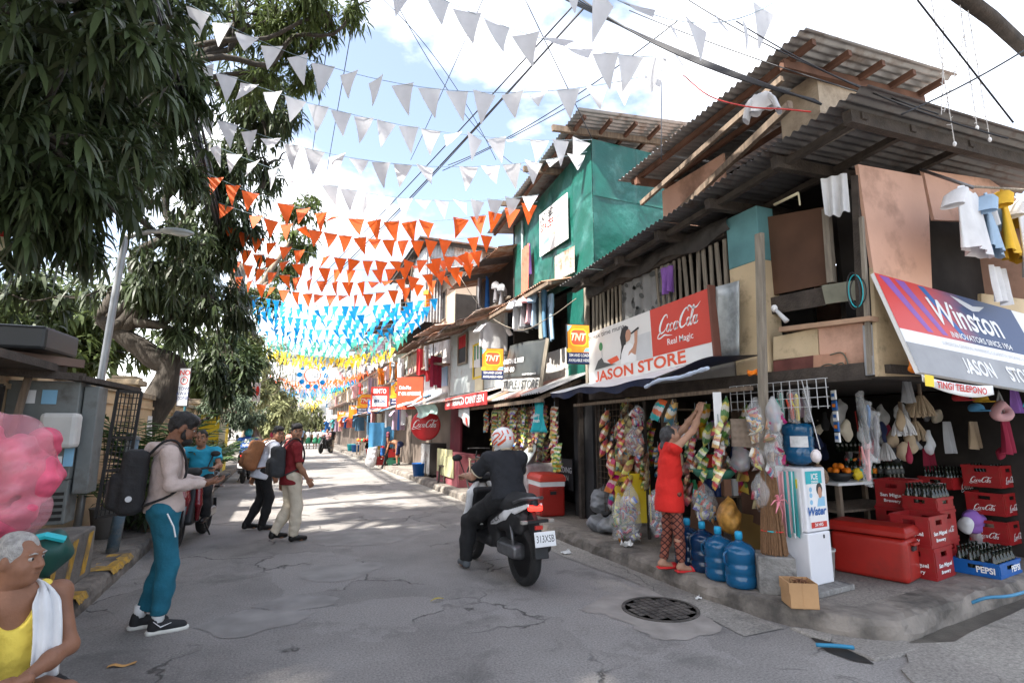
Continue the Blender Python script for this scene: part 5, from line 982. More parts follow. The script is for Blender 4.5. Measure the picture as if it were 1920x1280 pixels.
# feathery and palm plants in front of the wall
def frond(mb_s, P, F, base, d, L, wl, rs, droop=.6, nl=16, start=.25):
 base = np.array(base); d = np.array(d) / np.linalg.norm(d); side = np.cross(d, [0, 0, 1.]); side /= np.linalg.norm(side) + 1e-6; pts = []
 for i in range(nl + 1): t_ = i / nl; pts.append(base + d * L * t_ + np.array([0, 0, -1]) * droop * L * t_ * t_ * .6)
 mb_s.tube([tuple(p) for p in pts], [.012 * (1 - .7 * i / nl) for i in range(nl + 1)], 4)
 for i in range(int(nl * start), nl):
  t_ = i / nl; ax = pts[i + 1] - pts[i]; ax /= np.linalg.norm(ax)
  for s_ in (-1, 1):
   q = side * s_ * .85 + ax * .6 + np.array([0, 0, -.18]) + rs.randn(3) * .08; q /= np.linalg.norm(q); l_ = wl * (math.sin(math.pi * (.15 + .85 * t_)) * .8 + .25); w_ = np.cross(q, np.array([0, 0, 1.])); w_ /= np.linalg.norm(w_) + 1e-6; w_ *= .026 + .012 * wl
   b = pts[i]; o = len(P); P.extend([b, b + q * l_ * .45 + w_, b + q * l_ * .45 - w_, b + q * l_ + np.array([0, 0, -.12 * l_])]); F.append((o, o + 2, o + 3, o + 1))
def palm(base, n, L, wl, label, seed, tilt=(0, 0), pot=True, up=1.1, name='potted_palm'):
 rs = np.random.RandomState(seed); t = thing(name, label, 'plant', base); st = MB(); P = []; F = []
 for i in range(n):
  a = i * 2.4 + rs.uniform(-.3, .3); d = np.array([math.cos(a) + tilt[0], math.sin(a) + tilt[1], up + rs.uniform(-.4, .6)]); frond(st, P, F, (0, 0, .35 if pot else .1), d, L * rs.uniform(.75, 1.1), wl, rs)
 st.build('stems', mat('palm_stem', (.16, .19, .07), .7), t, smooth=True); MB().add([tuple(p) for p in P], F).build('foliage', PALML, t)
 if pot: MB().lathe([(.13, 0), (.19, .36), (.20, .38), (.17, .38), (.15, .33), (.001, .33)], 16).build('pot', mat('grey_pot', (.16, .15, .14), .85), t, smooth=True)
 return t
palm((-2.05, 8.75, .15), 8, 1.15, .34, 'broad leaved palm in a grey pot right behind the bollard', 1, (.15, 0), True, 1.2)
palm((-1.74, 9.3, .15), 13, 2.2, .46, 'potted palm between the bollard and the sign pole', 2, (.0, 0), True, 2.3)
palm((-1.85, 14.2, .15), 13, 1.7, .35, 'tall feathery palm in front of the cream wall past the sign pole', 3, (.1, 0)); palm((-1.75, 15.8, .15), 13, 1.8, .34, 'bushy feathery palm next to the maroon scooter', 4); palm((-1.8, 18.4, .15), 12, 1.7, .3, 'feathery palm behind the blue jacket rider', 6)
for i, (y, h_, lb) in enumerate(((9.5, .5, 'low dark shrub at the foot of the cream wall by the bollard'), (11.4, .8, 'dark leafy shrub under the feathery palms'), (13.5, 1.0, 'dense dark shrub beside the kerb under the palms'), (15.6, .9, 'dense shrub just behind the parked rider'), (17.8, 1.1, 'leafy shrub in front of the yellow booth'))):
 t = thing('shrub', lb, 'shrub', (-1.95, y, .15)); (P_, F_), _c = crown([((-1.95, y, .15 + h_ * .5), (.35, .7, h_ * .55), 110)], 8, .14, .05, .7, 50 + i); obj('foliage', np_mesh('foliage', P_, F_, LEAF), t, world=True); MB().tube([(-1.95, y, .15), (-1.93, y + .05, .15 + h_ * .6)], .02).build('stem', BARK, t, world=True)
c0 = aY(440, 765, 18); t = thing('feathery_tree_branch', 'grey green feathery tree leaning over the pavement beside the yellow booth', 'tree', (-2.4, 18, 0)); MB().tube(spline([(-2.4, 18, 0), (-2.3, 18, 1.6), tuple(c0)], 5), .05).build('trunk', BARK, t, world=True)
(P_, F_), _c = crown([(tuple(c0), (1.0, .8, .45), 170), (tuple(c0 + V((.4, 0, -.3))), (.6, .5, .3), 80)], 12, .16, .03, .6, 90); obj('crown', np_mesh('crown', P_, F_, mat('grey_green_leaf', (.07, .10, .055), .6, .2, 2, island=.3)), t, world=True)
# ---------------------------------------------------------------- bunting, cables, fairy lights
FLAGM = {k: mat('flag_' + k, c, .6, .08, 8, transl=.42) for k, c in dict(white=(.66, .66, .68), orange=(.82, .13, .02), blue=(.0, .27, .62), green=(.08, .42, .33), yellow=(.85, .58, .04), red=(.75, .09, .05)).items()}
STRG = mat('string', (.25, .33, .38), .8)
def flag_mesh(m, seed, w=.29, h=.37):
 q = random.Random(seed); b = q.uniform(-.06, .06); c = q.uniform(-.05, .05); mb = MB(); P = []
 for j in range(4):
  v = j / 3
  for i in range(3): u = i / 2 - .5; P.append((u * w * (1 - v * .97) + c * v * v, b * v * v + (.012 if i == 1 else 0) * (1 - v), -h * v))
 mb.add(P, [(j * 3 + i, j * 3 + i + 1, j * 3 + i + 4, j * 3 + i + 3) for j in range(3) for i in range(2)]); return mb.mesh('flag', m, True)
FL = {c: [flag_mesh(FLAGM[c], i) for i in range(6)] for c in FLAGM}
BQ = random.Random(4)
def pxof(P): d = Vector(P) - CC; w_ = d.dot(CF); return 960 + FPX * d.dot(CR) / w_, 640 - FPX * d.dot(CU) / w_
def bunting(Lp, Rp, mid, color, n, label, joined=False, grp=None):
 lo, hi = -.3, 2.5                              # find the sag that passes the given height
 for _ in range(18):
  s_ = (lo + hi) / 2; P = sag(Lp, Rp, s_, 40); q = [pxof(p) for p in P]; k = min(range(41), key=lambda i: abs(q[i][0] - mid[0]))
  if q[k][1] < mid[1]: lo = s_
  else: hi = s_
 P = sag(Lp, Rp, s_, 30); t = thing('bunting_string', label, 'bunting', tuple(P[15]), group=grp)
 MB().tube(P, .004, 4).build('string', STRG, t, world=True)
 D = Vector(Rp) - Vector(Lp); base = math.atan2(D.y, D.x); jm = MB()
 for i in range(n):
  u = (i + .5) / n * 30; a = int(u); p = P[a].lerp(P[min(a + 1, 30)], u - a)
  M_ = Matrix.Translation(p - P[15]) @ Matrix.Rotation(base + BQ.gauss(0, .3), 4, 'Z') @ Matrix.Rotation(BQ.gauss(.0, .38), 4, 'X') @ Matrix.Rotation(BQ.gauss(0, .1), 4, 'Y')
  if BQ.random() < .03: continue
  me = BQ.choice(FL[color])
  if joined: jm.add([M_ @ v.co for v in me.vertices], [tuple(pl.vertices) for pl in me.polygons])
  else: o = bpy.data.objects.new('flag', me); COL.objects.link(o); o.parent = t; o.matrix_basis = M_
 if joined: q = jm.build('flags', FLAGM[color], t); q['kind'] = 'stuff'
 return t
XL, XR = -1.5, 4.0
def bl(c): return 'string of %s triangular flags strung across the street' % c
near = [((-1.5, 2.3, 7.0), (1450, 5), (1290, 42), 'white', 17), ((-1.5, 4.6, 7.0), (1290, 105), (960, 50), 'white', 18), ((350, 5), (1250, 132), (860, 170), 'white', 18), ((360, 115), (1110, 262), (800, 243), 'white', 18), ((365, 205), (1100, 285), (800, 312), 'white', 18), ((385, 265), (1010, 365), (800, 375), 'white', 18),
  ((388, 325), (1008, 378), (740, 415), 'orange', 19), ((410, 380), (925, 440), (740, 450), 'orange', 19), ((420, 420), (905, 468), (720, 490), 'orange', 19), ((425, 455), (895, 470), (720, 505), 'orange', 19), ((432, 485), (890, 490), (700, 528), 'orange', 19), ((438, 515), (870, 505), (680, 552), 'orange', 19)]
for Lq, Rq, md, c, n in near:
 Lp = aX(*Lq, XL) if len(Lq) == 2 else V(Lq); bunting(Lp, aX(*Rq, XR), md, c, n, bl(c), False, 'bunting strung over the street')
def Lline(y): return (530 - .2439 * (803 - y), y)
for k in range(8): bunting(aX(*Lline(552 + 9 * k), XL), aX(825 - 7 * k, 558 + 7.5 * k, XR), (650, 574 + 8.6 * k), 'blue', 20, bl('blue'), k > 6, 'bunting strung over the street')
for k in range(6): bunting(aX(*Lline(628 + 5 * k), XL), aX(775 - 6 * k, 615 + 7 * k, XR), (620, 640 + 5 * k), 'green', 20, bl('green'), k > 2, 'bunting strung over the street')
for c, a, b, n, ry in (('yellow', 668, 688, 5, 650), ('white', 692, 712, 5, 672), ('orange', 714, 730, 6, 690), ('blue', 729, 741, 5, 705), ('green', 743, 748, 3, 715), ('yellow', 750, 766, 6, 720)):
 for k in range(n):
  y = a + (b - a) * k / n; yl = y - 22 * (803 - y) / 130; ryk = ry + (b - a) * k / n; xr = 530 + (803 - ryk) * (1.49); xr = min(xr, 745 - (ry - 650) * .95 - 2.5 * k)
  bunting(aX(*Lline(yl), XL), aX(xr, ryk, XR), (590, y), c, 26, bl('distant ' + c), True, 'far bunting over the street')
# round petal emblem hung among the far flags
c = aY(586, 703, 34); t = thing('petal_ring_ornament', 'round festive ornament of blue petals hanging among the far flags', 'ornament', c)
for k in range(10):
 a = k * math.tau / 10; MB().lathe([(.001, -.02), (.15, -.02), (.15, .02), (.001, .02)], 14, sx=1, sy=1).build('petal', FLAGM['blue'], t, loc=(0, 0, 0)); o = t.children[-1] if False else None
for k, o in enumerate([x for x in bpy.data.objects if x.parent == t]):
 a = k * math.tau / 10; o.location = (math.cos(a) * .72, 0, math.sin(a) * .72); o.rotation_euler = (R(90), 0, 0)
MB().tube([(.45 * math.cos(a), 0, .45 * math.sin(a)) for a in [i * math.tau / 24 for i in range(25)]], .03, 6).build('ring', FLAGM['orange'], t, smooth=True)
# cables
CAB = mat('black_cable', (.015, .015, .018), .5)
def cable(pts, r, label, n=5, m=CAB, group='overhead cables'): return tag(MB().tube(pts, r, n).build('cable', m, smooth=True), label, 'cable', group)
cbq = random.Random(9)
for k in range(14):                                # bundle along the left poles
 dx, dz = cbq.uniform(-.14, .14), cbq.uniform(-.28, .3); P = []
 for j in range(6):
  a, b = -2 + j * 11, 9 + j * 11; P += sag((XL - .12 + dx, a, 6.3 + dz), (XL - .12 + dx, b, 6.3 + dz), cbq.uniform(.1, .35), 10)
 cable(P, cbq.uniform(.012, .03), 'black cable in the bundle along the left poles', group='cable bundle along the left')
for k in range(10):
 a = aZ(cbq.uniform(60, 330), -60, 8.5); b = V((XL, cbq.uniform(9, 17), 6.2)); cable(sag(a, b, cbq.uniform(.1, .6), 14), .007, 'thin black cable drooping through the mango leaves', group='thin drooping cables')
def cz(ax_, ay_, bx_, by_, z0, z1, r, s_=.1, lab='black cable crossing the street sky'): cable(sag(aZ(ax_, ay_, z0), aZ(bx_, by_, z1), s_, 20), r, lab)
cz(1100, 10, 600, 540, 7.6, 7.2, .016, .15); cz(1085, 0, 585, 535, 7.7, 7.4, .013, .1); cz(1098, 12, 570, 570, 7.5, 7.1, .011, .25)
cz(1270, 40, 840, 310, 6.6, 6.8, .008, .2); cz(1110, 175, 830, 320, 7.0, 7.0, .008, .05); cz(905, 0, 770, 300, 8.5, 8.2, .007, .05); cz(612, 95, 570, 400, 9, 9, .009, 0); cz(660, 50, 608, 350, 9, 9, .009, 0); cz(985, 0, 1110, 260, 7.5, 5.7, .007, 0)
cz(720, 0, 930, 300, 8, 7, .006, -.3); cz(740, 0, 1000, 330, 8.2, 7, .006, .5)
for k in range(5): cable(sag(aX(1045 + k * 9, -8, 3.2), aX(1540 - 3 * k, 196 - 2 * k, 4.0), .06 + .03 * k, 16), .011, 'thick black service cable running to the corner roof', group='service cables to the corner roof')
for k, (a, b, s_) in enumerate((((1290, 0), (1760, 215), .1), ((1180, 20), (1700, 200), .05), ((1380, 40), (1890, 260), .12), ((1690, 215), (1920, 95), .02), ((1720, 0), (1900, 230), .0), ((1240, 300), (1240, 120), 0))):
 cable(sag(aX(*a, 3.6), aX(*b, 4.4), s_, 14), .006, 'thin wire above the corner store roof', group='thin wires above the corner store')
c = aX(1285, 300, 3.9); cable(spline([aX(1280, 140, 3.8), aX(1330, 180, 3.8), aX(1400, 200, 3.8), aX(1470, 205, 3.8), aX(1520, 210, 3.8)], 5), .007, 'reddish wire looping below the upper eave', m=INK['red'])
# thin strings on the facade
cable(spline([aX(850, 500, 3.9), aX(905, 580, 3.9), aX(970, 618, 3.9), aX(1030, 595, 3.9), aX(1080, 560, 3.9)], 5), .008, 'pale rope looped below the green house', m=OLDW)
# lit-string pole at the upper right
p = [aY(1785, -20, 1.9), aY(1860, 35, 2.0), aY(1925, 95, 2.1)]; t = thing('wooden_boom', 'dark wooden boom with hanging fairy light strings above the corner', 'boom', p[1]); MB().tube([p[0], p[1], p[2]], .055, 8).build('beam', SOOT, t, world=True, smooth=True)
fm = mat('fairy_wire', (.62, .6, .58), .6)
for k, (x0, y0, x1, y1) in enumerate(((1745, -10, 1790, 270), (1800, 10, 1832, 240), (1815, 20, 1856, 262), (1770, 0, 1765, 215), (1808, 60, 1770, 210))):
 P = sag(aY(x0, y0, 1.95), aY(x1, y1, 2.05), .02, 22); q = MB().tube(P, .003, 4); q.build('light_string', fm, t, world=True)
 b = MB()
 for i in range(1, 22): b.beam(P[i], P[i] + V((cbq.uniform(-.025, .025), cbq.uniform(-.02, .02), cbq.uniform(-.02, .02))), .004)
 b.build('bulbs', fm, t, world=True)['kind'] = 'stuff'
 if k in (0, 2, 1): MB().ell(P[-1], (.012, .012, .02)).build('plug', INK['white'], t, world=True, smooth=True)
# ---------------------------------------------------------------- people
SK = {k: mat('skin_' + k, c, .55, .1, 12, .12, 90, spec=.4) for k, c in dict(tan=(.30, .145, .085), light=(.42, .235, .155), dark=(.19, .085, .048), brown=(.235, .11, .065)).items()}
HAIR = mat('black_hair', (.012, .010, .009), .45, .3, 40, .6, 160); GREY_H = mat('grey_hair', (.40, .38, .36), .7, .35, 40, .8, 160)
EYEW = mat('eye_white', (.38, .35, .32), .4, 0); EYEB = mat('eye_dark', (.015, .01, .008), .2, 0)
def stand(H=1.7):
 s = H / 1.7; J = dict(pel=(0, 0, .93), che=(0, .0, 1.22), nec=(0, -.01, 1.42), hd=(0, .02, 1.575), sL=(-.165, 0, 1.37), sR=(.165, 0, 1.37), eL=(-.21, -.02, 1.10), eR=(.21, -.02, 1.10), wL=(-.22, .05, .86), wR=(.22, .05, .86),
  hL=(-.085, 0, .90), hR=(.085, 0, .90), kL=(-.095, .015, .49), kR=(.095, .015, .49), aL=(-.10, -.02, .085), aR=(.10, -.02, .085))
 return {k: np.array(v) * s for k, v in J.items()}
def unit(v): v = np.array(v, float); return v / (np.linalg.norm(v) + 1e-9)
def torso_rot(J):
 z = unit(J['nec'] - J['pel']); x = J['sR'] - J['sL']; x = unit(x - z * (x @ z)); y = np.cross(z, x); return Matrix(((x[0], y[0], z[0]), (x[1], y[1], z[1]), (x[2], y[2], z[2])))
def torso(S_, J, g, s, hem=None, sh=True, belly=0.):
 Q = torso_rot(J); m = J['pel'] * .5 + J['che'] * .5; S_.ell(J['che'], np.array((.150, .100, .185)) * s + g, Q, .06); S_.ell(m + np.array(Q.col[1]) * belly, np.array((.132, .098 + belly, .16)) * s + g, Q, .06); S_.ell(J['pel'], np.array((.150, .110, .12)) * s + g, Q, .06)
 if sh: S_.cap(J['sL'], J['sR'], .062 * s + g * .7, None, .06); S_.cap(J['nec'] + np.array((0, 0, -.06)), J['nec'] + np.array((0, 0, -.03)), .075 * s + g * .6, None, .06)
 return Q
def hand_mesh(mb, w, d, nrm, thumb, s=1., curl=.5):
 """palm at wrist w, fingers along d, back of the hand along nrm, thumb to the side `thumb`"""
 x = unit(d); z = np.array(nrm, float); z = unit(z - x * (z @ x)); y = unit(np.cross(z, x)); y = y if y @ np.array(thumb) > 0 else -y
 T = lambda a, b, c: np.array(w) + (x * a + y * b + z * c) * s
 S_ = SDF(.012); S_.cap(T(-.03, 0, 0), T(.01, 0, 0), .026 * s, .024 * s); Q = Matrix(np.stack([x, y, z], 1).tolist()); S_.box(T(.05, 0, 0), np.array((.045, .040, .015)) * s, .013 * s, Q)
 for b, l in ((-.030, .052), (-.010, .066), (.011, .070), (.031, .064)):
  p = T(.088, b, 0); a = curl * .5; q = [p]
  for k in range(3): st = l * (.46, .31, .26)[k]; q.append(q[-1] + (x * math.cos(a) - z * math.sin(a)) * st * s); a += curl * .8
  S_.chain(q, [.0095 * s, .009 * s, .0082 * s, .007 * s], .004)
 S_.chain([T(.012, .03, -.004), T(.045, .058, -.012), T(.075, .064, -.02 - curl * .02)], [.013 * s, .0105 * s, .0085 * s], .008)
 return S_.mesh(.0052, mb)
def head_frame(J, yaw=0, pitch=0, roll=0): return Matrix.Translation(J['hd']) @ Matrix.Rotation(R(yaw), 4, 'Z') @ Matrix.Rotation(R(pitch), 4, 'X') @ Matrix.Rotation(R(roll), 4, 'Y')
def head_sdf(s=1., jaw=1., ears=True):
 S_ = SDF(.03); S_.ell((0, -.012, .032), (.072 * s, .092 * s, .092 * s)).ell((0, .028, -.028), (.058 * s, .066 * s, .088 * s)).ell((0, .05, -.082), (.036 * s * jaw, .036 * s, .028 * s), k=.04)
 for q in (-1, 1): S_.ell((q * .042, .055, -.03), (.022, .026, .026), k=.03)
 S_.cap((-.034, .083, .036), (.034, .083, .036), .010, k=.025)
 for q in (-1, 1): S_.ell((q * .030, .104, .014), (.018, .014, .011), k=.012, op=-1)
 S_.cap((0, .092, .018), (0, .113, -.018), .008, .0125, .014); S_.ell((-.011, .1, -.024), (.009, .011, .008), k=.01); S_.ell((.011, .1, -.024), (.009, .011, .008), k=.01)
 S_.cap((-.017, .089, -.05), (.017, .089, -.05), .0075, k=.008); S_.cap((-.014, .087, -.06), (.014, .087, -.06), .008, k=.008)
 if ears:
  for q in (-1, 1): S_.ell((q * .074, -.008, -.002), (.012, .020, .031), k=.012)
 S_.cap((0, -.022, -.05), (0, -.035, -.16), .050 * s, .052 * s, .05); return S_
def person(label, loc, rz, J, skin, cat='person', H=1.7, head=(0, 0, 0), hair='short', shirt=None, sleeve=.55, hem=.02, trouser=None, leg=1., shoes=None, hands=None, near=1, curl=.6, belly=0., hair_m=None, skirt=None, g=.018, tg=.016, beard=False, glasses=False, bare_leg=False, helmet=None, tank=False, collar=None, group=None):
 s = H / 1.7; sk = SK[skin]; t = thing('person', label, cat, loc, rz, group); h = .0135 if near else .03
 # body: torso, arms, legs, neck as one surface, with finer head and hands joined in
 S_ = SDF(.035); torso(S_, J, -.004, s, belly=belly); fat = 1.
 for c in 'LR':
  S_.chain([J['s' + c], J['e' + c]], [.047 * s, .038 * s]); S_.chain([J['e' + c], J['e' + c] * .6 + J['w' + c] * .4, J['w' + c]], [.038 * s, .037 * s, .025 * s])
  S_.chain([J['h' + c], J['k' + c]], [.080 * s, .052 * s], .05); S_.chain([J['k' + c], J['k' + c] * .65 + J['a' + c] * .35, J['a' + c]], [.050 * s, .049 * s, .033 * s])
  f = unit(J.get('t' + c, np.array((0, 1, 0)))); S_.chain([J['a' + c] + np.array((0, 0, -.035)) - f * .03, J['a' + c] + np.array((0, 0, -.055)) + f * .11, J['a' + c] + np.array((0, 0, -.06)) + f * .16], [.034 * s, .028 * s, .022 * s])
 S_.cap(J['nec'] - np.array((0, 0, .04)), J['hd'] * .6 + J['nec'] * .4, .05 * s)
 mb = S_.mesh(h); M_ = head_frame(J, *head) @ Matrix.Scale(s * 1.02, 4)
 mb.at(M_); head_sdf(1.).mesh(.0065 if near else .014, mb); mb.at(None)
 if near:
  for c in 'LR':
   d = J.get('d' + c, J['w' + c] - J['e' + c]); q = -1 if c == 'L' else 1
   hand_mesh(mb, J['w' + c], d, J.get('n' + c, (q, 0, .2)), J.get('th' + c, (-q * .3, 1, 0)), s, J.get('c' + c, curl))
 mb.build('body', sk, t, smooth=True)
 if near:
  a = MB(); a.at(M_)
  for q in (-1, 1): a.ell((q * .030, .079, .0135), (.0125, .0125, .0115), 10, 8)
  a.build('eyes', EYEW, t, smooth=True); a = MB(); a.at(M_)
  for q in (-1, 1): a.ell((q * .030, .0865, .0135), (.0075, .006, .0075), 8, 6)
  a.build('irises', EYEB, t, smooth=True); a = MB(); a.at(M_); hm_ = hair_m or HAIR
  for q in (-1, 1): a.tube([(q * .014, .096, .034), (q * .032, .097, .040), (q * .047, .083, .034)], [.003, .0042, .002], 6)
  a.build('eyebrows', hm_, t, smooth=True); a = MB(); a.at(M_); a.tube([(-.019, .0945, -.0545), (-.008, .0985, -.0535), (0, .0985, -.0545), (.008, .0985, -.0535), (.019, .0945, -.0545)], [.002, .0045, .004, .0045, .002], 6); a.build('lips', mat('lip_' + skin, tuple(x * .8 for x in sk.node_tree.nodes['Principled BSDF'].inputs['Base Color'].default_value[:3]), .5), t, smooth=True)
 if hair and not helmet:
  S2 = SDF(.02); S2.ell((0, -.022, .033), (.080, .099, .101))
  if hair == 'bushy': S2.ell((0, -.01, .085), (.083, .105, .058)); S2.cap((-.05, .06, .085), (.05, .06, .085), .03)
  if hair == 'student': S2.cap((-.045, .062, .085), (.045, .066, .078), .022); S2.ell((0, 0, .09), (.076, .092, .048))
  if hair == 'pony': S2.cap((0, -.1, .03), (0, -.12, -.03), .035, .03)
  S2.ell((0, .118, -.022), (.066, .085, .088), k=.012, op=-1)
  S2.noise(.003 if hair != 'bushy' else .006, 45 if hair != 'bushy' else 60, 3); S2.cut((0, -.03, -.05), (0, .6, -1)); a = S2.mesh(.0075 if near else .015)
  if hair == 'long': SDF(.02).cap((0, -.07, .0), (0, -.09, -.18), .06, .05).mesh(.02, a)
  if hair == 'pony':
   S3 = SDF(.02); S3.chain([(0, -.115, .0), (0, -.15, -.06), (-.02, -.15, -.2), (-.03, -.13, -.32)], [.026, .036, .032, .012]).noise(.003, 50, 2); S3.mesh(.009, a)
  ho = a.build('hair', hair_m or HAIR, t, smooth=True); ho.data.transform(M_)
 if beard:
  S2 = SDF(.015); S2.ell((0, .052, -.075), (.055, .058, .052)); S2.cap((-.062, .01, -.01), (-.055, .03, -.06), .018, .02); S2.cap((.062, .01, -.01), (.055, .03, -.06), .018, .02); S2.cap((-.03, .089, -.038), (.03, .089, -.038), .0085, k=.004); S2.ell((0, .1, -.05), (.026, .03, .014), k=.006, op=-1); S2.ell((0, .085, .01), (.05, .06, .042), k=.01, op=-1); S2.noise(.0025, 70, 4)
  o = S2.mesh(.0065).build('beard', hair_m or HAIR, t, smooth=True); o.data.transform(M_)
 if glasses:
  a = MB(); a.at(M_)
  for q in (-1, 1): a.tube([(q * .032 + .021 * math.cos(u), .104, .012 + .016 * math.sin(u)) for u in [i * math.tau / 14 for i in range(15)]], .0018, 5); a.tube([(q * .053, .1, .016), (q * .074, .0, .016)], .0016, 4)
  a.tube([(-.011, .107, .014), (.011, .107, .014)], .0016, 4); a.build('glasses', EYEB, t)
 if shirt:
  S2 = SDF(.03); Q = torso(S2, J, g, s, belly=belly, sh=not tank); zax = np.array(Q.col[2])
  if tank:
   for c in 'LR': S2.cap(J['s' + c] * .62 + J['nec'] * .38 + np.array((0, 0, .015)), J['che'] * .6 + J['s' + c] * .4 + np.array((0, .05, 0)), .042 * s, .06 * s)
  if not tank and sleeve:
   for c in 'LR':
    e = J['e' + c]; w_ = J['w' + c]; u = J['s' + c]
    if sleeve <= 1: p = u + (e - u) * sleeve; S2.fcap(u, p, .06 * s + g * .5, .058 * s + g * .6)
    else: S2.cap(u, e, .055 * s + g * .4, .045 * s + g * .4); p = e + (w_ - e) * (sleeve - 1); S2.cap(e, e * .55 + p * .45, .045 * s + g * .35, .043 * s + g * .3); S2.fcap(e * .5 + p * .5, p, .042 * s + g * .3, .030 * s + g * .35)
  S2.noise(.0055, 15, 5); S2.noise(.0026, 38, 8)
  if tank: S2.ell(J['nec'] + np.array(Q @ Vector((0, .10, -.02))), (.075, .11, .14), Q, .01, -1)
  hp = J['pel'] - zax * (hem * s)
  if hem > .1: S2.fcap(J['pel'], hp, .152 * s + g, .160 * s + g, sq=(1, 1.12, 1))
  S2.ell(J['pel'] - zax * hem * .6, np.array((.150, .115, .13)) * s + g + .004, Q, .05)
  S2.cut(hp, -zax); fw = np.array(Q.col[1]); S2.cut(J['nec'] + zax * (.035 * s) + fw * .02, zax * 1. + fw * .55 if not tank else zax + fw * .4)
  S2.mesh(.0125 if near else .026).build('shirt', shirt, t, smooth=True)
  if collar: MB().tube([J['nec'] + zax * .035 * s + np.array(Q @ Vector((.068 * math.cos(u), .062 * math.sin(u) - .01, .012 * -math.sin(u)))) * s for u in [i * math.tau / 16 for i in range(17)]], .016 * s, 6, sq=.7).build('collar', collar, t, smooth=True)
 if trouser:
  S2 = SDF(.03); Q = torso_rot(J); S2.ell(J['pel'] + np.array((0, 0, -.01)), np.array((.150, .115, .12)) * s + tg * .6, Q, .05); zax = np.array(Q.col[2])
  for c in 'LR':
   S2.cap(J['h' + c], J['k' + c], .085 * s + tg, .060 * s + tg, .06)
   if leg > 0: p = J['k' + c] + (J['a' + c] - J['k' + c]) * leg; S2.cap(J['k' + c], J['k' + c] * .5 + p * .5, .060 * s + tg, .055 * s + tg); S2.fcap(J['k' + c] * .5 + p * .5, p + (p - J['k' + c]) * .03, .055 * s + tg, .046 * s + tg)
  S2.noise(.0058, 14, 12); S2.noise(.003, 36, 13); S2.cut(J['pel'] + zax * .09 * s, zax); S2.mesh(.0135 if near else .028).build('trousers', trouser, t, smooth=True)
 if skirt:
  p = J['pel']; MB().lathe([(.13 * s, .1), (.17 * s, .0), (.21 * s, -.2), (.24 * s, -.42)], 16, p).build('skirt', skirt, t, smooth=True)
 if shoes:
  for c in 'LR':
   f = unit(J.get('t' + c, np.array((0, 1, 0)))); a = J['a' + c]; S2 = SDF(.03); S2.cap(a + np.array((0, 0, -.0)) - f * .015, a - f * .02 + np.array((0, 0, -.04)), .045 * s, .047 * s); S2.cap(a + f * .05 + np.array((0, 0, -.035)), a + f * .165 + np.array((0, 0, -.052)), .045 * s, .035 * s); S2.cut(a + np.array((0, 0, -.083)) + f * 0, (0, 0, -1)); sh_ = S2.mesh(.011 if near else .025).build('shoe', shoes[0], t, smooth=True)
   if len(shoes) > 1: S3 = SDF(.02); S3.cap(a - f * .03 + np.array((0, 0, -.07)), a + f * .175 + np.array((0, 0, -.068)), .05 * s, .042 * s); S3.cut(a + np.array((0, 0, -.088)), (0, 0, -1)); S3.cut(a + np.array((0, 0, -.058)), (0, 0, 1)); S3.mesh(.011).build('sole', shoes[1], sh_, smooth=True)
 if helmet:
  S2 = SDF(.02); S2.ell((0, -.008, .03), (.125, .148, .132)); S2.cap((0, .02, -.08), (0, .09, -.085), .085, .05); S2.box((0, .15, .005), (.085, .06, .045), .03, k=.02, op=-1); S2.ell((0, -.0, -.19), (.12, .16, .075), k=.02, op=-1)
  o = S2.mesh(.0095 if near else .02).build('helmet', helmet[0], t, smooth=True); o.data.transform(M_)
  a = MB(); a.at(M_); a.grid(lambda u, v: (.124 * math.sin((u - .5) * 2.4), -.012 + .152 * math.cos((u - .5) * 2.4), .055 - v * .10), 16, 6); a.build('visor', helmet[1], t, smooth=True)
  if len(helmet) > 2:                      # painted bands standing on the shell
   a = MB(); a.at(M_); sh_ = lambda th, ph, e=.003: ((.126 + e) * math.cos(ph) * math.sin(th), -.008 - (.149 + e) * math.cos(ph) * math.cos(th), .03 + (.133 + e) * math.sin(ph))
   def band(pts, w_):
    P = [Vector((x, y, 0)) for x, y in pts]; vs = []
    for i, p in enumerate(P):
     d = (P[min(i + 1, len(P) - 1)] - P[max(i - 1, 0)]).normalized(); n_ = Vector((-d.y, d.x, 0)) * w_ / 2; vs += [sh_(*(p + n_)[:2]), sh_(*(p - n_)[:2])]
    a.add(vs, [(2 * i, 2 * i + 1, 2 * i + 3, 2 * i + 2) for i in range(len(P) - 1)])
   for q in (-1, 1):
    band([(q * 1.9, -.35), (q * 1.5, -.15), (q * 1.1, .12), (q * .9, .30), (q * 1.1, .48), (q * 1.5, .42), (q * 1.75, .25)], .13); band([(q * 1.75, -.5), (q * 1.3, -.3), (q * .85, .0), (q * .6, .35), (q * .75, .7)], .11); band([(q * .45, -.1), (q * .8, -.35), (q * 1.2, -.55)], .2)
   band([(-.5, .05), (0, -.02), (.5, .05)], .26); band([(-.14, .75), (-.14, .35)], .16); a.build('helmet_stripes', helmet[2], t, smooth=True)
 return t
def set_(J, **k):
 for a, b in k.items(): J[a] = np.array(b, float)
 return J
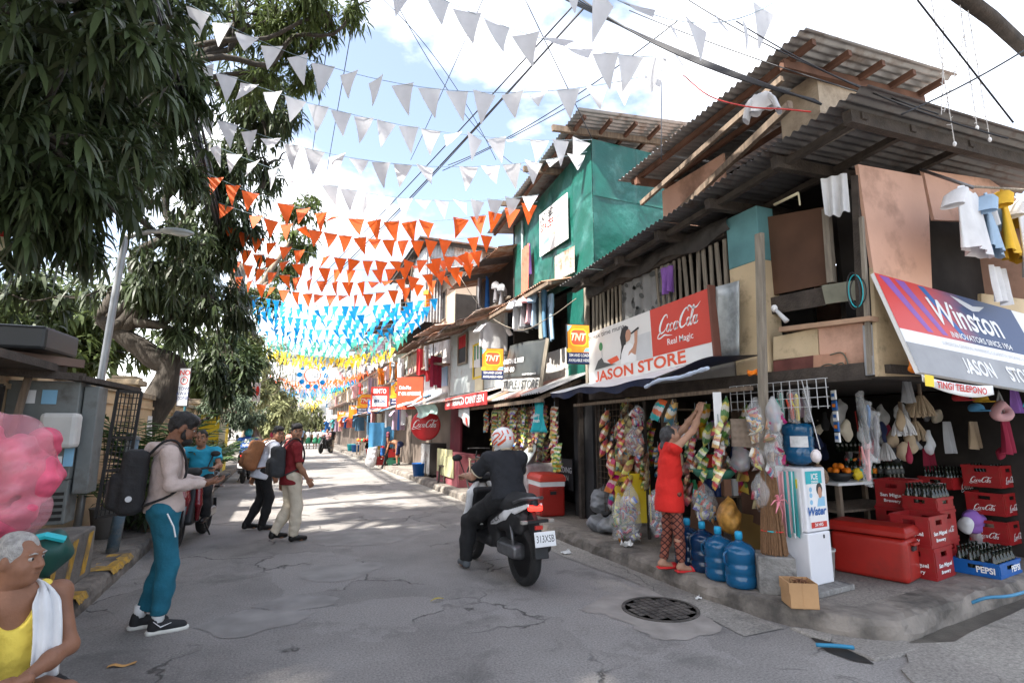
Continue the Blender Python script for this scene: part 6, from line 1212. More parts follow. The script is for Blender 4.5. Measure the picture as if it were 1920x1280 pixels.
def backpack(t, J, m, m2=None, big=1., strap=None):
 Q = torso_rot(J); c = J['che'] * .75 + J['pel'] * .25; bk = lambda x, y, z: c + np.array(Q @ Vector((x, y, z)))
 S_ = SDF(.03); S_.box(bk(0, -.215 * big, -.0), np.array((.155, .085, .235)) * big, .06, Q); S_.box(bk(0, -.31 * big, -.07), np.array((.125, .045, .13)) * big, .04, Q); S_.noise(.004, 20, 6); bp_ = S_.mesh(.012).build('backpack', m, t, smooth=True)
 if m2: S2 = SDF(.02); S2.box(bk(0, -.325 * big, -.075), np.array((.10, .042, .10)) * big, .03, Q); S2.mesh(.011).build('pocket', m2, bp_, smooth=True)
 for q, c_ in ((-1, 'L'), (1, 'R')):
  s_ = J['s' + c_]; o = unit(s_ - J['nec']); top = s_ * .72 + J['nec'] * .28 + np.array(Q @ Vector((0, .0, .075)))
  MB().tube(spline([bk(q * .09, -.15, .2), top + np.array(Q @ Vector((0, -.05, .005))), top + np.array(Q @ Vector((0, .05, -.01))), bk(q * .125, .125, .10), bk(q * .165, .06, -.08), bk(q * .13, -.14, -.18)], 5), .024, 8, sq=.4).build('strap', strap or m, bp_, smooth=True)
 return bp_
# --- man with the backpack looking at his phone
TEALP = mat('teal_trousers', (.012, .12, .18), .9, .18, 6, .75, 15); BEIGEH = mat('beige_hoodie', (.50, .40, .36), .95, .1, 8, .75, 15); BLKF = mat('black_fabric', (.018, .017, .018), .8, .25, 10, .7, 18); GRYF = mat('dark_grey_fabric', (.075, .065, .072), .85, .2, 10, .25, 90)
J = stand(1.68); set_(J, hd=(0, .075, 1.545), nec=(0, .01, 1.395), eR=(.235, .02, 1.12), wR=(.10, .27, 1.10), eL=(-.225, .03, 1.12), wL=(-.07, .28, 1.10), kL=(-.09, .05, .49), aL=(-.10, -.09, .085), kR=(.10, .06, .49), aR=(.105, .03, .085), nR=(.2, -.3, -1), nL=(-.2, -.3, -1), dR=(-.35, 1, .12), dL=(.35, 1, .12), thR=(.5, 0, 1), thL=(-.5, 0, 1))
mn = aZ(285, 1180)
pm_ = person('bearded man with black backpack standing in the road looking at his phone', (mn.x, mn.y, 0), R(-80), J, 'dark', H=1.68, head=(0, -20, 0), hair='bushy', beard=True, glasses=True, shirt=BEIGEH, sleeve=1.93, hem=.03, trouser=TEALP, leg=.86, shoes=(mat('black_knit', (.02, .02, .022), .8), mat('white_sole', (.7, .68, .62), .7)), curl=.5)
Q = torso_rot(J); S_ = SDF(.03); S_.chain([J['nec'] + np.array((-.085, -.02, .0)), J['nec'] + np.array((-.06, -.10, .0)), J['nec'] + np.array((0, -.13, -.01)), J['nec'] + np.array((.06, -.10, .0)), J['nec'] + np.array((.085, -.02, .0)), J['nec'] + np.array((.05, .06, -.04))], [.03, .042, .05, .042, .03, .02]); S_.noise(.004, 30).build('hood', BEIGEH, pm_, h=.011)
bp_ = backpack(pm_, J, BLKF, GRYF, 1.06); MB().lathe([(.001, 0), (.022, 0), (.022, .006), (.001, .008)], 14).build('badge', INK['lgrey'], bp_, loc=(.175, -.24, 1.02)).rotation_euler = (0, R(90), 0)
for q, c_ in ((-1, 'L'), (1, 'R')): MB().tube([J['a' + c_] + np.array((0, 0, .0)), J['a' + c_] + np.array((0, 0, .09))], .043, 12).build('sock', INK['white'], pm_, smooth=True)
o = MB().tube([(.155, -.0, .10), (.156, .05, .055), (.152, .12, .075)], [.006, .013, .004], 5, sq=.3); o.build('shoe_swoosh', INK['white'], pm_)
ph = tag(MB().box((0, 0, 0), (.072, .15, .009)).build('mobile_phone', INK['black'], bevel=.004), 'black mobile phone held by the bearded man', 'phone'); Mw = Matrix.Translation((mn.x, mn.y, 0)) @ Matrix.Rotation(R(-80), 4, 'Z'); ph.matrix_world = Mw @ Matrix.Translation((.01, .385, 1.135)) @ Matrix.Rotation(R(25), 4, 'X')
MB().tube([(.225, .02, .90), (.235, .07, .80), (.225, .09, .72)], .006, 5).build('pocket_zip', INK['white'], pm_)
# --- two students
RED = mat('red_shirt', (.20, .012, .016), .85, .12, 8, .75, 15); WSH = mat('white_shirt', (.68, .70, .76), .85, .06, 8, .75, 15); CRT = mat('cream_trousers', (.62, .54, .42), .9, .08, 6, .75, 15); BKT = mat('black_trousers', (.014, .014, .015), .85, .2, 8, .7, 15); BKS = mat('black_leather', (.012, .011, .011), .35); TANB = mat('tan_backpack', (.30, .12, .045), .7, .2, 8, .75, 15); DGB = mat('charcoal_backpack', (.035, .036, .038), .8, .2, 8, .75, 15)
J = stand(1.62); set_(J, hd=(.015, .035, 1.495), eR=(.205, .03, 1.04), wR=(.215, .16, .84), eL=(-.20, -.06, 1.04), wL=(-.19, -.06, .80), kR=(.09, .07, .47), aR=(.09, .05, .085), kL=(-.085, .04, .47), aL=(-.09, -.16, .12), hR=(.085, .01, .86), hL=(-.085, -.01, .86), nR=(1, 0, .1), nL=(-1, 0, .1))
p = aZ(538, 1014); t = person('student in red shirt and cream trousers walking with a charcoal backpack', (p.x, p.y, 0), R(-72), J, 'tan', H=1.62, head=(-98, -2, 0), hair='student', shirt=RED, sleeve=.85, hem=.12, trouser=CRT, leg=1., shoes=(BKS,), tg=.024, curl=.7); backpack(t, J, DGB, BLKF, .92)
J = stand(1.63); set_(J, nec=(0, .12, 1.33), che=(0, .07, 1.14), hd=(.02, .20, 1.46), sL=(-.165, .10, 1.28), sR=(.165, .10, 1.28), eR=(.20, .06, 1.03), wR=(.17, .13, .82), eL=(-.2, .02, 1.02), wL=(-.2, -.06, .80), kR=(.09, .10, .48), aR=(.09, .02, .085), kL=(-.09, .05, .47), aL=(-.1, -.15, .10), nR=(1, 0, .1), nL=(-1, 0, .1))
p = aZ(484, 993); t = person('student in white shirt and black trousers walking with a tan backpack', (p.x, p.y, 0), R(-70), J, 'tan', H=1.63, head=(-80, -4, 0), hair='student', glasses=True, shirt=WSH, sleeve=.8, hem=.13, trouser=BKT, leg=1., shoes=(BKS,), tg=.016, curl=.7); backpack(t, J, TANB, mat('brown_pocket', (.2, .075, .03), .7, .2, 8, .3, 40), 1.0)
# --- woman in red reaching up to the hanging goods
J = stand(1.45); s = 1.45 / 1.7; set_(J, nec=(0, .02, 1.20), che=(0, .02, 1.04), hd=(0, .045, 1.325), sL=(-.14, .03, 1.20), sR=(.14, .03, 1.20), eR=(.15, .22, 1.38), wR=(.10, .33, 1.57), eL=(-.12, .24, 1.40), wL=(-.04, .35, 1.58), kR=(.08, .04, .42), aR=(.08, .06, .078), kL=(-.075, .0, .42), aL=(-.08, -.07, .078), nR=(.3, -1, 0), nL=(-.3, -1, 0), dR=(-.1, .25, 1), dL=(.1, .25, 1), thR=(-1, 0, 0), thL=(1, 0, 0))
def plaid(name, a, b, sc):
 m = mat(name, a, .9, 0); N = m.node_tree.nodes; l = m.node_tree.links.new; tc = N.new('ShaderNodeTexCoord'); mp = N.new('ShaderNodeMapping'); mp.inputs['Rotation'].default_value = (R(45), 0, R(10)); ck = N.new('ShaderNodeTexBrick'); ck.inputs['Scale'].default_value = sc; ck.inputs['Color1'].default_value = a + (1,); ck.inputs['Color2'].default_value = tuple(x * .7 for x in a) + (1,); ck.inputs['Mortar'].default_value = b + (1,); ck.inputs['Mortar Size'].default_value = .06; ck.offset = 0; ck.inputs['Brick Width'].default_value = .5; ck.inputs['Row Height'].default_value = .5
 l(tc.outputs['Object'], mp.inputs[0]); sw = N.new('ShaderNodeSeparateXYZ'); cb = N.new('ShaderNodeCombineXYZ'); l(mp.outputs[0], sw.inputs[0]); l(sw.outputs[1], cb.inputs[0]); l(sw.outputs[2], cb.inputs[1]); l(cb.outputs[0], ck.inputs['Vector']); l(ck.outputs[0], N['Principled BSDF'].inputs['Base Color']); return m
PLD = plaid('plaid_leggings', (.30, .095, .06), (.04, .012, .012), 11.)
p = aZ(1262, 1068, .15); REDD = mat('red_blouse', (.62, .018, .012), .85, .08, 8, .75, 15)
t = person('woman in red sleeveless top and plaid leggings reaching up to the goods', (p.x, p.y, .15), R(-108), J, 'light', H=1.45, head=(0, 28, 0), hair='pony', hair_m=mat('greying_hair', (.05, .05, .052), .55, .6, 30, .6, 150), shirt=REDD, tank=False, sleeve=.12, hem=.26, trouser=PLD, leg=.93, shoes=None, tg=.004, g=.022, curl=.9)
for c_ in 'LR':
 a = J['a' + c_]; S_ = SDF(.01); S_.box(a + np.array((0, .055, -.07)), (.042, .12, .011), .01); sl_ = S_.build('slipper', mat('red_rubber', (.6, .02, .02), .5), t, h=.008); MB().grid(lambda u, v: tuple(a + np.array((.05 * math.cos(u * math.pi), .085 + .045 * v, -.065 + .042 * math.sin(u * math.pi)))), 8, 2).build('slipper_strap', mat('red_rubber'), sl_, smooth=True, solid=.006)
# --- old man sitting at the kerb
J = stand(1.62); set_(J, pel=(0, 0, .44), che=(0, .02, .72), nec=(0, .03, .90), hd=(0, .07, 1.035), sL=(-.17, .03, .85), sR=(.17, .03, .85), eL=(-.215, .15, .62), eR=(.25, .10, .60), wL=(-.02, .36, .58), wR=(.05, .34, .52), hL=(-.09, .03, .43), hR=(.09, .03, .43), kL=(-.17, .42, .50), kR=(.17, .42, .50), aL=(-.14, .42, .09), aR=(.14, .42, .09), dL=(1, .12, -.08), dR=(-1, .1, .02), nL=(0, .5, 1), nR=(0, .5, 1), thL=(0, 1, .4), thR=(0, 1, .4))
om = V((-1.07, 3.22, 0)); YT = mat('yellow_vest', (.82, .62, .10), .9, .06, 6, .75, 15)
t = person('old man in yellow tank top with a white towel sitting at the kerb', om, R(205), J, 'brown', H=1.62, head=(42, -2, 0), hair='short', hair_m=GREY_H, shirt=YT, tank=True, hem=.02, trouser=BKT, leg=.15, shoes=(BKS,), curl=.5); t.scale = (.94, .94, .94)
n_ = J['nec']; TP = spline([n_ + np.array(q) for q in ((-.13, .15, -.40), (-.125, .15, -.22), (-.11, .11, -.06), (-.085, .02, .03), (0, -.075, .045), (.085, .02, .03), (.11, .11, -.06), (.10, .155, -.20), (.085, .175, -.36), (.08, .18, -.46))], 5)
def tw_(u, v):
 i = u * (len(TP) - 1); k = min(int(i), len(TP) - 2); p = TP[k].lerp(TP[k + 1], i - k); e = abs(u - .5) * 2; f = 1 - min(1, max(0, (e - .2) / .35)); c = v - .5
 return (p.x * (1 + c * .6 * f) + c * .10 * (1 - f), (p.y - n_[1]) * (1 + c * .6 * f) + n_[1] + .014 * math.sin(v * 12 + u * 5) * (1 - f), p.z - .05 * f * v + .008 * math.sin(v * 9 + u * 11))
MB().grid(tw_, 60, 10).build('towel', CL['white'], t, smooth=True, solid=.008)
st_ = thing('low_stool', 'low wooden stool under the seated old man', 'stool', om + V((.05, .02, 0)), R(205)); MB().b2((-.17, -.14, .30), (.17, .14, .335)).build('seat', OLDW, st_, bevel=.006)
for x in (-.14, .14):
 for y in (-.11, .11): MB().b2((x - .02, y - .02, 0), (x + .02, y + .02, .30)).build('leg', OLDW, st_)
# --- distant people
GRN = mat('green_skirt', (.02, .16, .08), .85); FW = mat('far_white_top', (.7, .7, .7), .85)
def far(label, px, py, sh, tr, hgt=1.55, rz=0, skirt=None, z=0., X=None, hair='short', skin='tan', leg=1.):
 q = aZ(px, py, z) if X is None else X; J = stand(hgt); a = FR.uniform(-.12, .12); J['kL'] = J['kL'] + np.array((0, a + .05, 0)); J['aL'] = J['aL'] + np.array((0, a * 1.5, 0)); J['aR'] = J['aR'] - np.array((0, a, 0))
 return person(label, (q[0], q[1], z), rz, J, skin, H=hgt, hair=hair, shirt=sh, sleeve=.6, hem=.08, trouser=tr, leg=leg, shoes=(BKS,), near=0, skirt=skirt)
far('far girl in white top and green skirt, outermost of three by the tree', 577, 841, FW, None, 1.5, R(10), GRN, hair='long'); far('far girl in white top and green skirt, middle of three', 590, 841, FW, None, 1.52, R(-5), GRN, hair='long'); far('far girl in white top and green skirt, next to the far scooter', 600, 841, FW, None, 1.5, R(170), GRN, hair='long')
far('person in dark shirt and white trousers behind the far scooter', 621, 848, BKT, CRT, 1.6, R(20)); far('person in pink checked shirt walking behind the two students', 545, 900, mat('pink_check', (.55, .24, .20), .85, .3, 40), TEALP, 1.62, R(-20)); far('person in mustard dress at the far market stall', 704, 858, YT, None, 1.5, R(60), mat('mustard_skirt', (.5, .35, .05), .9), z=.15)
far('woman in dark floral clothes standing by the red crates', 724, 872, mat('floral_dark', (.18, .05, .07), .9, .5, 30), BKT, 1.5, R(-90), z=.15); far('vendor in white behind the far stall table', 690, 852, FW, BKT, 1.55, R(90), z=.15); far('child in red shirt near the white sack', 717, 866, CL['red'], CL['blue'], 1.15, R(40), z=.15, leg=.2)
far('distant walker in blue shirt near the street end', 606, 832, CL['skyb'], BKT, 1.6, 0); far('distant walker in pale shirt near the street end', 565, 836, CL['lblue'], BKT, 1.6, 0); far('distant walker in orange shirt past the booth', 521, 858, CL['orange'], BKT, 1.6, R(180)); far('distant walker in maroon shirt beside the booth', 512, 862, CL['maroon'], BKT, 1.6, R(20))
# shirtless man bending forward by the crates
J = stand(1.6); set_(J, pel=(0, -.1, .80), che=(0, .18, .88), nec=(0, .36, .86), hd=(0, .48, .80), sL=(-.17, .30, .86), sR=(.17, .30, .86), eL=(-.2, .36, .6), eR=(.2, .36, .6), wL=(-.15, .45, .38), wR=(.15, .45, .38)); q = aZ(745, 872, .15)
person('shirtless man in dark shorts bending over the red crates', (q.x, q.y, .15), R(60), J, 'tan', H=1.6, near=0, trouser=CL['navy'], leg=.1, shoes=(BKS,))
# ---------------------------------------------------------------- scooters and bicycle
RUB = mat('tyre_rubber', (.015, .015, .015), .85, .2, 20, .3, 80); RIM = mat('dark_rim', (.04, .04, .042), .4, metal=.6); CHR = mat('engine_grey', (.16, .16, .165), .4, .3, 10, metal=.7); PLS = mat('black_trim', (.015, .015, .016), .5, .15, 15); SEATM = mat('seat_vinyl', (.02, .02, .021), .6)
GLSY = {}
def gloss(name, c): return mat('paint_' + name, c, .25, .05, 5, coat=.6)
def wheel(parent, y, r, w_, steer=0):
 wh = bpy.data.objects.new('wheel', None); COL.objects.link(wh); wh.parent = parent; wh.location = (0, y, r); wh.rotation_euler = (0, R(90), 0)
 n = 28; mb = MB(); pr = [(r - .075, -w_ * .32), (r - .055, -w_ * .5), (r - .02, -w_ * .46), (r, -w_ * .2), (r, w_ * .2), (r - .02, w_ * .46), (r - .055, w_ * .5), (r - .075, w_ * .32)]
 vs = [(a * math.cos(j * math.tau / n), a * math.sin(j * math.tau / n), b) for a, b in pr for j in range(n)]; k = len(pr); mb.add(vs, [(i * n + j, i * n + (j + 1) % n, ((i + 1) % k) * n + (j + 1) % n, ((i + 1) % k) * n + j) for i in range(k) for j in range(n)]); mb.build('tyre', RUB, wh, smooth=True)
 mb = MB(); mb.lathe([(r - .085, -.025), (r - .07, -.03), (r - .07, .03), (r - .085, .025), (r - .085, -.025)], n); mb.lathe([(.001, -.04), (.045, -.04), (.045, .04), (.001, .04)], 12)
 for i in range(5): a = i * math.tau / 5; mb.beam((.03 * math.cos(a), .03 * math.sin(a), 0), ((r - .08) * math.cos(a), (r - .08) * math.sin(a), 0), .03, .02)
 mb.lathe([(.05, .045), (.095, .045), (.095, .05), (.05, .05)], 20); mb.build('rim', RIM, wh, smooth=False)
def scooter(label, loc, rz, side, body=None, plate=None, tail_red=True, near=1, box=None, front=None, stand_=True):
 t = thing('scooter', label, 'scooter', loc, rz); h = .012 if near else .025; wb = .64; r = .285; body = body or PLS; front = front or side
 wheel(t, -wb, r, .11); wheel(t, wb, r, .09)
 S_ = SDF(.04)                                   # dark core: tail, under-seat body, floor, inner leg shield
 S_.box((0, -.32, .60), (.12, .34, .11), .06, Matrix.Rotation(R(-10), 4, 'X')); S_.cap((0, -.55, .70), (0, -.86, .80), .085, .045); S_.box((0, .16, .33), (.13, .26, .05), .03); S_.box((0, .40, .58), (.15, .05, .30), .04, Matrix.Rotation(R(18), 4, 'X')); S_.box((0, -.12, .42), (.11, .12, .14), .05); S_.box((0, -.50, .60), (.10, .24, .11), .05); S_.cap((0, -.40, .45), (0, -.70, .64), .07, .06)
 S_.build('body', body, t, h=h)
 for q in (-1, 1):                               # side panels and leg shield halves
  S_ = SDF(.03); S_.cap((q * .105, -.05, .50), (q * .115, -.45, .66), .035, .05, sq=(2., 1, 1)); S_.cap((q * .115, -.45, .66), (q * .075, -.86, .80), .045, .022, sq=(2., 1, 1)); S_.build('side_panel', side, t, h=h)
  S_ = SDF(.03); S_.chain([(q * .15, .30, .34), (q * .18, .40, .55), (q * .16, .36, .80), (q * .07, .38, .93)], [.025, .045, .045, .03]); S_.build('leg_shield', front, t, h=h)
 S_ = SDF(.03); S_.chain([(0, .47, .45), (0, .53, .62), (0, .44, .86)], [.08, .11, .07]); S_.build('nose', front, t, h=h); MB().ell((0, .60, .62), (.09, .05, .05)).build('headlight', mat('headlight_glass', (.6, .6, .6), .1), t, smooth=True)
 S_ = SDF(.03); S_.chain([(0, .10, .735), (0, -.18, .715), (0, -.42, .765), (0, -.78, .835)], [.10, .125, .13, .075]); S_.cut((0, 0, .70), (0, 0, -1)); st = S_.build('seat', SEATM, t, h=h); st.data.transform(Matrix.Scale(1, 4))
 MB().tube(spline([(-.10, -.60, .80), (-.11, -.82, .86), (0, -.92, .875), (.11, -.82, .86), (.10, -.60, .80)], 4), .016, 7).build('grab_rail', CHR if near else PLS, t, smooth=True)
 tl = SDF(.01); tl.box((0, -.875, .775), (.075, .03, .028), .015); tl.build('tail_light', mat('tail_red', (.55, .015, .01), .2, emit=2.2 if tail_red else 0), t, h=.009)
 MB().beam((0, -.78, .70), (0, -.95, .46), .05, .14, up=(0, 1, 0)).box((0, -.985, .40), (.15, .02, .16), rx=R(-12)).build('rear_fender', PLS, t, bevel=.008)
 for q in (-1, 1): MB().beam((0, -.91, .655), (q * .12, -.91, .655), .03).build('signal_stem', PLS, t); MB().box((q * .15, -.915, .655), (.06, .05, .035)).build('turn_signal', mat('signal_lens', (.3, .28, .25), .2), t, bevel=.008)
 MB().box((0, -.94, .60), (.08, .02, .035)).build('reflector', INK['red'], t)
 F = frame((0, -1.06, .515), (1, 0, 0), (0, .18, 1))
 if plate: mb = MB(); mb.at(F).b2((-.115, -.068, -.004), (.115, .068, .004)); pl = mb.build('number_plate', INK['white'], t, bevel=.003); lettering(plate, F, .092, INK['black'], pl, 0, fit=.195, d=.0055, world=False)
 S_ = SDF(.03); S_.box((.0, -.46, .33), (.09, .24, .075), .04); S_.box((-.10, -.50, .33), (.05, .20, .065), .03); S_.build('engine', CHR, t, h=h)
 S_ = SDF(.02); S_.cap((.13, -.35, .27), (.15, -.82, .38), .045, .055); ex = S_.build('exhaust', PLS, t, h=h); MB().box((.205, -.66, .36), (.012, .24, .07), rx=R(-12)).build('heat_shield', CHR, ex)
 for q in (-1, 1): MB().tube([(q * .10, -.62, .30), (q * .105, -.55, .62)], .018, 8).build('shock', CHR, t, smooth=True); MB().tube([(q * .07, .64, .29), (q * .07, .50, .75)], .02, 8).build('fork', CHR, t, smooth=True)
 S_ = SDF(.02); S_.cap((0, .80, .52), (0, .64, .60), .05, .055, sq=(1, 1, 1)); S_.cap((0, .50, .60), (0, .64, .60), .05); S_.build('front_fender', front, t, h=h)
 MB().tube(spline([(-.33, .30, 1.00), (-.22, .36, 1.02), (0, .40, .98), (.22, .36, 1.02), (.33, .30, 1.00)], 4), .016, 8).build('handlebar', PLS, t, smooth=True); S_ = SDF(.03); S_.cap((-.13, .40, .97), (.13, .40, .97), .06); S_.build('bar_cover', PLS, t, h=h)
 for q in (-1, 1):
  m_ = MB().tube([(q * .24, .36, 1.02), (q * .30, .38, 1.18)], .007, 6).build('mirror_stem', PLS, t); MB().ell((q * .33, .38, 1.21), (.065, .014, .04)).build('mirror', PLS, m_, smooth=True)
 stand_ and MB().tube([(-.10, -.25, .24), (-.16, -.38, .02)], .012, 6).build('kickstand', PLS, t); return t
def seated(H=1.68, foot=None):
 J = stand(H); return set_(J, pel=(0, -.30, .84), che=(0, -.24, 1.09), nec=(0, -.20, 1.265), hd=(0, -.155, 1.405), sL=(-.19, -.20, 1.215), sR=(.19, -.20, 1.215), eL=(-.30, .0, 1.02), eR=(.30, .0, 1.02), wL=(-.31, .23, 1.02), wR=(.31, .23, 1.02), hL=(-.10, -.25, .80), hR=(.10, -.25, .80), kL=(-.21, .20, .70), kR=(.21, .20, .70), aL=(-.20, .10, .36), aR=(.18, .12, .40), dL=(.15, 1, -.12), dR=(-.15, 1, -.12), nL=(-.1, .2, 1), nR=(.1, .2, 1), thL=(1, .1, 0), thR=(-1, .1, 0), cL=1.1, cR=1.1)
a = aZ(985, 1098); b = aZ(885, 1045); mid = (a + b) / 2; rz = math.atan2(-(b.x - a.x), b.y - a.y)
sc = scooter('white and black scooter with plate ridden away down the street', (mid.x, mid.y, 0), rz, gloss('white', (.72, .72, .72)), plate='313XSB', stand_=False)
F = frame((-.150, -.27, .595), (.05, -1, .32), (0, .3, 1)); lettering('CLICK', F, .085, INK['black'], sc, .001, shear=.25, at=(0, 0), d=.008, world=False)
POLO = mat('black_polo', (.02, .021, .025), .9, .15, 10, .8, 14)
J = seated(); set_(J, aL=(-.27, .22, .10), kL=(-.24, .22, .52)); rider = person('motorcyclist in black polo and white and red helmet riding the scooter', (mid.x, mid.y, 0), rz, J, 'light', H=1.68, hair=None, shirt=POLO, sleeve=.72, hem=.05, trouser=BKT, leg=1., shoes=(mat('grey_shoe', (.09, .1, .11), .7),), helmet=(gloss('helmet_white', (.75, .74, .72)), mat('clear_visor', (.25, .27, .28), .08, 0), INK['orangered']), collar=mat('tan_collar', (.50, .42, .30), .85), head=(6, -4, 0), g=.042, tg=.03)
for c_ in 'LR': e = J['s' + c_] + (J['e' + c_] - J['s' + c_]) * .72; d = unit(J['e' + c_] - J['s' + c_]); MB().tube([e - d * .012, e + d * .004], .083, 14).build('cuff', mat('tan_collar'), rider, smooth=True)
# maroon scooter parked at the left kerb with a rider in a cyan shirt
p = aZ(383, 990); sc = scooter('maroon scooter parked at the left kerb behind the bearded man', (-1.10, 8.9, 0), R(172), gloss('maroon', (.16, .01, .015)), near=1, tail_red=False)
J = seated(1.6); person('person in cyan printed shirt sitting on the maroon scooter', (-1.10, 8.9, 0), R(172), J, 'tan', H=1.6, hair='short', shirt=mat('cyan_shirt', (.03, .35, .52), .8, .1, 6), sleeve=.6, trouser=BKT, leg=1., shoes=(BKS,))
# rider in blue jacket farther on
p = aZ(458, 905); scooter('dark scooter of the rider in the blue jacket', (p.x, p.y + .6, 0), R(-4), PLS, plate='ZIPTW37', near=0)
J = seated(1.68); t = person('rider in blue jacket with white print and teal helmet', (p.x, p.y + .6, 0), R(-4), J, 'tan', H=1.68, hair=None, shirt=mat('blue_jacket', (.012, .075, .30), .8), sleeve=1.95, trouser=BKT, leg=1., shoes=(BKS,), near=0, helmet=(gloss('teal_helmet', (.03, .33, .36)), PLS), g=.035)
F = frame((0, -.405, 1.13), (1, 0, 0), (0, .18, 1)); lettering('joyRide', F, .11, INK['white'], t, .004, at=(0, -.06), d=.02, fit=.24, world=False); decal('figure_print', F, [(-.07, .0), (-.05, .10), (-.02, .12), (.0, .05), (.04, .09), (.07, .02), (.03, .0)], INK['white'], t, .02, world=False)
# far scooter and rider coming
p = aZ(610, 849); scooter('distant dark scooter by the school girls', (p.x, p.y, 0), R(150), PLS, near=0, tail_red=False); J = seated(1.65); person('distant rider in pink cap on the far scooter', (p.x, p.y, 0), R(150), J, 'tan', H=1.65, shirt=mat('dusty_pink', (.5, .3, .3), .9), trouser=BKT, shoes=(BKS,), near=0, hair='short')
# bicycle leaning by the store
p = aZ(888, 925, .15); t = thing('bicycle', 'black bicycle with folded wooden frame leaning in front of the snack store', 'bicycle', (3.98, 10.9, .15), R(8))
for y in (-.5, .5):
 wq = bpy.data.objects.new('wheel', None); COL.objects.link(wq); wq.parent = t; wq.location = (0, y, .33); ring = [(0, .31 * math.cos(a), .31 * math.sin(a)) for a in [i * math.tau / 28 for i in range(29)]]; MB().tube(ring, .022, 6).build('tyre', RUB, wq, smooth=True); sp_ = MB()
 for i in range(14): a = i * math.tau / 14; sp_.beam((0, 0, 0), (0, .3 * math.cos(a), .3 * math.sin(a)), .004)
 sp_.build('spokes', CHR, wq)['kind'] = 'stuff'
fr = MB()
for a, b in (((0, -.5, .33), (0, -.12, .30)), ((0, -.12, .30), (0, -.22, .80)), ((0, -.12, .30), (0, .36, .78)), ((0, -.2, .74), (0, .36, .80)), ((0, -.5, .33), (0, -.2, .74)), ((0, .5, .33), (0, .34, .92))): fr.tube([a, b], .016, 6)
fr.build('frame', PLS, t); MB().tube([(-.26, .24, .98), (-.1, .36, .98), (.1, .36, .98), (.26, .24, .98)], .012, 6).build('handlebar', CHR, t); MB().ell((0, -.24, .84), (.07, .13, .035)).build('saddle', SEATM, t, smooth=True)
t = thing('folding_rack', 'small folded wooden frame hung on the bicycle', 'frame', (3.86, 11.0, .62), R(20))
for x in (-.16, .16): MB().beam((x, 0, -.2), (x, .05, .32), .035).build('upright', WOOD, t)
for z in (-.15, .05, .28): MB().beam((-.16, .02, z), (.16, .02, z), .03).build('rung', WOOD, t)
# ---------------------------------------------------------------- goods and furniture of the corner store
CLEAR = mat('clear_plastic', (.85, .87, .88), .12, .05, 8, alpha=.22, spec=.8, bump=.6, bscale=14)
HAZY = mat('hazy_plastic', (.62, .64, .65), .3, .1, 6, alpha=.4, spec=.8, bump=.9, bscale=10)
JUG = mat('blue_jug', (.012, .13, .29), .12, .08, 4, trans=.35, spec=.6); JUGD = mat('deep_blue_jug', (.006, .035, .10), .12, .08, 4, trans=.2, spec=.6); JCAP = mat('jug_cap', (.02, .32, .55), .5)
def jug(label, loc, m, inverted=False, rz=0.):
 t = thing('water_jug', label, 'water jug', loc, rz, 'blue water jugs'); r = .135; pr = [(.001, .0), (.10, .0), (.128, .012), (r, .04), (r, .10), (.126, .115), (r, .13), (r, .20), (.127, .212), (r, .225), (r, .30), (.13, .33), (.095, .365), (.05, .385), (.03, .40), (.028, .44), (.001, .44)]
 mb = MB(); mb.lathe([(a, b) if not inverted else (a, .40 - b) for a, b in (pr if not inverted else pr[:14])][::1 if not inverted else -1], 28); mb.build('bottle', m, t, smooth=True)
 if not inverted: MB().lathe([(.033, .41), (.034, .455), (.030, .475), (.001, .478)], 16).build('cap', JCAP, t, smooth=True); MB().tube([(.13, 0, .19), (.165, 0, .22), (.165, 0, .29), (.125, 0, .32)], .012, 6).build('handle', m, t, smooth=True)
 return t
for i, (px, py) in enumerate(((1307, 1066), (1337, 1076), (1369, 1091), (1411, 1106))):
 p = aZ(px, py, .15); jug(['dark blue water jug nearest the woman in red', 'dark blue water jug with a white sticker', 'bright blue water jug third in the row', 'bright blue water jug beside the concrete block'][i], (p.x, p.y + .12, .15), JUGD if i < 2 else JUG, rz=i)
# concrete block with pole and brooms
b0 = aZ(1430, 1118, .15); bc = V((4.06, 3.66, .15)); BR_ = R(-38)
blk = tag(MB().b2((-.15, -.15, 0), (.15, .15, .31)).build('concrete_block', CBLK, loc=bc, rz=BR_, bevel=.012), 'rough square concrete block footing the wooden post', 'block')
post = thing('wooden_post', 'tall weathered wooden post standing in the concrete block', 'post', bc + V((-.02, .05, .30))); top = aX(1424, 438, 4.06)
MB().beam((0, 0, 0), (top.x - bc.x + .02, top.y - bc.y - .05, top.z - .45), .075, .05, up=(1, 0, 0)).build('timber', OLDW, post, bevel=.004); MB().tube([(.05 * math.cos(a) - .005, .045 * math.sin(a), 1.60 + .008 * math.sin(a * 3) + a * .002) for a in [i * .4 for i in range(48)]], .006, 5).build('orange_rope', INK['orange'], post)
STRAW = mat('broom_straw', (.24, .13, .065), .9, .4, 30, .6, 60, stretch=(9, 9, .6))
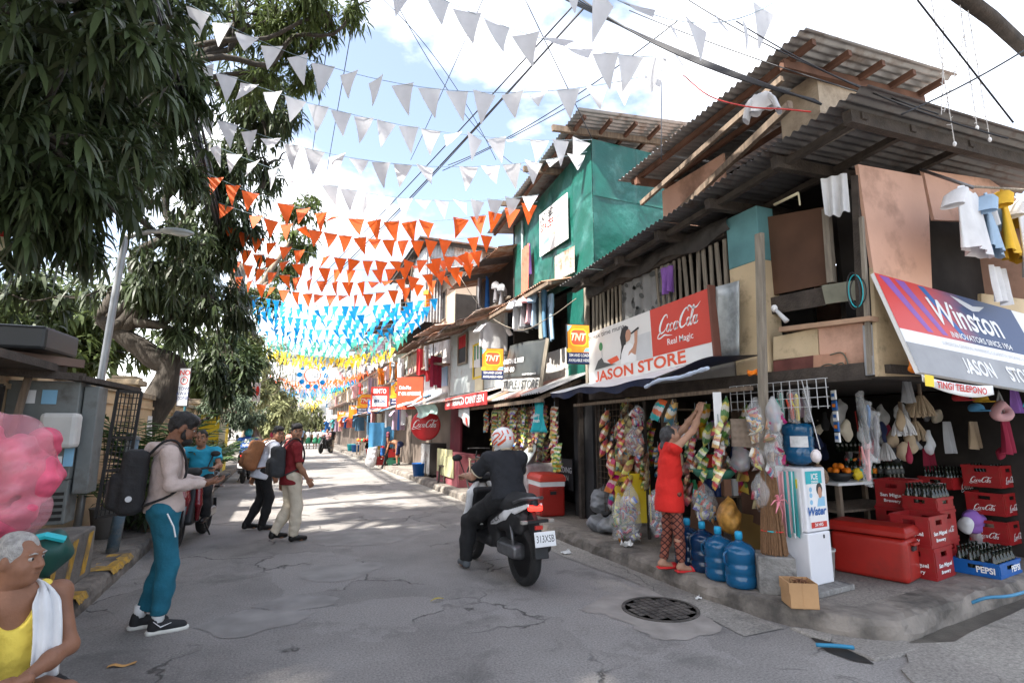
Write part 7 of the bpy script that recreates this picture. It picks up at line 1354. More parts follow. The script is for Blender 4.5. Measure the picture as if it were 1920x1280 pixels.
def broom(label, loc, tilt, s, h_=.72, rb=.05):
 t = thing('stick_broom', label, 'broom', loc, 0, 'stick brooms tied to the post'); rs = np.random.RandomState(s); mb = MB()
 for i in range(70):
  a = rs.uniform(0, 6.28); q = math.sqrt(rs.rand()); b = (rb * q * math.cos(a), rb * q * math.sin(a), rs.uniform(0, .02)); mb.beam(b, (b[0] * .45 + tilt[0] * h_, b[1] * .45 + tilt[1] * h_, h_ * rs.uniform(.9, 1.04)), .007)
 mb.build('bristles', STRAW, t)['kind'] = 'stuff'; MB().tube([(rb * .8 * math.cos(a) + tilt[0] * .2, rb * .8 * math.sin(a) + tilt[1] * .2, .2) for a in [i * math.tau / 14 for i in range(15)]], .006, 5).build('binding', INK['teal' if s % 2 else 'red'], t); return t
for i, (dx, dy) in enumerate(((-.07, .0), (-.05, -.05), (-.01, -.09), (.03, -.07))): broom(['outermost straw broom on the concrete block', 'straw broom leaning against the wooden post', 'straw broom tied with a pink ribbon', 'straw broom next to the white dispenser'][i], bc + V((dx, dy, .31)), (.07 - .02 * i, .02 + .02 * i), i, .78)
rb = thing('ribbon_bow', 'pink plastic ribbon bow tied round the brooms', 'ribbon', bc + V((-.06, -.15, .78)));
for i in range(6): a = i * 1.05; MB().tube(spline([(0, 0, 0), (.06 * math.cos(a), -.02, .05 * math.sin(a) + .01), (.10 * math.cos(a), -.01, .08 * math.sin(a) - .03)], 4), [.006, .014, .013, .012, .01, .008, .006, .005, .004], 6, sq=.25).build('loop', INK['pink'], rb, smooth=True)
MB().tube([(0, .0, 0), (.02, -.02, -.10), (.0, -.02, -.2)], [.012, .02, .006], 6, sq=.2).build('tail', INK['pink'], rb, smooth=True)
for i, (dx, c, lb) in enumerate(((.13, 'pink', 'pink cloth rag hung beside the brooms'), (.17, 'teal', 'teal cloth rag hung beside the brooms'), (.21, 'white', 'white cloth rag hung beside the dispenser'))): hang('sheet', CL[c], bc + V((dx, -.06 - .02 * i, 1.02)), R(-35), lb, None, .10 if i < 2 else .16, .55, i)
cb = aZ(1508, 1140, .15); CARD = mat('cardboard', (.46, .27, .13), .85, .12, 4, .1, 60); t = thing('cardboard_box', 'small open cardboard box in front of the concrete block', 'box', (cb.x + .03, cb.y + .06, .155), R(-30)); q = .105
MB().b2((-q, -q, 0), (q, q, .006)).b2((-q, -q, 0), (-q + .006, q, .19)).b2((q - .006, -q, 0), (q, q, .19)).b2((-q + .006, -q, 0), (q - .006, -q + .006, .19)).b2((-q + .006, q - .006, 0), (q - .006, q, .19)).build('carton', CARD, t); MB().b2((-q - .008, -q - .006, .11), (-q - .002, q, .19)).b2((-.012, -q - .002, 0), (-.006, -q + .001, .19)).build('flap', CARD, t); tw = MB(); rs = np.random.RandomState(2)
for i in range(14): tw.tube(spline([(rs.uniform(-.07, .07), rs.uniform(-.07, .07), .12), (rs.uniform(-.07, .07), rs.uniform(-.07, .07), .2), (rs.uniform(-.09, .09), rs.uniform(-.09, .09), .17)], 3), .003, 4)
tw.build('twine', mat('brown_twine', (.18, .08, .04), .8), t)['kind'] = 'stuff'
# water dispenser
d0 = aZ(1545, 1097, .2); rz = R(6); DW = mat('dispenser_white', (.74, .74, .77), .35, .03); dsp = thing('water_dispenser', 'white water dispenser with an ice water poster on its front', 'dispenser', (4.46, 3.50, .2), rz); dw, dd, dh = .33, .40, 1.0
MB().b2((-dw / 2, 0, .0), (dw / 2, dd, .44)).build('lower_cabinet', DW, dsp, bevel=.012); MB().b2((-dw / 2, 0, .446), (dw / 2, dd, dh)).build('upper_cabinet', DW, dsp, bevel=.012)
F = frame((0, -.001, .72), (1, 0, 0), (0, 0, 1)); k = dict(world=False); rectd('blue_header', F, -.14, .14, .10, .25, INK['teal'], dsp, .003, **k); lettering('ICE', F, .07, INK['white'], dsp, .002, at=(-.01, .20), **k); lettering('DRINKS', F, .03, INK['white'], dsp, .001, at=(-.01, .155), **k)
rectd('poster', F, -.12, -.24, .12, .14, INK['white'], dsp, .002, **k); decal('poster_hair', F, circ(.05, .09, .045, .055), INK['black'], dsp, .003, **k); decal('poster_face', F, circ(.055, .06, .03, .05), INK['skin'], dsp, .0035, **k); decal('poster_body', F, [(.0, -.06), (.12, -.06), (.12, .02), (.05, .03), (.02, .0)], INK['sky'], dsp, .0032, **k)
for y in (.09, .04, -.02): decal('poster_drop', F, circ(-.08, y, .022), INK['sky'], dsp, .003, **k)
lettering('Water', F, .10, INK['blue'], dsp, .006, shear=.2, at=(-.02, -.10), d=.006, **k); rectd('red_strip', F, -.11, -.24, .12, -.19, INK['red'], dsp, .004, **k); lettering('24 HRS', F, .04, INK['white'], dsp, .001, at=(0, -.215), d=.006, **k)
MB().b2((-.170, .06, .82), (-.166, .15, .90)).build('yellow_sticker', INK['yellow'], dsp); MB().box((.06, -.004, .40), (.014, .006, .03)).build('lock', INK['black'], dsp)
MB().b2((-.27, -.12, -.05), (.26, .45, -.002)).build('base_slab', CBLK, dsp, bevel=.01)
jug('upside down blue jug with white label on the dispenser', (4.50, 3.67, 1.20), JUG, True); F = frame((4.40, 3.72, 1.43), (.75, -.66, 0), (0, 0, 1)); rs = np.random.RandomState(1)
tag(MB().grid(lambda u, v: (4.50 + .1365 * math.sin(-2.9 + u * 1.15), 3.67 + .1365 * math.cos(-2.9 + u * 1.15), 1.38 + v * .10), 10, 1).build('jug_label', mat('worn_label', (.65, .66, .66), .7, .2, 20), smooth=True), 'worn white paper label stuck on the dispenser jug', 'label')
pb = thing('paint_bucket', 'white plastic bucket behind the dispenser', 'bucket', (4.88, 3.82, .15)); MB().lathe([(.09, 0), (.11, .24), (.118, .24), (.118, .26), (.105, .26), (.10, .2), (.001, .2)], 20).build('pail', mat('dirty_white', (.5, .5, .48), .6, .15, 6), pb, smooth=True)
# red cooler chest
COOL = mat('cooler_red', (.36, .018, .012), .4, .15, 3, dirt=((.2, .02, .015), .35, 3.))
def cooler(label, loc, rz, L, W, H, lidm=None, ice=False):
 t = thing('cooler_box', label, 'cooler', loc, rz); S_ = SDF(.02); S_.box((0, 0, H * .39), (L / 2 - .015, W / 2 - .015, H * .39), .04); S_.build('tub', COOL, t, h=.014)
 z0 = H * .80 + (.05 if ice else 0); lid = MB(); a, b = L / 2, W / 2; P0 = [(-a, -b, z0), (a, -b, z0), (a, b, z0), (-a, b, z0)]; P1 = [(x, y, z0 + H * .10) for x, y, z in P0]; P2 = [(x * .93, y * .82, z0 + H * .19) for x, y, z in P0]
 lid.add(P0 + P1 + P2, [(3, 2, 1, 0), (0, 1, 5, 4), (1, 2, 6, 5), (2, 3, 7, 6), (3, 0, 4, 7), (4, 5, 9, 8), (5, 6, 10, 9), (6, 7, 11, 10), (7, 4, 8, 11), (8, 9, 10, 11)]); lid.build('lid', lidm or COOL, t, bevel=.015)
 if ice: MB().b2((-a + .02, -b + .02, H * .76), (a - .02, b - .02, z0 - .002)).build('foam_rim', INK['white'], t)
 for q in (-1, 1): MB().b2((q * a - .02, -.07, H * .66), (q * a + .025, .07, H * .71)).build('handle', COOL, t, bevel=.006); MB().b2((q * a - .012, -.05, H * .56), (q * a + .004, .05, H * .64)).build('handle_recess', INK['black'], t)
 return t
cooler('long red cooler chest in front of the beer crates', (5.40, 3.66, .15), R(-75), .68, .38, .50)
cooler('red cooler with its lid ajar on foam by the snack store', (4.12, 8.25, .15), R(84), .66, .46, .62, mat('faded_cooler_lid', (.55, .05, .03), .5), True)
# crates
CRED = mat('crate_red', (.30, .012, .014), .45, .15, 6, dirt=((.2, .03, .02), .3, 8.)); CBLU = mat('crate_blue', (.005, .10, .36), .4); CGRN = mat('crate_green', (.02, .12, .07), .5); BOT = mat('dark_bottle', (.015, .02, .013), .1, spec=.7)
def crate(label, loc, rz, L, W, H, m, t1=None, t2=None, scr=False, bottles=0, low=False):
 t = thing('bottle_crate', label, 'crate', loc, rz, 'bottle crates'); w_ = .012; a, b = L / 2, W / 2; hz0, hz1 = (H * .70, H * .86) if not low else (H * .5, H * .8)
 for q in (-1, 1):
  for nm, L1, cx, ax in (('end_wall', b, q * a, 0), ('side_wall', a - w_, q * b, 1)):
   hw = L1 * .34; mb = MB()
   for u0, u1, z0, z1 in ((-L1, -hw, 0, H), (hw, L1, 0, H), (-hw, hw, 0, hz0), (-hw, hw, hz1, H)):
    if ax == 0: mb.b2((cx - w_ / 2, u0, z0), (cx + w_ / 2, u1, z1))
    else: mb.b2((u0, cx - w_ / 2, z0), (u1, cx + w_ / 2, z1))
   mb.build(nm, m, t)
 MB().b2((-a, -b, .0), (a, b, .01)).build('floor', m, t)
 rim = MB()
 for z in (H * .94, .015):
  for q in (-1, 1): rim.b2((-a - .008, q * b - .008, z - .012), (a + .008, q * b + .008, z + .012)); rim.b2((q * a - .0085, -b - .0085, z - .0125), (q * a + .0085, b + .0085, z + .0125))
 rim.build('rim', m, t)
 inner = MB()
 for i in range(1, 4): inner.b2((-a + .012, -b + 2 * b * i / 4 - .002, .012), (a - .012, -b + 2 * b * i / 4 + .002, H * .6))
 inner.build('divider', m, t)
 k = dict(world=False); Fs = frame((0, -b - .008, H * .40), (1, 0, 0), (0, 0, 1)); Fe = frame((a + .008, 0, H * .40), (0, 1, 0), (0, 0, 1)); Fe2 = frame((-a - .008, 0, H * .40), (0, -1, 0), (0, 0, 1))
 if scr: script(Fs, L * .5, INK['white'], t, (0, -.02), .002, world=False); script(Fe2, W * .6, INK['white'], t, (0, -.02), .002, world=False)
 elif t1:
  for FF, ww in ((Fs, L), (Fe2, W)): lettering(t1, FF, H * (.6 if low else .17), INK['white'], t, .004, at=(ww * .22 if low else 0, .01), fit=ww * (.4 if low else .7), d=.002, **k); lettering(t2, FF, H * .15, INK['white'], t, .004, at=(0, -.05), fit=ww * .5, d=.002, **k) if t2 else None
 if bottles:
  nx, ny = bottles; bm = bot_mesh()
  for i in range(nx):
   for j in range(ny): o = bpy.data.objects.new('bottle', bm); COL.objects.link(o); o.location = Vector(loc) + Matrix.Rotation(rz, 3, 'Z') @ V((-a + 2 * a * (i + .5) / nx, -b + 2 * b * (j + .5) / ny, .012)); tag(o, 'dark bottle in the ' + label, 'bottle', 'bottles in crates')
 return t
_bm = []
def bot_mesh():
 if not _bm: _bm.append(MB().lathe([(.001, 0), (.028, 0), (.03, .01), (.03, .12), (.025, .15), (.012, .18), (.011, .225), (.014, .226), (.014, .238), (.001, .24)], 10).mesh('bottle', BOT, True))
 return _bm[0]
ck = dict(t1='San Miguel', t2='Brewery'); cr = R(-76)
crate('red San Miguel crate at the bottom of the front stack', (5.86, 3.48, .15), R(10), .42, .32, .285, CRED, **ck); crate('red San Miguel crate on top of the front stack', (5.86, 3.49, .435), R(9), .42, .32, .285, CRED, **ck)
crate('red cola crate at the bottom of the tall stack', (6.28, 3.62, .15), R(8), .36, .30, .29, CRED, scr=True); crate('red cola crate in the middle of the tall stack', (6.28, 3.62, .44), R(8), .36, .30, .29, CRED, scr=True); crate('red cola crate on top of the tall stack with bottles', (6.28, 3.63, .73), R(7), .36, .30, .12, CRED, bottles=(5, 4), low=True)
crate('lower red beer crate behind the cooler', (6.38, 3.98, .42), R(10), .40, .32, .285, CRED); crate('upper red San Miguel crate behind the cooler', (6.40, 3.98, .705), R(12), .40, .32, .285, CRED, **ck); crate('hidden red beer crate under the two behind the cooler', (6.38, 3.98, .135), R(10), .40, .32, .285, CRED)
p = aZ(1870, 1092, .15); crate('low blue crate full of dark bottles at the kerb', (6.52, 3.30, .15), R(8), .52, .36, .13, CBLU, t1='PEPSI', bottles=(6, 4), low=True)
crate('long red cola crate of bottles on the inner shelf', (7.5, 4.05, .85), R(4), .70, .34, .13, CRED, scr=True, bottles=(9, 3), low=True)
for i in range(3): crate(['lowest', 'middle', 'topmost'][i] + ' red crate of the stack at the outer shop corner', (7.5, 3.65, .30 + i * .3), R(6), .42, .34, .24, CRED, scr=True, bottles=(5, 2) if i == 2 else 0)
# counter table with fruit and goods, shelves inside
tb = thing('counter_table', 'white topped counter table inside the corner store', 'table', (6.35, 4.5, .15)); MB().b2((5.72, 4.2, .92), (7.15, 4.9, .95)).build('table_top', INK['white'], tb, world=True)
for x in (5.78, 7.1):
 for y in (4.25, 4.85): MB().b2((x - .025, y - .025, .15), (x + .025, y + .025, .92)).build('leg', WOOD, tb, world=True)
MB().b2((5.75, 4.25, .62), (7.1, 4.85, .645)).build('lower_shelf', WOOD, tb, world=True)
fr_ = thing('fruit_bowl', 'dark bowl of oranges and yellow fruit on the counter', 'bowl', (5.98, 4.36, .95)); MB().lathe([(.06, 0), (.10, .03), (.14, .10), (.13, .10), (.09, .035), (.001, .03)], 18).build('bowl', PLS, fr_, smooth=True)
for i in range(9): a = i * 2.4; MB().ell((.09 * math.cos(a) * (1 if i < 6 else .4), .09 * math.sin(a) * (1 if i < 6 else .4), .12 + (.05 if i >= 6 else 0)), (.036, .036, .035)).build('orange', INK['orange'], fr_, smooth=True)
tag(SDF(.02).ell((6.24, 4.34, 1.02), (.06, .05, .07)).noise(.01, 50).build('yellow_fruit', INK['yellow'], h=.012), 'bunch of yellow fruit on the white counter', 'fruit')
cj = thing('cookie_jar', 'brown wicker basket with a pale figure on the counter', 'basket', (5.55, 4.30, .95)); MB().lathe([(.08, 0), (.10, .05), (.09, .12), (.05, .17), (.03, .20), (.001, .21)], 16).build('basket', mat('wicker', (.28, .18, .12), .9, .4, 30, .6, 60), cj, smooth=True); MB().ell((0, 0, .25), (.025, .025, .045)).build('top_figure', INK['cream'], cj, smooth=True)
rs = random.Random(8); bcol = ['teal', 'red', 'green', 'orange', 'yellow', 'navy', 'white', 'pink']
def cola(label, loc, c, s=1.):
 t = thing('soft_drink_bottle', label, 'bottle', loc, 0, 'small bottles on the counter'); MB().lathe([(.001, 0), (.032 * s, 0), (.034 * s, .02), (.032 * s, .08), (.034 * s, .13), (.028 * s, .17), (.012 * s, .20), (.012 * s, .22), (.001, .225)], 10).build('bottle', BOT, t, smooth=True); MB().lathe([(.0345 * s, .06), (.0345 * s, .12)], 10).build('wrap', INK[c], t, smooth=True); MB().lathe([(.014 * s, .215), (.014 * s, .24), (.001, .24)], 8).build('cap', INK[rs.choice(bcol)], t)
for i in range(12): cola('%s wrapped drink bottle on the white counter' % ['teal', 'teal', 'red', 'green', 'orange', 'teal', 'red', 'teal', 'green', 'navy', 'red', 'teal'][i], (6.38 + (i % 6) * .085, 4.45 + (i // 6) * .1, .95), ['teal', 'teal', 'red', 'green', 'orange', 'teal', 'red', 'teal', 'green', 'navy', 'red', 'teal'][i])
for i in range(8): cola('dark drink bottle without label colour on the counter end', (6.75 + (i % 4) * .08, 4.30 + (i // 4) * .09, .95), 'dgrey')
# shelving at the back of the shop with packs and jars
for (x0, x1, y, lb) in ((4.9, 6.2, 6.0, 'dark wooden goods shelf behind the hanging snacks'), (6.35, 7.5, 6.5, 'dark wooden goods shelf at the back of the corner store')):
 sh = thing('goods_shelf', lb, 'shelf', ((x0 + x1) / 2, y, .15))
 for z in (.6, 1.0, 1.4, 1.8): MB().b2((x0, y - .15, z), (x1, y + .15, z + .02)).build('shelf_board', WOOD, sh, world=True)
 for x in (x0, x1): MB().b2((x - .02, y - .15, .15), (x + .02, y + .15, 1.95)).build('side_board', WOOD, sh, world=True)
 for z in (.62, 1.02, 1.42):
  x = x0 + .08
  while x < x1 - .08:
   c = rs.choice(list(INK)); hh = rs.uniform(.14, .3); ww = rs.uniform(.06, .14)
   o = (MB().b2((-ww / 2, -.05, 0), (ww / 2, .05, hh)) if rs.random() < .6 else MB().lathe([(ww / 2, 0), (ww / 2, hh * .7), (ww * .3, hh * .85), (ww * .3, hh), (.001, hh)], 10)).build('grocery_item', INK[c], loc=(x, y - .06, z)); tag(o, 'small %s grocery item on a dark shop shelf' % c, 'grocery', 'groceries on the shop shelves'); x += ww + rs.uniform(.01, .05)
# ---------------------------------------------------------------- hanging snacks, bags and slippers
def pack_mat(name, a, b, c):
 m = bpy.data.materials.new(name); m.use_nodes = True; N = m.node_tree.nodes; l = m.node_tree.links.new; bs = N['Principled BSDF']; bs.inputs['Roughness'].default_value = .28; bs.inputs['Specular IOR Level'].default_value = .6
 tc = N.new('ShaderNodeTexCoord'); sx = N.new('ShaderNodeSeparateXYZ'); l(tc.outputs['Generated'], sx.inputs[0]); nz = N.new('ShaderNodeTexNoise'); nz.inputs['Scale'].default_value = 4.; l(tc.outputs['Generated'], nz.inputs['Vector']); ad = N.new('ShaderNodeMath'); ad.operation = 'MULTIPLY_ADD'; ad.inputs[1].default_value = .35; l(nz.outputs[0], ad.inputs[0]); l(sx.outputs[2], ad.inputs[2])
 rp = N.new('ShaderNodeValToRGB'); rp.color_ramp.interpolation = 'CONSTANT'; e = rp.color_ramp.elements; e[0].color = a + (1,); e[1].position = .42; e[1].color = b + (1,); q = e.new(.62); q.color = c + (1,); q = e.new(.82); q.color = a + (1,); q = e.new(.95); q.color = b + (1,)
 l(ad.outputs[0], rp.inputs[0]); oi = N.new('ShaderNodeObjectInfo'); hs = N.new('ShaderNodeHueSaturation')
 for o_, a_, b_ in (('Hue', .43, .57), ('Value', .55, 1.15), ('Saturation', 1.1, .65)): mr = N.new('ShaderNodeMapRange'); mr.inputs[3].default_value = a_; mr.inputs[4].default_value = b_; l(oi.outputs['Random'], mr.inputs[0]); l(mr.outputs[0], hs.inputs[o_])
 l(rp.outputs[0], hs.inputs['Color']); l(hs.outputs[0], bs.inputs['Base Color']); return m
PK = [pack_mat('pack_%d' % i, *cs) for i, cs in enumerate((((.75, .45, .02), (.6, .03, .02), (.8, .7, .5)), ((.55, .02, .02), (.8, .6, .05), (.7, .1, .02)), ((.02, .15, .5), (.75, .75, .7), (.7, .4, .02)), ((.75, .62, .05), (.1, .3, .05), (.8, .75, .6)), ((.25, .06, .03), (.5, .2, .06), (.7, .5, .2)), ((.0, .35, .45), (.8, .3, .02), (.75, .75, .7)), ((.05, .25, .08), (.7, .55, .05), (.5, .03, .02)), ((.7, .25, .03), (.75, .7, .6), (.45, .02, .03)), ((.62, .62, .6), (.5, .03, .03), (.05, .15, .4)), ((.15, .08, .05), (.35, .18, .08), (.2, .1, .05))))]
def pillow(w, h, d, m, seed=0):
 rs = np.random.RandomState(seed); mb = MB(); n = 7; k = 7
 def f(sg): return lambda u, v: ((u - .5) * w * (1 - .06 * math.sin(math.pi * v)), sg * d * (math.sin(math.pi * u) ** .6) * (max(0, math.sin(math.pi * v)) ** .5) * (1 + .18 * math.sin(9 * u + seed) * math.sin(8 * v)), (v - .5) * h)
 mb.grid(f(1), n, k); mb.grid(f(-1), n, k); return mb.mesh('pack', m, True)
PM = [[pillow(.115, .15, .028, m, i + j) for j in range(2)] for i, m in enumerate(PK)]
PMB = [[pillow(.19, .26, .045, m, i + j) for j in range(2)] for i, m in enumerate(PK)]
hq = random.Random(31)
def strip(loc, n, ci, label, step=.085, big=False, rz=-1.57, w=2, group='hanging snack strips', mix=()):
 """a string of packets: packets hang in pairs, angled out"""
 t = thing('snack_strip', label, 'snacks', loc, rz + hq.uniform(-.3, .3), group); MB().tube([(0, 0, .1), (0, 0, -n * step)], .004, 4).build('cord', STRG, t)
 for i in range(n):
  for q in range(w):
   c = hq.choice(mix) if mix else ci; o = bpy.data.objects.new('packet', (PMB if big else PM)[c][hq.randint(0, 1)]); COL.objects.link(o); o.parent = t; o.location = ((q - (w - 1) / 2) * (.07 if not big else .12) + hq.uniform(-.012, .012), -.02 + hq.uniform(-.015, .015), -i * step - .05); o.rotation_euler = (R(hq.uniform(-35, -8)), R(hq.uniform(-16, 16) + (q - .5) * 24 * (w > 1)), R(hq.uniform(-25, 25)))
 return t
# snack store (below the black sign): rows of strips behind the rider
cols_ = ['orange and red', 'red', 'blue and white', 'yellow', 'brown', 'teal', 'green', 'orange', 'silver', 'dark brown']
for i in range(17):
 y = 11.1 - i * .165; c = [5, 7, 2, 3, 3, 0, 4, 1, 4, 6, 9, 6, 3, 9, 6, 8, 6][i]
 strip((4.12 + (i % 3) * .09, y, 1.93), [5, 6, 7, 8, 7, 9, 10, 9, 10, 8, 7, 9, 8, 9, 8, 7, 6][i], c, '%s packet strip hanging in the snack store front' % cols_[c], .085, mix=(c, c, c, hq.randint(0, 9)))
for i in range(12): y = 11.0 - i * .2; strip((4.40, y, 1.35), 6, 4, 'brown packet strip in the lower row of the snack store', .085, mix=(4, 9, 4, 6, 8), group='lower snack strips')
strip((4.02, 7.72, 1.88), 11, 0, 'long strip of yellow and orange crisp packets beside the dark doorway', .075, w=2, mix=(0, 3, 0, 7)); strip((4.02, 7.62, 1.30), 5, 3, 'lower strip of yellow crisp packets beside the dark doorway', .075)
tb = thing('teal_printed_bag', 'teal printed plastic bag hanging at the awning corner', 'bag', (3.85, 7.95, 1.97), R(-80)); MB().grid(lambda u, v: ((u - .5) * .42 * (.55 + .5 * v), .03 * math.sin(u * 9 + v * 4), -.48 * v), 14, 10).build('sheet', INK['teal'], tb, smooth=True, solid=.004); lettering('dairy\nfresh', frame((0, -.045, -.25), (1, 0, 0), (0, 0, 1)), .09, INK['white'], tb, .001, world=False)
# hung flag shaped tarpaulin and blue one at the snack store's far end
tag(MB().grid(lambda u, v: (3.62 + .03 * math.sin(u * 7), 11.6 - u * .7, 2.0 - v * (.18 + .25 * u)), 12, 5).build('pennant_tarp', INK['lgrey'], smooth=True, solid=.004), 'pale torn tarpaulin scrap hanging at the canteen awning corner', 'tarpaulin'); tag(MB().poly([(3.60, 11.25, 1.85), (3.60, 10.95, 1.78), (3.60, 10.92, 1.6)]).build('red_scrap', INK['red'], solid=.006), 'red triangular scrap on the awning corner tarpaulin', 'scrap')
# corner store: front row under the awning
def gp(px, py, X): return tuple(aX(px, py, X))
spec = [(1135, 778, 4.1, 3, 0, True, 1, (0, 7)), (1145, 830, 4.15, 3, 7, False, 2, (7, 0, 1)), (1165, 790, 4.15, 4, 1, False, 2, (7, 1, 8)), (1150, 870, 4.1, 3, 0, True, 1, (0, 8, 1)), (1178, 870, 4.15, 2, 1, True, 1, (1, 1)), (1198, 800, 4.2, 4, 8, False, 2, (8, 4)), (1215, 850, 4.3, 4, 4, False, 2, (4, 7, 9)), (1235, 760, 4.1, 1, 5, True, 2, (5,)), (1262, 765, 4.1, 1, 2, True, 2, (2, 5)), (1325, 770, 4.15, 2, 3, True, 1, (3,)), (1347, 795, 4.0, 5, 7, False, 2, (7, 1, 0)), (1345, 850, 4.0, 3, 3, False, 2, (3, 0)), (1362, 760, 4.1, 2, 8, True, 1, (8, 3)), (1300, 825, 4.15, 3, 7, False, 2, (7, 0)), (1320, 840, 4.15, 3, 3, False, 2, (3, 3)), (1290, 870, 4.3, 4, 9, False, 2, (9, 4)), (1250, 880, 4.5, 4, 1, False, 2, (1, 8))]
wher = ['at the wire rack', 'above the grey bags', 'over the yellow box', 'near the doorway post', 'beside the red bags', 'in the bagged row', 'behind the woman', 'under the awning edge', 'above the woman', 'beside the white strip', 'on the white strip', 'at the lower white strip', 'by the egg trays', 'at her hands', 'beyond her hands', 'behind her arm', 'in the dark behind her']
for i, (px, py, X, n, c, bg, w_, mx) in enumerate(spec): strip(gp(px, py, X), n, c, '%s snack packets hanging %s of the corner store' % (cols_[c], wher[i]), .11 if not bg else .2, bg, -2.2, w_, mix=mx)
MB_ = MB().b2((-.012, -.003, -.75), (.012, .003, .1)); tag(MB().b2((-.04, -.004, -.62), (.04, .004, 0)).build('price_strip', INK['white'], loc=gp(1344, 735, 4.02), rz=R(-40)), 'white card strip with snack packets under the awning', 'card')
# clear bags full of wares
def bag(label, loc, w, h, d, fill, m=CLEAR, seed=0, nfill=10, rz=-2.2, name='clear_bag', group=None, top=True):
 t = thing(name, label, 'bag', loc, rz, group); S_ = SDF(.04); S_.ell((0, 0, -h * .58), (w / 2, d / 2, h * .42)); S_.cap((0, 0, -h * .3), (0, 0, -.02), w * .22, .015); S_.noise(.012, 22, seed); S_.build('bag_skin', m, t, h=.02)
 rs_ = random.Random(seed)
 for i in range(nfill):
  a = rs_.uniform(0, 6.28); q = math.sqrt(rs_.random()) * .62; z = -h * (.35 + .55 * rs_.random()); o = bpy.data.objects.new('packet', PM[rs_.choice(fill)][0]) ; COL.objects.link(o); o.parent = t; o.location = (w / 2 * q * math.cos(a), d / 2 * q * math.sin(a), z); o.rotation_euler = (rs_.uniform(0, 3), rs_.uniform(0, 3), rs_.uniform(0, 3)); f = .8; o.scale = (f, f, f)
 return t
bag('clear bag of bread rolls hanging over the grey bags', gp(1188, 795, 4.1), .30, .38, .24, (8, 4), seed=1, nfill=14); bag('clear bag of white sweets hanging at the wire rack', gp(1195, 755, 4.15), .2, .28, .16, (8, 8), seed=2); bag('big clear bag of noodle packs standing by the woman', (4.06, 5.78, .95), .30, .80, .26, (2, 8), seed=3, nfill=22)
bag('clear bag of yellow snacks standing beside the noodle bag', (4.02, 5.98, .75), .26, .62, .22, (3, 8, 6), seed=4, nfill=18); bag('clear bag of chips at the womans feet', (4.12, 5.28, 1.0), .30, .72, .26, (8, 7), seed=5, nfill=16); bag('clear bag of blue and white milk packs behind the jugs', gp(1320, 900, 4.2), .40, .42, .26, (5, 2, 5), seed=6, nfill=20); bag('clear bag of brown crackling hung above the jugs', gp(1365, 925, 4.15), .30, .38, .22, (4, 7), mat('oily_bag', (.55, .28, .06), .3, .5, 14, alpha=.8, bump=.8, bscale=12), 7, 8)
bag('clear bag of puffed snacks above the woman', gp(1262, 790, 4.3), .36, .34, .26, (8,), HAZY, 8, 8); bag('clear bag of cotton behind the egg trays', gp(1385, 830, 4.3), .26, .3, .2, (8,), HAZY, 9, 4); bag('clear bag of pink toys hanging on the jug side of the post', gp(1415, 745, 4.05), .34, .42, .14, (7, 5, 2), seed=10, nfill=16); bag('clear bag of red toys hanging lower on the jug side of the post', gp(1420, 830, 4.05), .26, .26, .12, (1, 7, 5), seed=11, nfill=12); bag('clear bag of hair clips lowest on the jug side of the post', gp(1425, 880, 4.05), .26, .38, .14, (9, 8), seed=12, nfill=8)
bag('clear bag of umbrellas hanging on the dispenser side of the post', gp(1446, 775, 4.02), .14, .56, .16, (8, 9), seed=13, nfill=10); bag('clear bag of white cloth on the dispenser side of the post', gp(1448, 740, 4.0), .18, .34, .14, (8,), HAZY, 14, 6); bag('sugar bag hung on a long string above the dispenser', gp(1530, 840, 4.3), .11, .13, .08, (8,), mat('sugar_bag', (.75, .68, .68), .4), 15, 0)
tag(MB().tube([gp(1503, 712, 4.3), gp(1538, 842, 4.3)], .004, 5).build('string_line', INK['lgrey']), 'white cord holding the sugar bag', 'cord')
# grey refuse bags, yellow box, wire rack by the doorway
GB = mat('grey_bin_bag', (.20, .21, .225), .3, .25, 6, .9, 9, spec=.7)
for i, (px, py, r_, lb) in enumerate(((1140, 985, (.17, .16, .2), 'upper grey rubbish bag on the heap by the wire rack'), (1135, 1000, (.15, .13, .10), 'small grey rubbish bag on the heap by the wire rack'), (1165, 1006, (.20, .15, .11), 'long grey rubbish bag lying at the front of the heap'))):
 p = aZ(px, py, .15); S_ = SDF(.05); S_.ell((0, 0, r_[2]), r_); S_.cap((.02, 0, r_[2] * 1.7), (.05, .02, r_[2] * 2.15), .04, .015); S_.noise(.014, 16, i); S_.noise(.006, 40, i + 5); tag(S_.build('rubbish_bag', GB, loc=(p.x, p.y + .15 + .05 * i, .15 + (.13 if i == 0 else 0)), h=.014), lb, 'bag')
yb_ = thing('yellow_carton', 'yellow carton with black lettering behind the grey bags', 'box', (4.35, 6.15, .35), R(-10)); MB().b2((-.16, -.22, 0), (.16, .22, .62)).build('carton', INK['yellow'], yb_); lettering('CAMEL', frame((-.165, 0, .47), (0, -1, 0), (0, 0, 1)), .09, INK['black'], yb_, .002, world=False); lettering('EL TAYO', frame((-.165, 0, .2), (0, -1, 0), (0, 0, 1)), .08, INK['black'], yb_, .002, world=False)
wr = thing('wire_rack', 'rusty wire display rack carrying the snack packets', 'rack', (4.4, 6.6, .15)); g_ = MB()
for i in range(14): g_.beam((4.42, 7.1 - i * .09, .35), (4.42, 7.1 - i * .09, 1.95), .006)
for i in range(18): g_.beam((4.42, 7.1, .38 + i * .09), (4.42, 5.9, .38 + i * .09), .006)
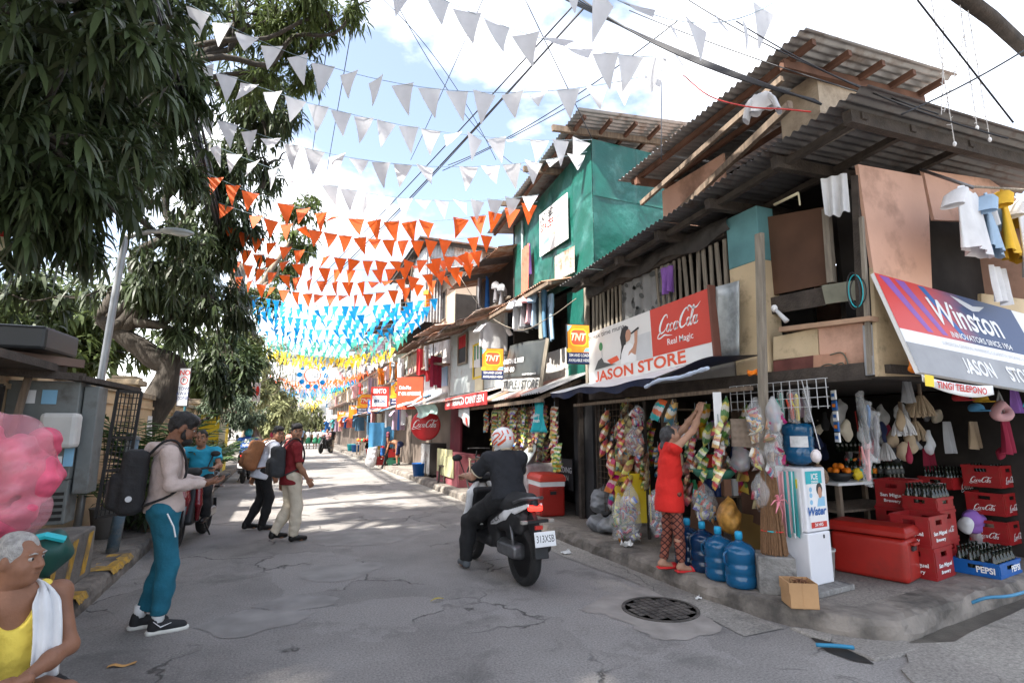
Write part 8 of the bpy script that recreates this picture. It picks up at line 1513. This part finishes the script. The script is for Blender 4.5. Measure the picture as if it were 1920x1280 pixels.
g_.build('grid', mat('rusty_wire'), wr, world=True)['kind'] = 'stuff'; MB().beam((4.42, 7.1, .15), (4.42, 7.1, 1.95), .03).beam((4.42, 5.9, .15), (4.42, 5.9, 1.95), .03).build('frame', SOOT, wr, world=True); MB().beam((4.1, 7.2, 1.9), (4.1, 3.8, 1.93), .04).build('hanging_pole', WOOD, wr, world=True)
wr2 = thing('wire_grid', 'white wire grid above the post holding hooks', 'rack', (4.3, 3.9, 1.9)); g_ = MB()
for i in range(13): g_.beam((4.28, 4.25 - i * .09, 1.72), (4.28, 4.25 - i * .09, 1.98), .005)
for i in range(4): g_.beam((4.28, 4.25, 1.74 + i * .08), (4.28, 3.15, 1.74 + i * .08), .005)
g_.build('grid', INK['lgrey'], wr2, world=True)['kind'] = 'stuff'
# egg trays, green basket, leaning ply
eg = thing('egg_tray_stack', 'hanging stack of grey pulp egg trays beside the crisp bag', 'trays', gp(1395, 785, 4.1), R(-40)); PULP = mat('pulp_grey', (.22, .17, .13), .95, .2, 10)
for i in range(6): MB().grid(lambda u, v: ((u - .5) * .26, -.02 * i + .014 * abs(math.sin(u * 15)) * abs(math.sin(v * 15)), -.26 * v), 20, 20).build('tray', PULP, eg, smooth=True)
bk_ = thing('green_basket', 'green plastic basket tray hung behind the woman', 'basket', gp(1338, 895, 4.25), R(-60)); MB().lathe([(.12, 0), (.2, .09), (.205, .09), (.125, -.006)], 20, sx=1.3, sy=.7).build('tray', mat('basket_green', (.05, .22, .15), .5), bk_, smooth=True)
for i, (x, y, z, w_, h_, ry, m_, lb) in enumerate(((4.45, 4.9, .45, .5, .7, 8, BROWNB, 'brown plywood sheet leaning behind the jugs'), (4.55, 4.4, .4, .45, .55, -10, mat('ochre_ply', (.28, .17, .05), .85), 'ochre plywood sheet leaning behind the jugs'))): tag(MB().box((0, 0, 0), (.02, w_, h_), ry=R(ry)).build('plywood_sheet', m_, loc=(x, y, z)), lb, 'board')
tag(MB().b2((-.01, -.3, 0), (.01, .3, .75)).build('shop_side_board', BROWNB, loc=(4.5, 4.25, .6), rz=R(-25)), 'dark brown board standing behind the post', 'board')
# slippers in clear sleeves
SLP = {k: mat('slipper_' + k, c, .6) for k, c in dict(green=(.05, .4, .3), red=(.7, .08, .03), yellow=(.75, .6, .05), grey=(.16, .15, .17), blue=(.01, .18, .5), black=(.03, .03, .03), pink=(.8, .35, .35))    .items()}
def slipper(label, loc, c, L=.27, rz=-2.0, sleeve=True, txt=None, tilt=0):
 t = thing('slipper_pair', label, 'slippers', loc, rz, 'hanging slippers'); out = [(.0, -L / 2), (.036, -L * .44), (.036, -L * .2), (.03, 0), (.042, L * .25), (.036, L * .42), (0, L / 2), (-.036, L * .42), (-.042, L * .25), (-.03, 0), (-.036, -L * .2), (-.036, -L * .44)]
 MB().ext([(x, 0, z - L / 2 - .04) for x, z in out], (0, .016, 0)).build('sole', SLP[c], t, bevel=.004); MB().tube([(-.035, -.012, -L * .75), (0, -.035, -L * .4), (.035, -.012, -L * .75)], .006, 5).build('strap', SLP[c], t)
 if sleeve: SDF(.02).box((0, 0, -L / 2 - .04), (.06, .022, L * .6), .02).noise(.006, 40).build('sleeve', CLEAR, t, h=.014)
 if txt: lettering(txt, frame((-.055, -.03, -L * .6), (0, 0, 1), (-1, 0, 0)), .045, INK['red'], t, .001, world=False)
 if tilt: t.rotation_euler[1] = tilt
 return t
for i, (px, py, c, L_, tx, lb, tl) in enumerate(((1462, 728, 'green', .25, None, 'green slippers in a clear sleeve on the dispenser side of the post', 0), (1480, 728, 'red', .25, None, 'red slippers in a clear sleeve on the dispenser side of the post', 0), (1490, 730, 'yellow', .25, None, 'yellow slippers beside the red ones', 0), (1510, 722, 'grey', .27, None, 'grey slippers in a clear sleeve above the jug', 0), (1610, 735, 'black', .42, 'Havaianas', 'long clear sleeve of black slippers over the table', R(-8)), (1625, 750, 'blue', .36, None, 'blue slippers hanging slanted over the table', R(14)), (1622, 800, 'pink', .44, 'Havaianas', 'lower clear sleeve of slippers over the table', R(8)), (1640, 770, 'grey', .38, None, 'grey slippers behind the blue ones', R(12)))): slipper(lb, gp(px, py, 4.35 if i < 4 else 4.75), c, L_, -2.2, True, tx, tl)
sf = thing('sachet_strip', 'blue and white soap sachet strip hanging in the shop', 'sachets', gp(1562, 730, 4.6), R(-120))
for i in range(5): MB().box((0, 0, -.05 - i * .095), (.085, .012, .085)).build('sachet', INK['blue'] if i % 2 else INK['white'], sf); MB().box((0, -.009, -.05 - i * .095), (.05, .004, .03)).build('print', INK['orange'] if i % 2 else INK['blue'], sf)
# brushes, mops, caps and bags deeper under the side roof
def mop(label, loc, m, r_=.11, h_=.2):
 t = thing('mop_head', label, 'mop', loc, 0, 'hanging mop heads'); rs_ = random.Random(int(loc[0] * 100)); mb = MB()
 for i in range(34): a = i * 2.4; q = r_ * math.sqrt((i + 1) / 34); mb.tube([(q * .2 * math.cos(a), q * .2 * math.sin(a), 0), (q * math.cos(a) * .8, q * math.sin(a) * .8, -h_ * .6), (q * math.cos(a), q * math.sin(a), -h_ * rs_.uniform(.9, 1.1))], .011, 5)
 mb.build('strands', m, t)['kind'] = 'stuff'; MB().tube([(0, 0, 0), (0, 0, .14)], .018, 7).build('socket', WOOD, t)
def gy(px, py, Y): return tuple(aY(px, py, Y))
mop('white mop head hanging in the dark shop middle', gy(1690, 778, 3.6), CL['white']); mop('tan mop head hanging under the tilted sign', gy(1725, 742, 3.4), CL['tan']); mop('small white mop head above the drink bottles', gy(1660, 830, 4.0), CL['white'], .08, .18); mop('second tan mop behind the white one', gy(1715, 790, 3.9), CL['tan'])
for i, (px, py, c, lb) in enumerate(((1800, 745, 'red', 'red cap hanging in the dark shop'), (1838, 748, 'yellow', 'yellow visor cap hanging in the dark shop'), (1830, 765, 'skyb', 'blue cap hanging under the yellow visor'))):
 t = thing('baseball_cap', lb, 'cap', gy(px, py, 3.3)); SDF(.02).ell((0, 0, 0), (.07, .07, .055)).ell((0, -.06, -.03), (.06, .07, .012)).cut((0, 0, -.035), (0, 0, -1)).build('cap', CL[c], t, h=.012)
t = thing('pink_net_bag', 'pink ring shaped net bag hanging below the tilted sign', 'bag', gy(1878, 770, 3.2)); MB().tube([(.11 * math.cos(a), .02 * math.sin(a * 2), .07 * math.sin(a)) for a in [i * math.tau / 22 for i in range(23)]], .045, 8).build('ring', CL['pink'], t, smooth=True)
nn = MB()
for i in range(12): a = i * math.tau / 12; nn.beam((.1 * math.cos(a), 0, .06 * math.sin(a) + .03), (0, 0, .22), .004)
nn.build('net', INK['lgrey'], t)['kind'] = 'stuff'
for i, (px, py, c, w_, h_, lb, Y) in enumerate(((1885, 790, 'maroon', .32, .34, 'stack of dark red shopping bags below the pink net bag', 3.3), (1900, 720, 'purple', .16, .3, 'purple bag hanging beside the pink net bag', 3.2), (1825, 790, 'tan', .3, .3, 'brown paper bags hanging in the dark shop', 3.6), (1775, 790, 'grey', .16, .34, 'grey roll bag hanging in the dark shop', 3.7), (1740, 840, 'maroon', .26, .36, 'dark red cola crate poster bag hanging inside', 4.2), (1855, 820, 'teal', .3, .22, 'teal packets hanging in the dark shop', 3.9), (1700, 715, 'grey', .2, .2, 'clear grey bag tied under the beam', 3.2), (1910, 880, 'white', .2, .3, 'white rice bag hanging beside the cola crate stack', 3.6))):
 hang('sheet', CL[c], gy(px, py, Y), R(10), lb, None, w_, h_, i)
for i in range(9): tag(MB().lathe([(.03, 0), (.035, .1), (.02, .14), (.012, .2), (.001, .2)], 10).build('bottle', BOT, loc=(6.72 + i * .085, 4.9, 1.25), smooth=True), 'dark bottle on the back ledge of the shop', 'bottle', 'bottles on the back ledge')
for i, (px, py, r_, m_, lb) in enumerate(((1826, 975, (.12, .1, .13), CL['purple'], 'purple filled bag behind the blue crate'), (1838, 1010, (.12, .1, .14), HAZY, 'white clear bag behind the blue crate'), (1862, 1000, (.13, .1, .16), mat('brown_clear_bag', (.45, .30, .22), .35, .4, 14, .8, 12), 'brown clear bag behind the blue crate'), (1812, 985, (.07, .07, .1), CL['white'], 'small white bag beside the purple bag'), (1800, 880, (.15, .12, .13), HAZY, 'clear plastic tub on the inner crates'))):
 S_ = SDF(.04); S_.ell((0, 0, 0), r_); S_.noise(.012, 22, i); tag(S_.build('filled_bag', m_, loc=gy(px, py, 3.75 if i < 4 else 4.6), h=.016), lb, 'bag')
tag(MB().tube(spline([aZ(1820, 1130, .1), aZ(1850, 1120, .16), aZ(1900, 1115, .17), aZ(1960, 1095, .17)], 6), .013, 8).build('water_hose', mat('hose_blue', (.05, .22, .38), .5), smooth=True), 'blue water hose lying along the side street kerb', 'hose')
# pavement clutter farther down
def stool(label, loc, rz):
 t = thing('wooden_stool', label, 'stool', loc, rz); MB().b2((-.15, -.13, .42), (.15, .13, .46)).build('seat', SOOT, t, bevel=.005)
 for x in (-1, 1):
  for y in (-1, 1): MB().beam((x * .12, y * .10, .42), (x * .15, y * .13, 0), .04).build('leg', SOOT, t)
  MB().beam((x * .14, -.12, .12), (x * .14, .12, .12), .03).build('stretcher', SOOT, t)
stool('dark wooden stool nearest the canteen counter panel', tuple(aZ(836, 905, .15)), R(20)); stool('dark wooden stool behind the other at the canteen', tuple(aZ(806, 893, .15)), R(70))
def tub(label, loc, m, r=.2, h_=.3, name='plastic_bucket'):
 t = thing(name, label, 'bucket', loc); MB().lathe([(r * .8, 0), (r, h_), (r * 1.06, h_), (r * 1.06, h_ + .02), (r * .96, h_ + .02), (r * .78, .02), (.001, .02)], 18).build('pail', m, t, smooth=True)
tub('blue plastic bin in front of the canteen', tuple(aZ(786, 892, .15)), CBLU, .22, .36); q = aZ(802, 892, .15); tag(SDF(.05).ell((q.x + .2, q.y + .3, .45), (.25, .25, .32)).noise(.02, 14).build('cream_sack', CL['cream'], h=.03), 'cream sack slumped beside the blue bin', 'sack')
q = aZ(700, 872, .15); tag(SDF(.05).cap((q.x - .1, q.y, .3), (q.x, q.y, .95), .22, .16).noise(.02, 14).build('white_sack', CL['white'], h=.03), 'tall white sack standing at the kerb edge', 'sack')
p = aZ(722, 872, .15); crate('green crate on the pavement under the red ones', (p.x + .3, p.y, .15), R(5), .42, .34, .3, CGRN); crate('red crate stacked on the green crate', (p.x + .28, p.y + .0, .46), R(8), .42, .34, .3, CRED); crate('red crate standing beside the green crate', (p.x - .1, p.y + .3, .15), R(3), .42, .34, .3, CRED)
for i, (px, py, c, lb) in enumerate(((694, 858, 'white', 'white pail at the far stall'), (688, 858, 'red', 'red pail at the far stall'), (684, 857, 'white', 'second white pail at the far stall'), (700, 857, 'orange', 'orange pail at the far stall'), (652, 845, 'teal', 'teal basin at the far vegetable stall'), (660, 847, 'blue', 'blue basin at the far vegetable stall'))): q = aZ(px, py, .15); tub(lb, (q.x + .2, q.y, .15), INK[c], .26, .4)
for i, (y, lb) in enumerate(((24.5, 'wooden market table far along the pavement'), (30, 'second wooden market table with produce'))):
 t = thing('market_table', lb, 'table', (4.1, y, .15)); MB().b2((-.35, -.7, .65), (.35, .7, .7)).build('table_top', WOOD, t); [MB().b2((x - .03, z - .03, 0), (x + .03, z + .03, .65)).build('leg', WOOD, t) for x in (-.3, .3) for z in (-.6, .6)]
 for k in range(10): tag(MB().ell((0, 0, .08), (.1, .1, .09)).build('produce', INK[hq.choice(['green', 'red', 'orange', 'yellow'])], loc=(4.1 + hq.uniform(-.25, .25), y + hq.uniform(-.6, .6), .85), smooth=True), 'heap of produce on a far market table', 'produce', 'produce on the market tables')
q = thing('ribbed_cabinet', 'grey corrugated metal cabinet at the far side of the canteen', 'cabinet', (4.2, 15.9, .15)); MB.build(corr((-.25, -.5, .1), (0, 1.0, 0), (0, 0, .85), 8, .014), 'front_sheet', GALV, q, smooth=True); MB().b2((-.23, -.5, .08), (.25, .5, .97)).build('carcass', DARK, q)
tag(SDF(.02).box((4.2, 8.9, .55), (.3, .32, .4), .05).noise(.006, 12).build('wrapped_bundle', mat('printed_tarp', (.5, .45, .45), .6, .5, 5), h=.03), 'printed tarpaulin bundle behind the open red cooler', 'bundle'); t = thing('plastic_basin', 'grey plastic basin tilted over the red cooler', 'basin', (4.1, 8.85, .95), R(20)); o = MB().lathe([(.18, 0), (.3, .12), (.32, .12), (.3, .13), (.17, .015), (.001, .015)], 24).build('basin', mat('grey_basin', (.42, .46, .45), .4), t, smooth=True); o.rotation_euler = (R(-20), R(-50), 0)
# shirts over the tilted sign, laundry on the upper eaves
hang('shirt', CL['white'], gy(1815, 352, 2.35), R(10), 'white grey jersey hanging over the tilted sign', None, .60, .56, 21); hang('shirt', CL['lblue'], gy(1850, 365, 2.42), R(20), 'pale blue shirt right behind the white jersey', None, .5, .52, 22); hang('shirt', CL['yellow'], gy(1880, 360, 2.5), R(20), 'yellow shirt behind the white jersey', None, .6, .62, 23); hang('shirt', CL['white'], gy(1920, 375, 2.5), R(10), 'white shirt last in the row beyond the yellow shirt', None, .6, .75, 24)
hang('sheet', CL['white'], gy(1870, 500, 2.6), R(5), 'white towel hanging below the yellow shirt', None, .3, .34, 25); tag(MB().tube([gy(1725, 318, 2.75), gy(1825, 352, 2.35)], .014, 8).build('steel_pipe', CHR, smooth=True), 'grey pipe carrying the hung shirts', 'pipe'); tag(MB().tube([gy(1825, 350, 2.35), gy(1990, 360, 2.5)], .01, 6).build('bamboo_pole', OLDW), 'thin pole holding the row of shirts', 'pole')
hang('sheet', CL['white'], gp(1563, 330, 4.35), R(-60), 'ragged white cloth hanging under the dark eave', None, .2, .36, 26); hang('shirt', CL['white'], gp(1425, 172, 3.95), R(-60), 'small pinkish vest hanging from the attic eave', None, .22, .2, 27); hang('sheet', CL['purple'], gp(1250, 500, 4.33), R(-80), 'white and purple cloth tucked in the window slats', None, .22, .34, 28)
t = thing('fluorescent_lamp', 'bare fluorescent lamp hanging under the dark eave', 'lamp', gp(1475, 372, 4.35)); a, b = V(gp(1452, 384, 4.35)), V(gp(1497, 362, 4.35)); MB().tube([a, b], .014, 8).build('tube', INK['cream'], t, world=True, smooth=True); MB().tube([b, V(gp(1500, 385, 4.35))], .008, 6).build('bracket', INK['cream'], t, world=True)
t = thing('wall_lamp', 'small white lamp bulb on an arm beside the wooden post', 'lamp', gp(1452, 575, 4.2)); a = V(gp(1452, 578, 4.2)); MB().ell(a, (.03, .03, .035)).build('bulb', INK['white'], t, world=True, smooth=True); MB().tube([a, V(gp(1475, 602, 4.2))], [.014, .026], 8).build('arm', INK['lgrey'], t, world=True, smooth=True)
# pink bag of candy floss and plank by the old man
c = CC + ray(40, 895) * 3.0; t = thing('pink_snack_bag', 'big clear bag of pink snacks beside the old man', 'bag', (c.x, c.y, c.z)); S_ = SDF(.06); S_.ell((-.08, 0, .05), (.24, .2, .30)); S_.ell((-.12, 0, -.18), (.28, .2, .16)); S_.cap((-.12, 0, .25), (-.2, 0, .38), .06, .03); S_.noise(.018, 14, 3); S_.noise(.007, 36, 4); S_.build('bag_skin', mat('pink_film', (.8, .36, .42), .2, .25, 5, .9, 9, spec=.9, alpha=.38), t, h=.013); S_ = SDF(.03); rs_ = random.Random(3); [S_.ell((rs_.uniform(-.28, .1), rs_.uniform(-.1, .1), rs_.uniform(-.25, .24)), (rs_.uniform(.06, .11),) * 3) for i in range(34)]; S_.noise(.008, 40, 2); S_.build('filling', mat('pink_filling', (.62, .09, .16), .6, .35, 9), t, h=.014)
st_ = thing('market_stand', 'rough wooden plank stand holding the pink bag', 'stand', (-1.45, 2.95, 0)); MB().beam((-1.47, 2.75, .0), (-1.40, 2.78, 1.30), .09, .04).build('plank', OLDW, st_, world=True); MB().b2((-2.0, 2.75, .93), (-1.24, 3.35, .96)).build('shelf', OLDW, st_, world=True); MB().b2((-1.95, 3.25, .0), (-1.89, 3.31, .93)).build('leg', OLDW, st_, world=True); MB().b2((-1.32, 3.25, .0), (-1.27, 3.31, .93)).build('leg', OLDW, st_, world=True)
c = CC + ray(95, 1035) * 2.75; t = thing('folded_umbrella', 'dark green and teal folded umbrella behind the old man', 'umbrella', c); SDF(.03).ell((0, 0, 0), (.08, .1, .11)).noise(.01, 20).build('canopy', mat('umbrella_green', (.01, .06, .05), .5), t, h=.012); MB().tube([(-.08, -.06, .08), (.0, -.09, .1), (.07, -.06, .07)], .018, 6).build('teal_band', INK['teal'], t); MB().tube([(0, 0, -.1), (0, 0, -.75)], .012, 6).build('shaft', PLS, t)
t = thing('wall_sign_card', 'small red lettered card sign among the mango leaves', 'sign', CC + ray(5, 430) * 4.2); F = frame((0, 0, 0), (.9, .2, 0), (.1, 0, 1)); mb = MB(); mb.at(F).b2((-.08, -.17, -.01), (.03, .17, 0)); mb.build('board', INK['cream'], t); rectd('red_print', F, -.07, -.06, .015, .06, INK['red'], t, .003, world=False)
# dense stock in the gloom of both shop fronts
cm = ['tan', 'grey', 'maroon', 'mauve', 'tan', 'cream', 'navy', 'black']
for i in range(44):
 x, y, z = (hq.uniform(5.0, 7.4), hq.uniform(3.3, 4.9), hq.uniform(1.3, 1.95)) if i < 34 else (hq.uniform(6.2, 7.5), hq.uniform(4.9, 5.2), hq.uniform(1.2, 1.5)); c = hq.choice(cm); S_ = SDF(.03); a = hq.uniform(.04, .09); h_ = hq.uniform(.06, .13); S_.ell((0, 0, -h_), (a, a * .6, h_)); S_.cap((0, 0, -h_ * .4), (0, 0, .03), a * .4, .008); S_.noise(.014, 26, i)
 tag(S_.build('wrapped_ware', CL[c] if i % 3 else HAZY, loc=(x, y, z), h=.017), '%s wrapped ware hanging in the gloom of the corner store' % (c if i % 3 else 'clear film'), 'ware', 'wares hung inside the corner store')
for i in range(26):
 px = hq.uniform(1120, 1480); c = hq.randint(0, 9); strip(gp(px, hq.uniform(745, 850), hq.uniform(4.32, 4.75)), hq.randint(2, 5), c, '%s packets hung in the second row of the corner store' % cols_[c], .12, i % 3 == 0, -2.2, hq.randint(1, 2), group='second row of snack packets', mix=(c, hq.randint(0, 9), c))
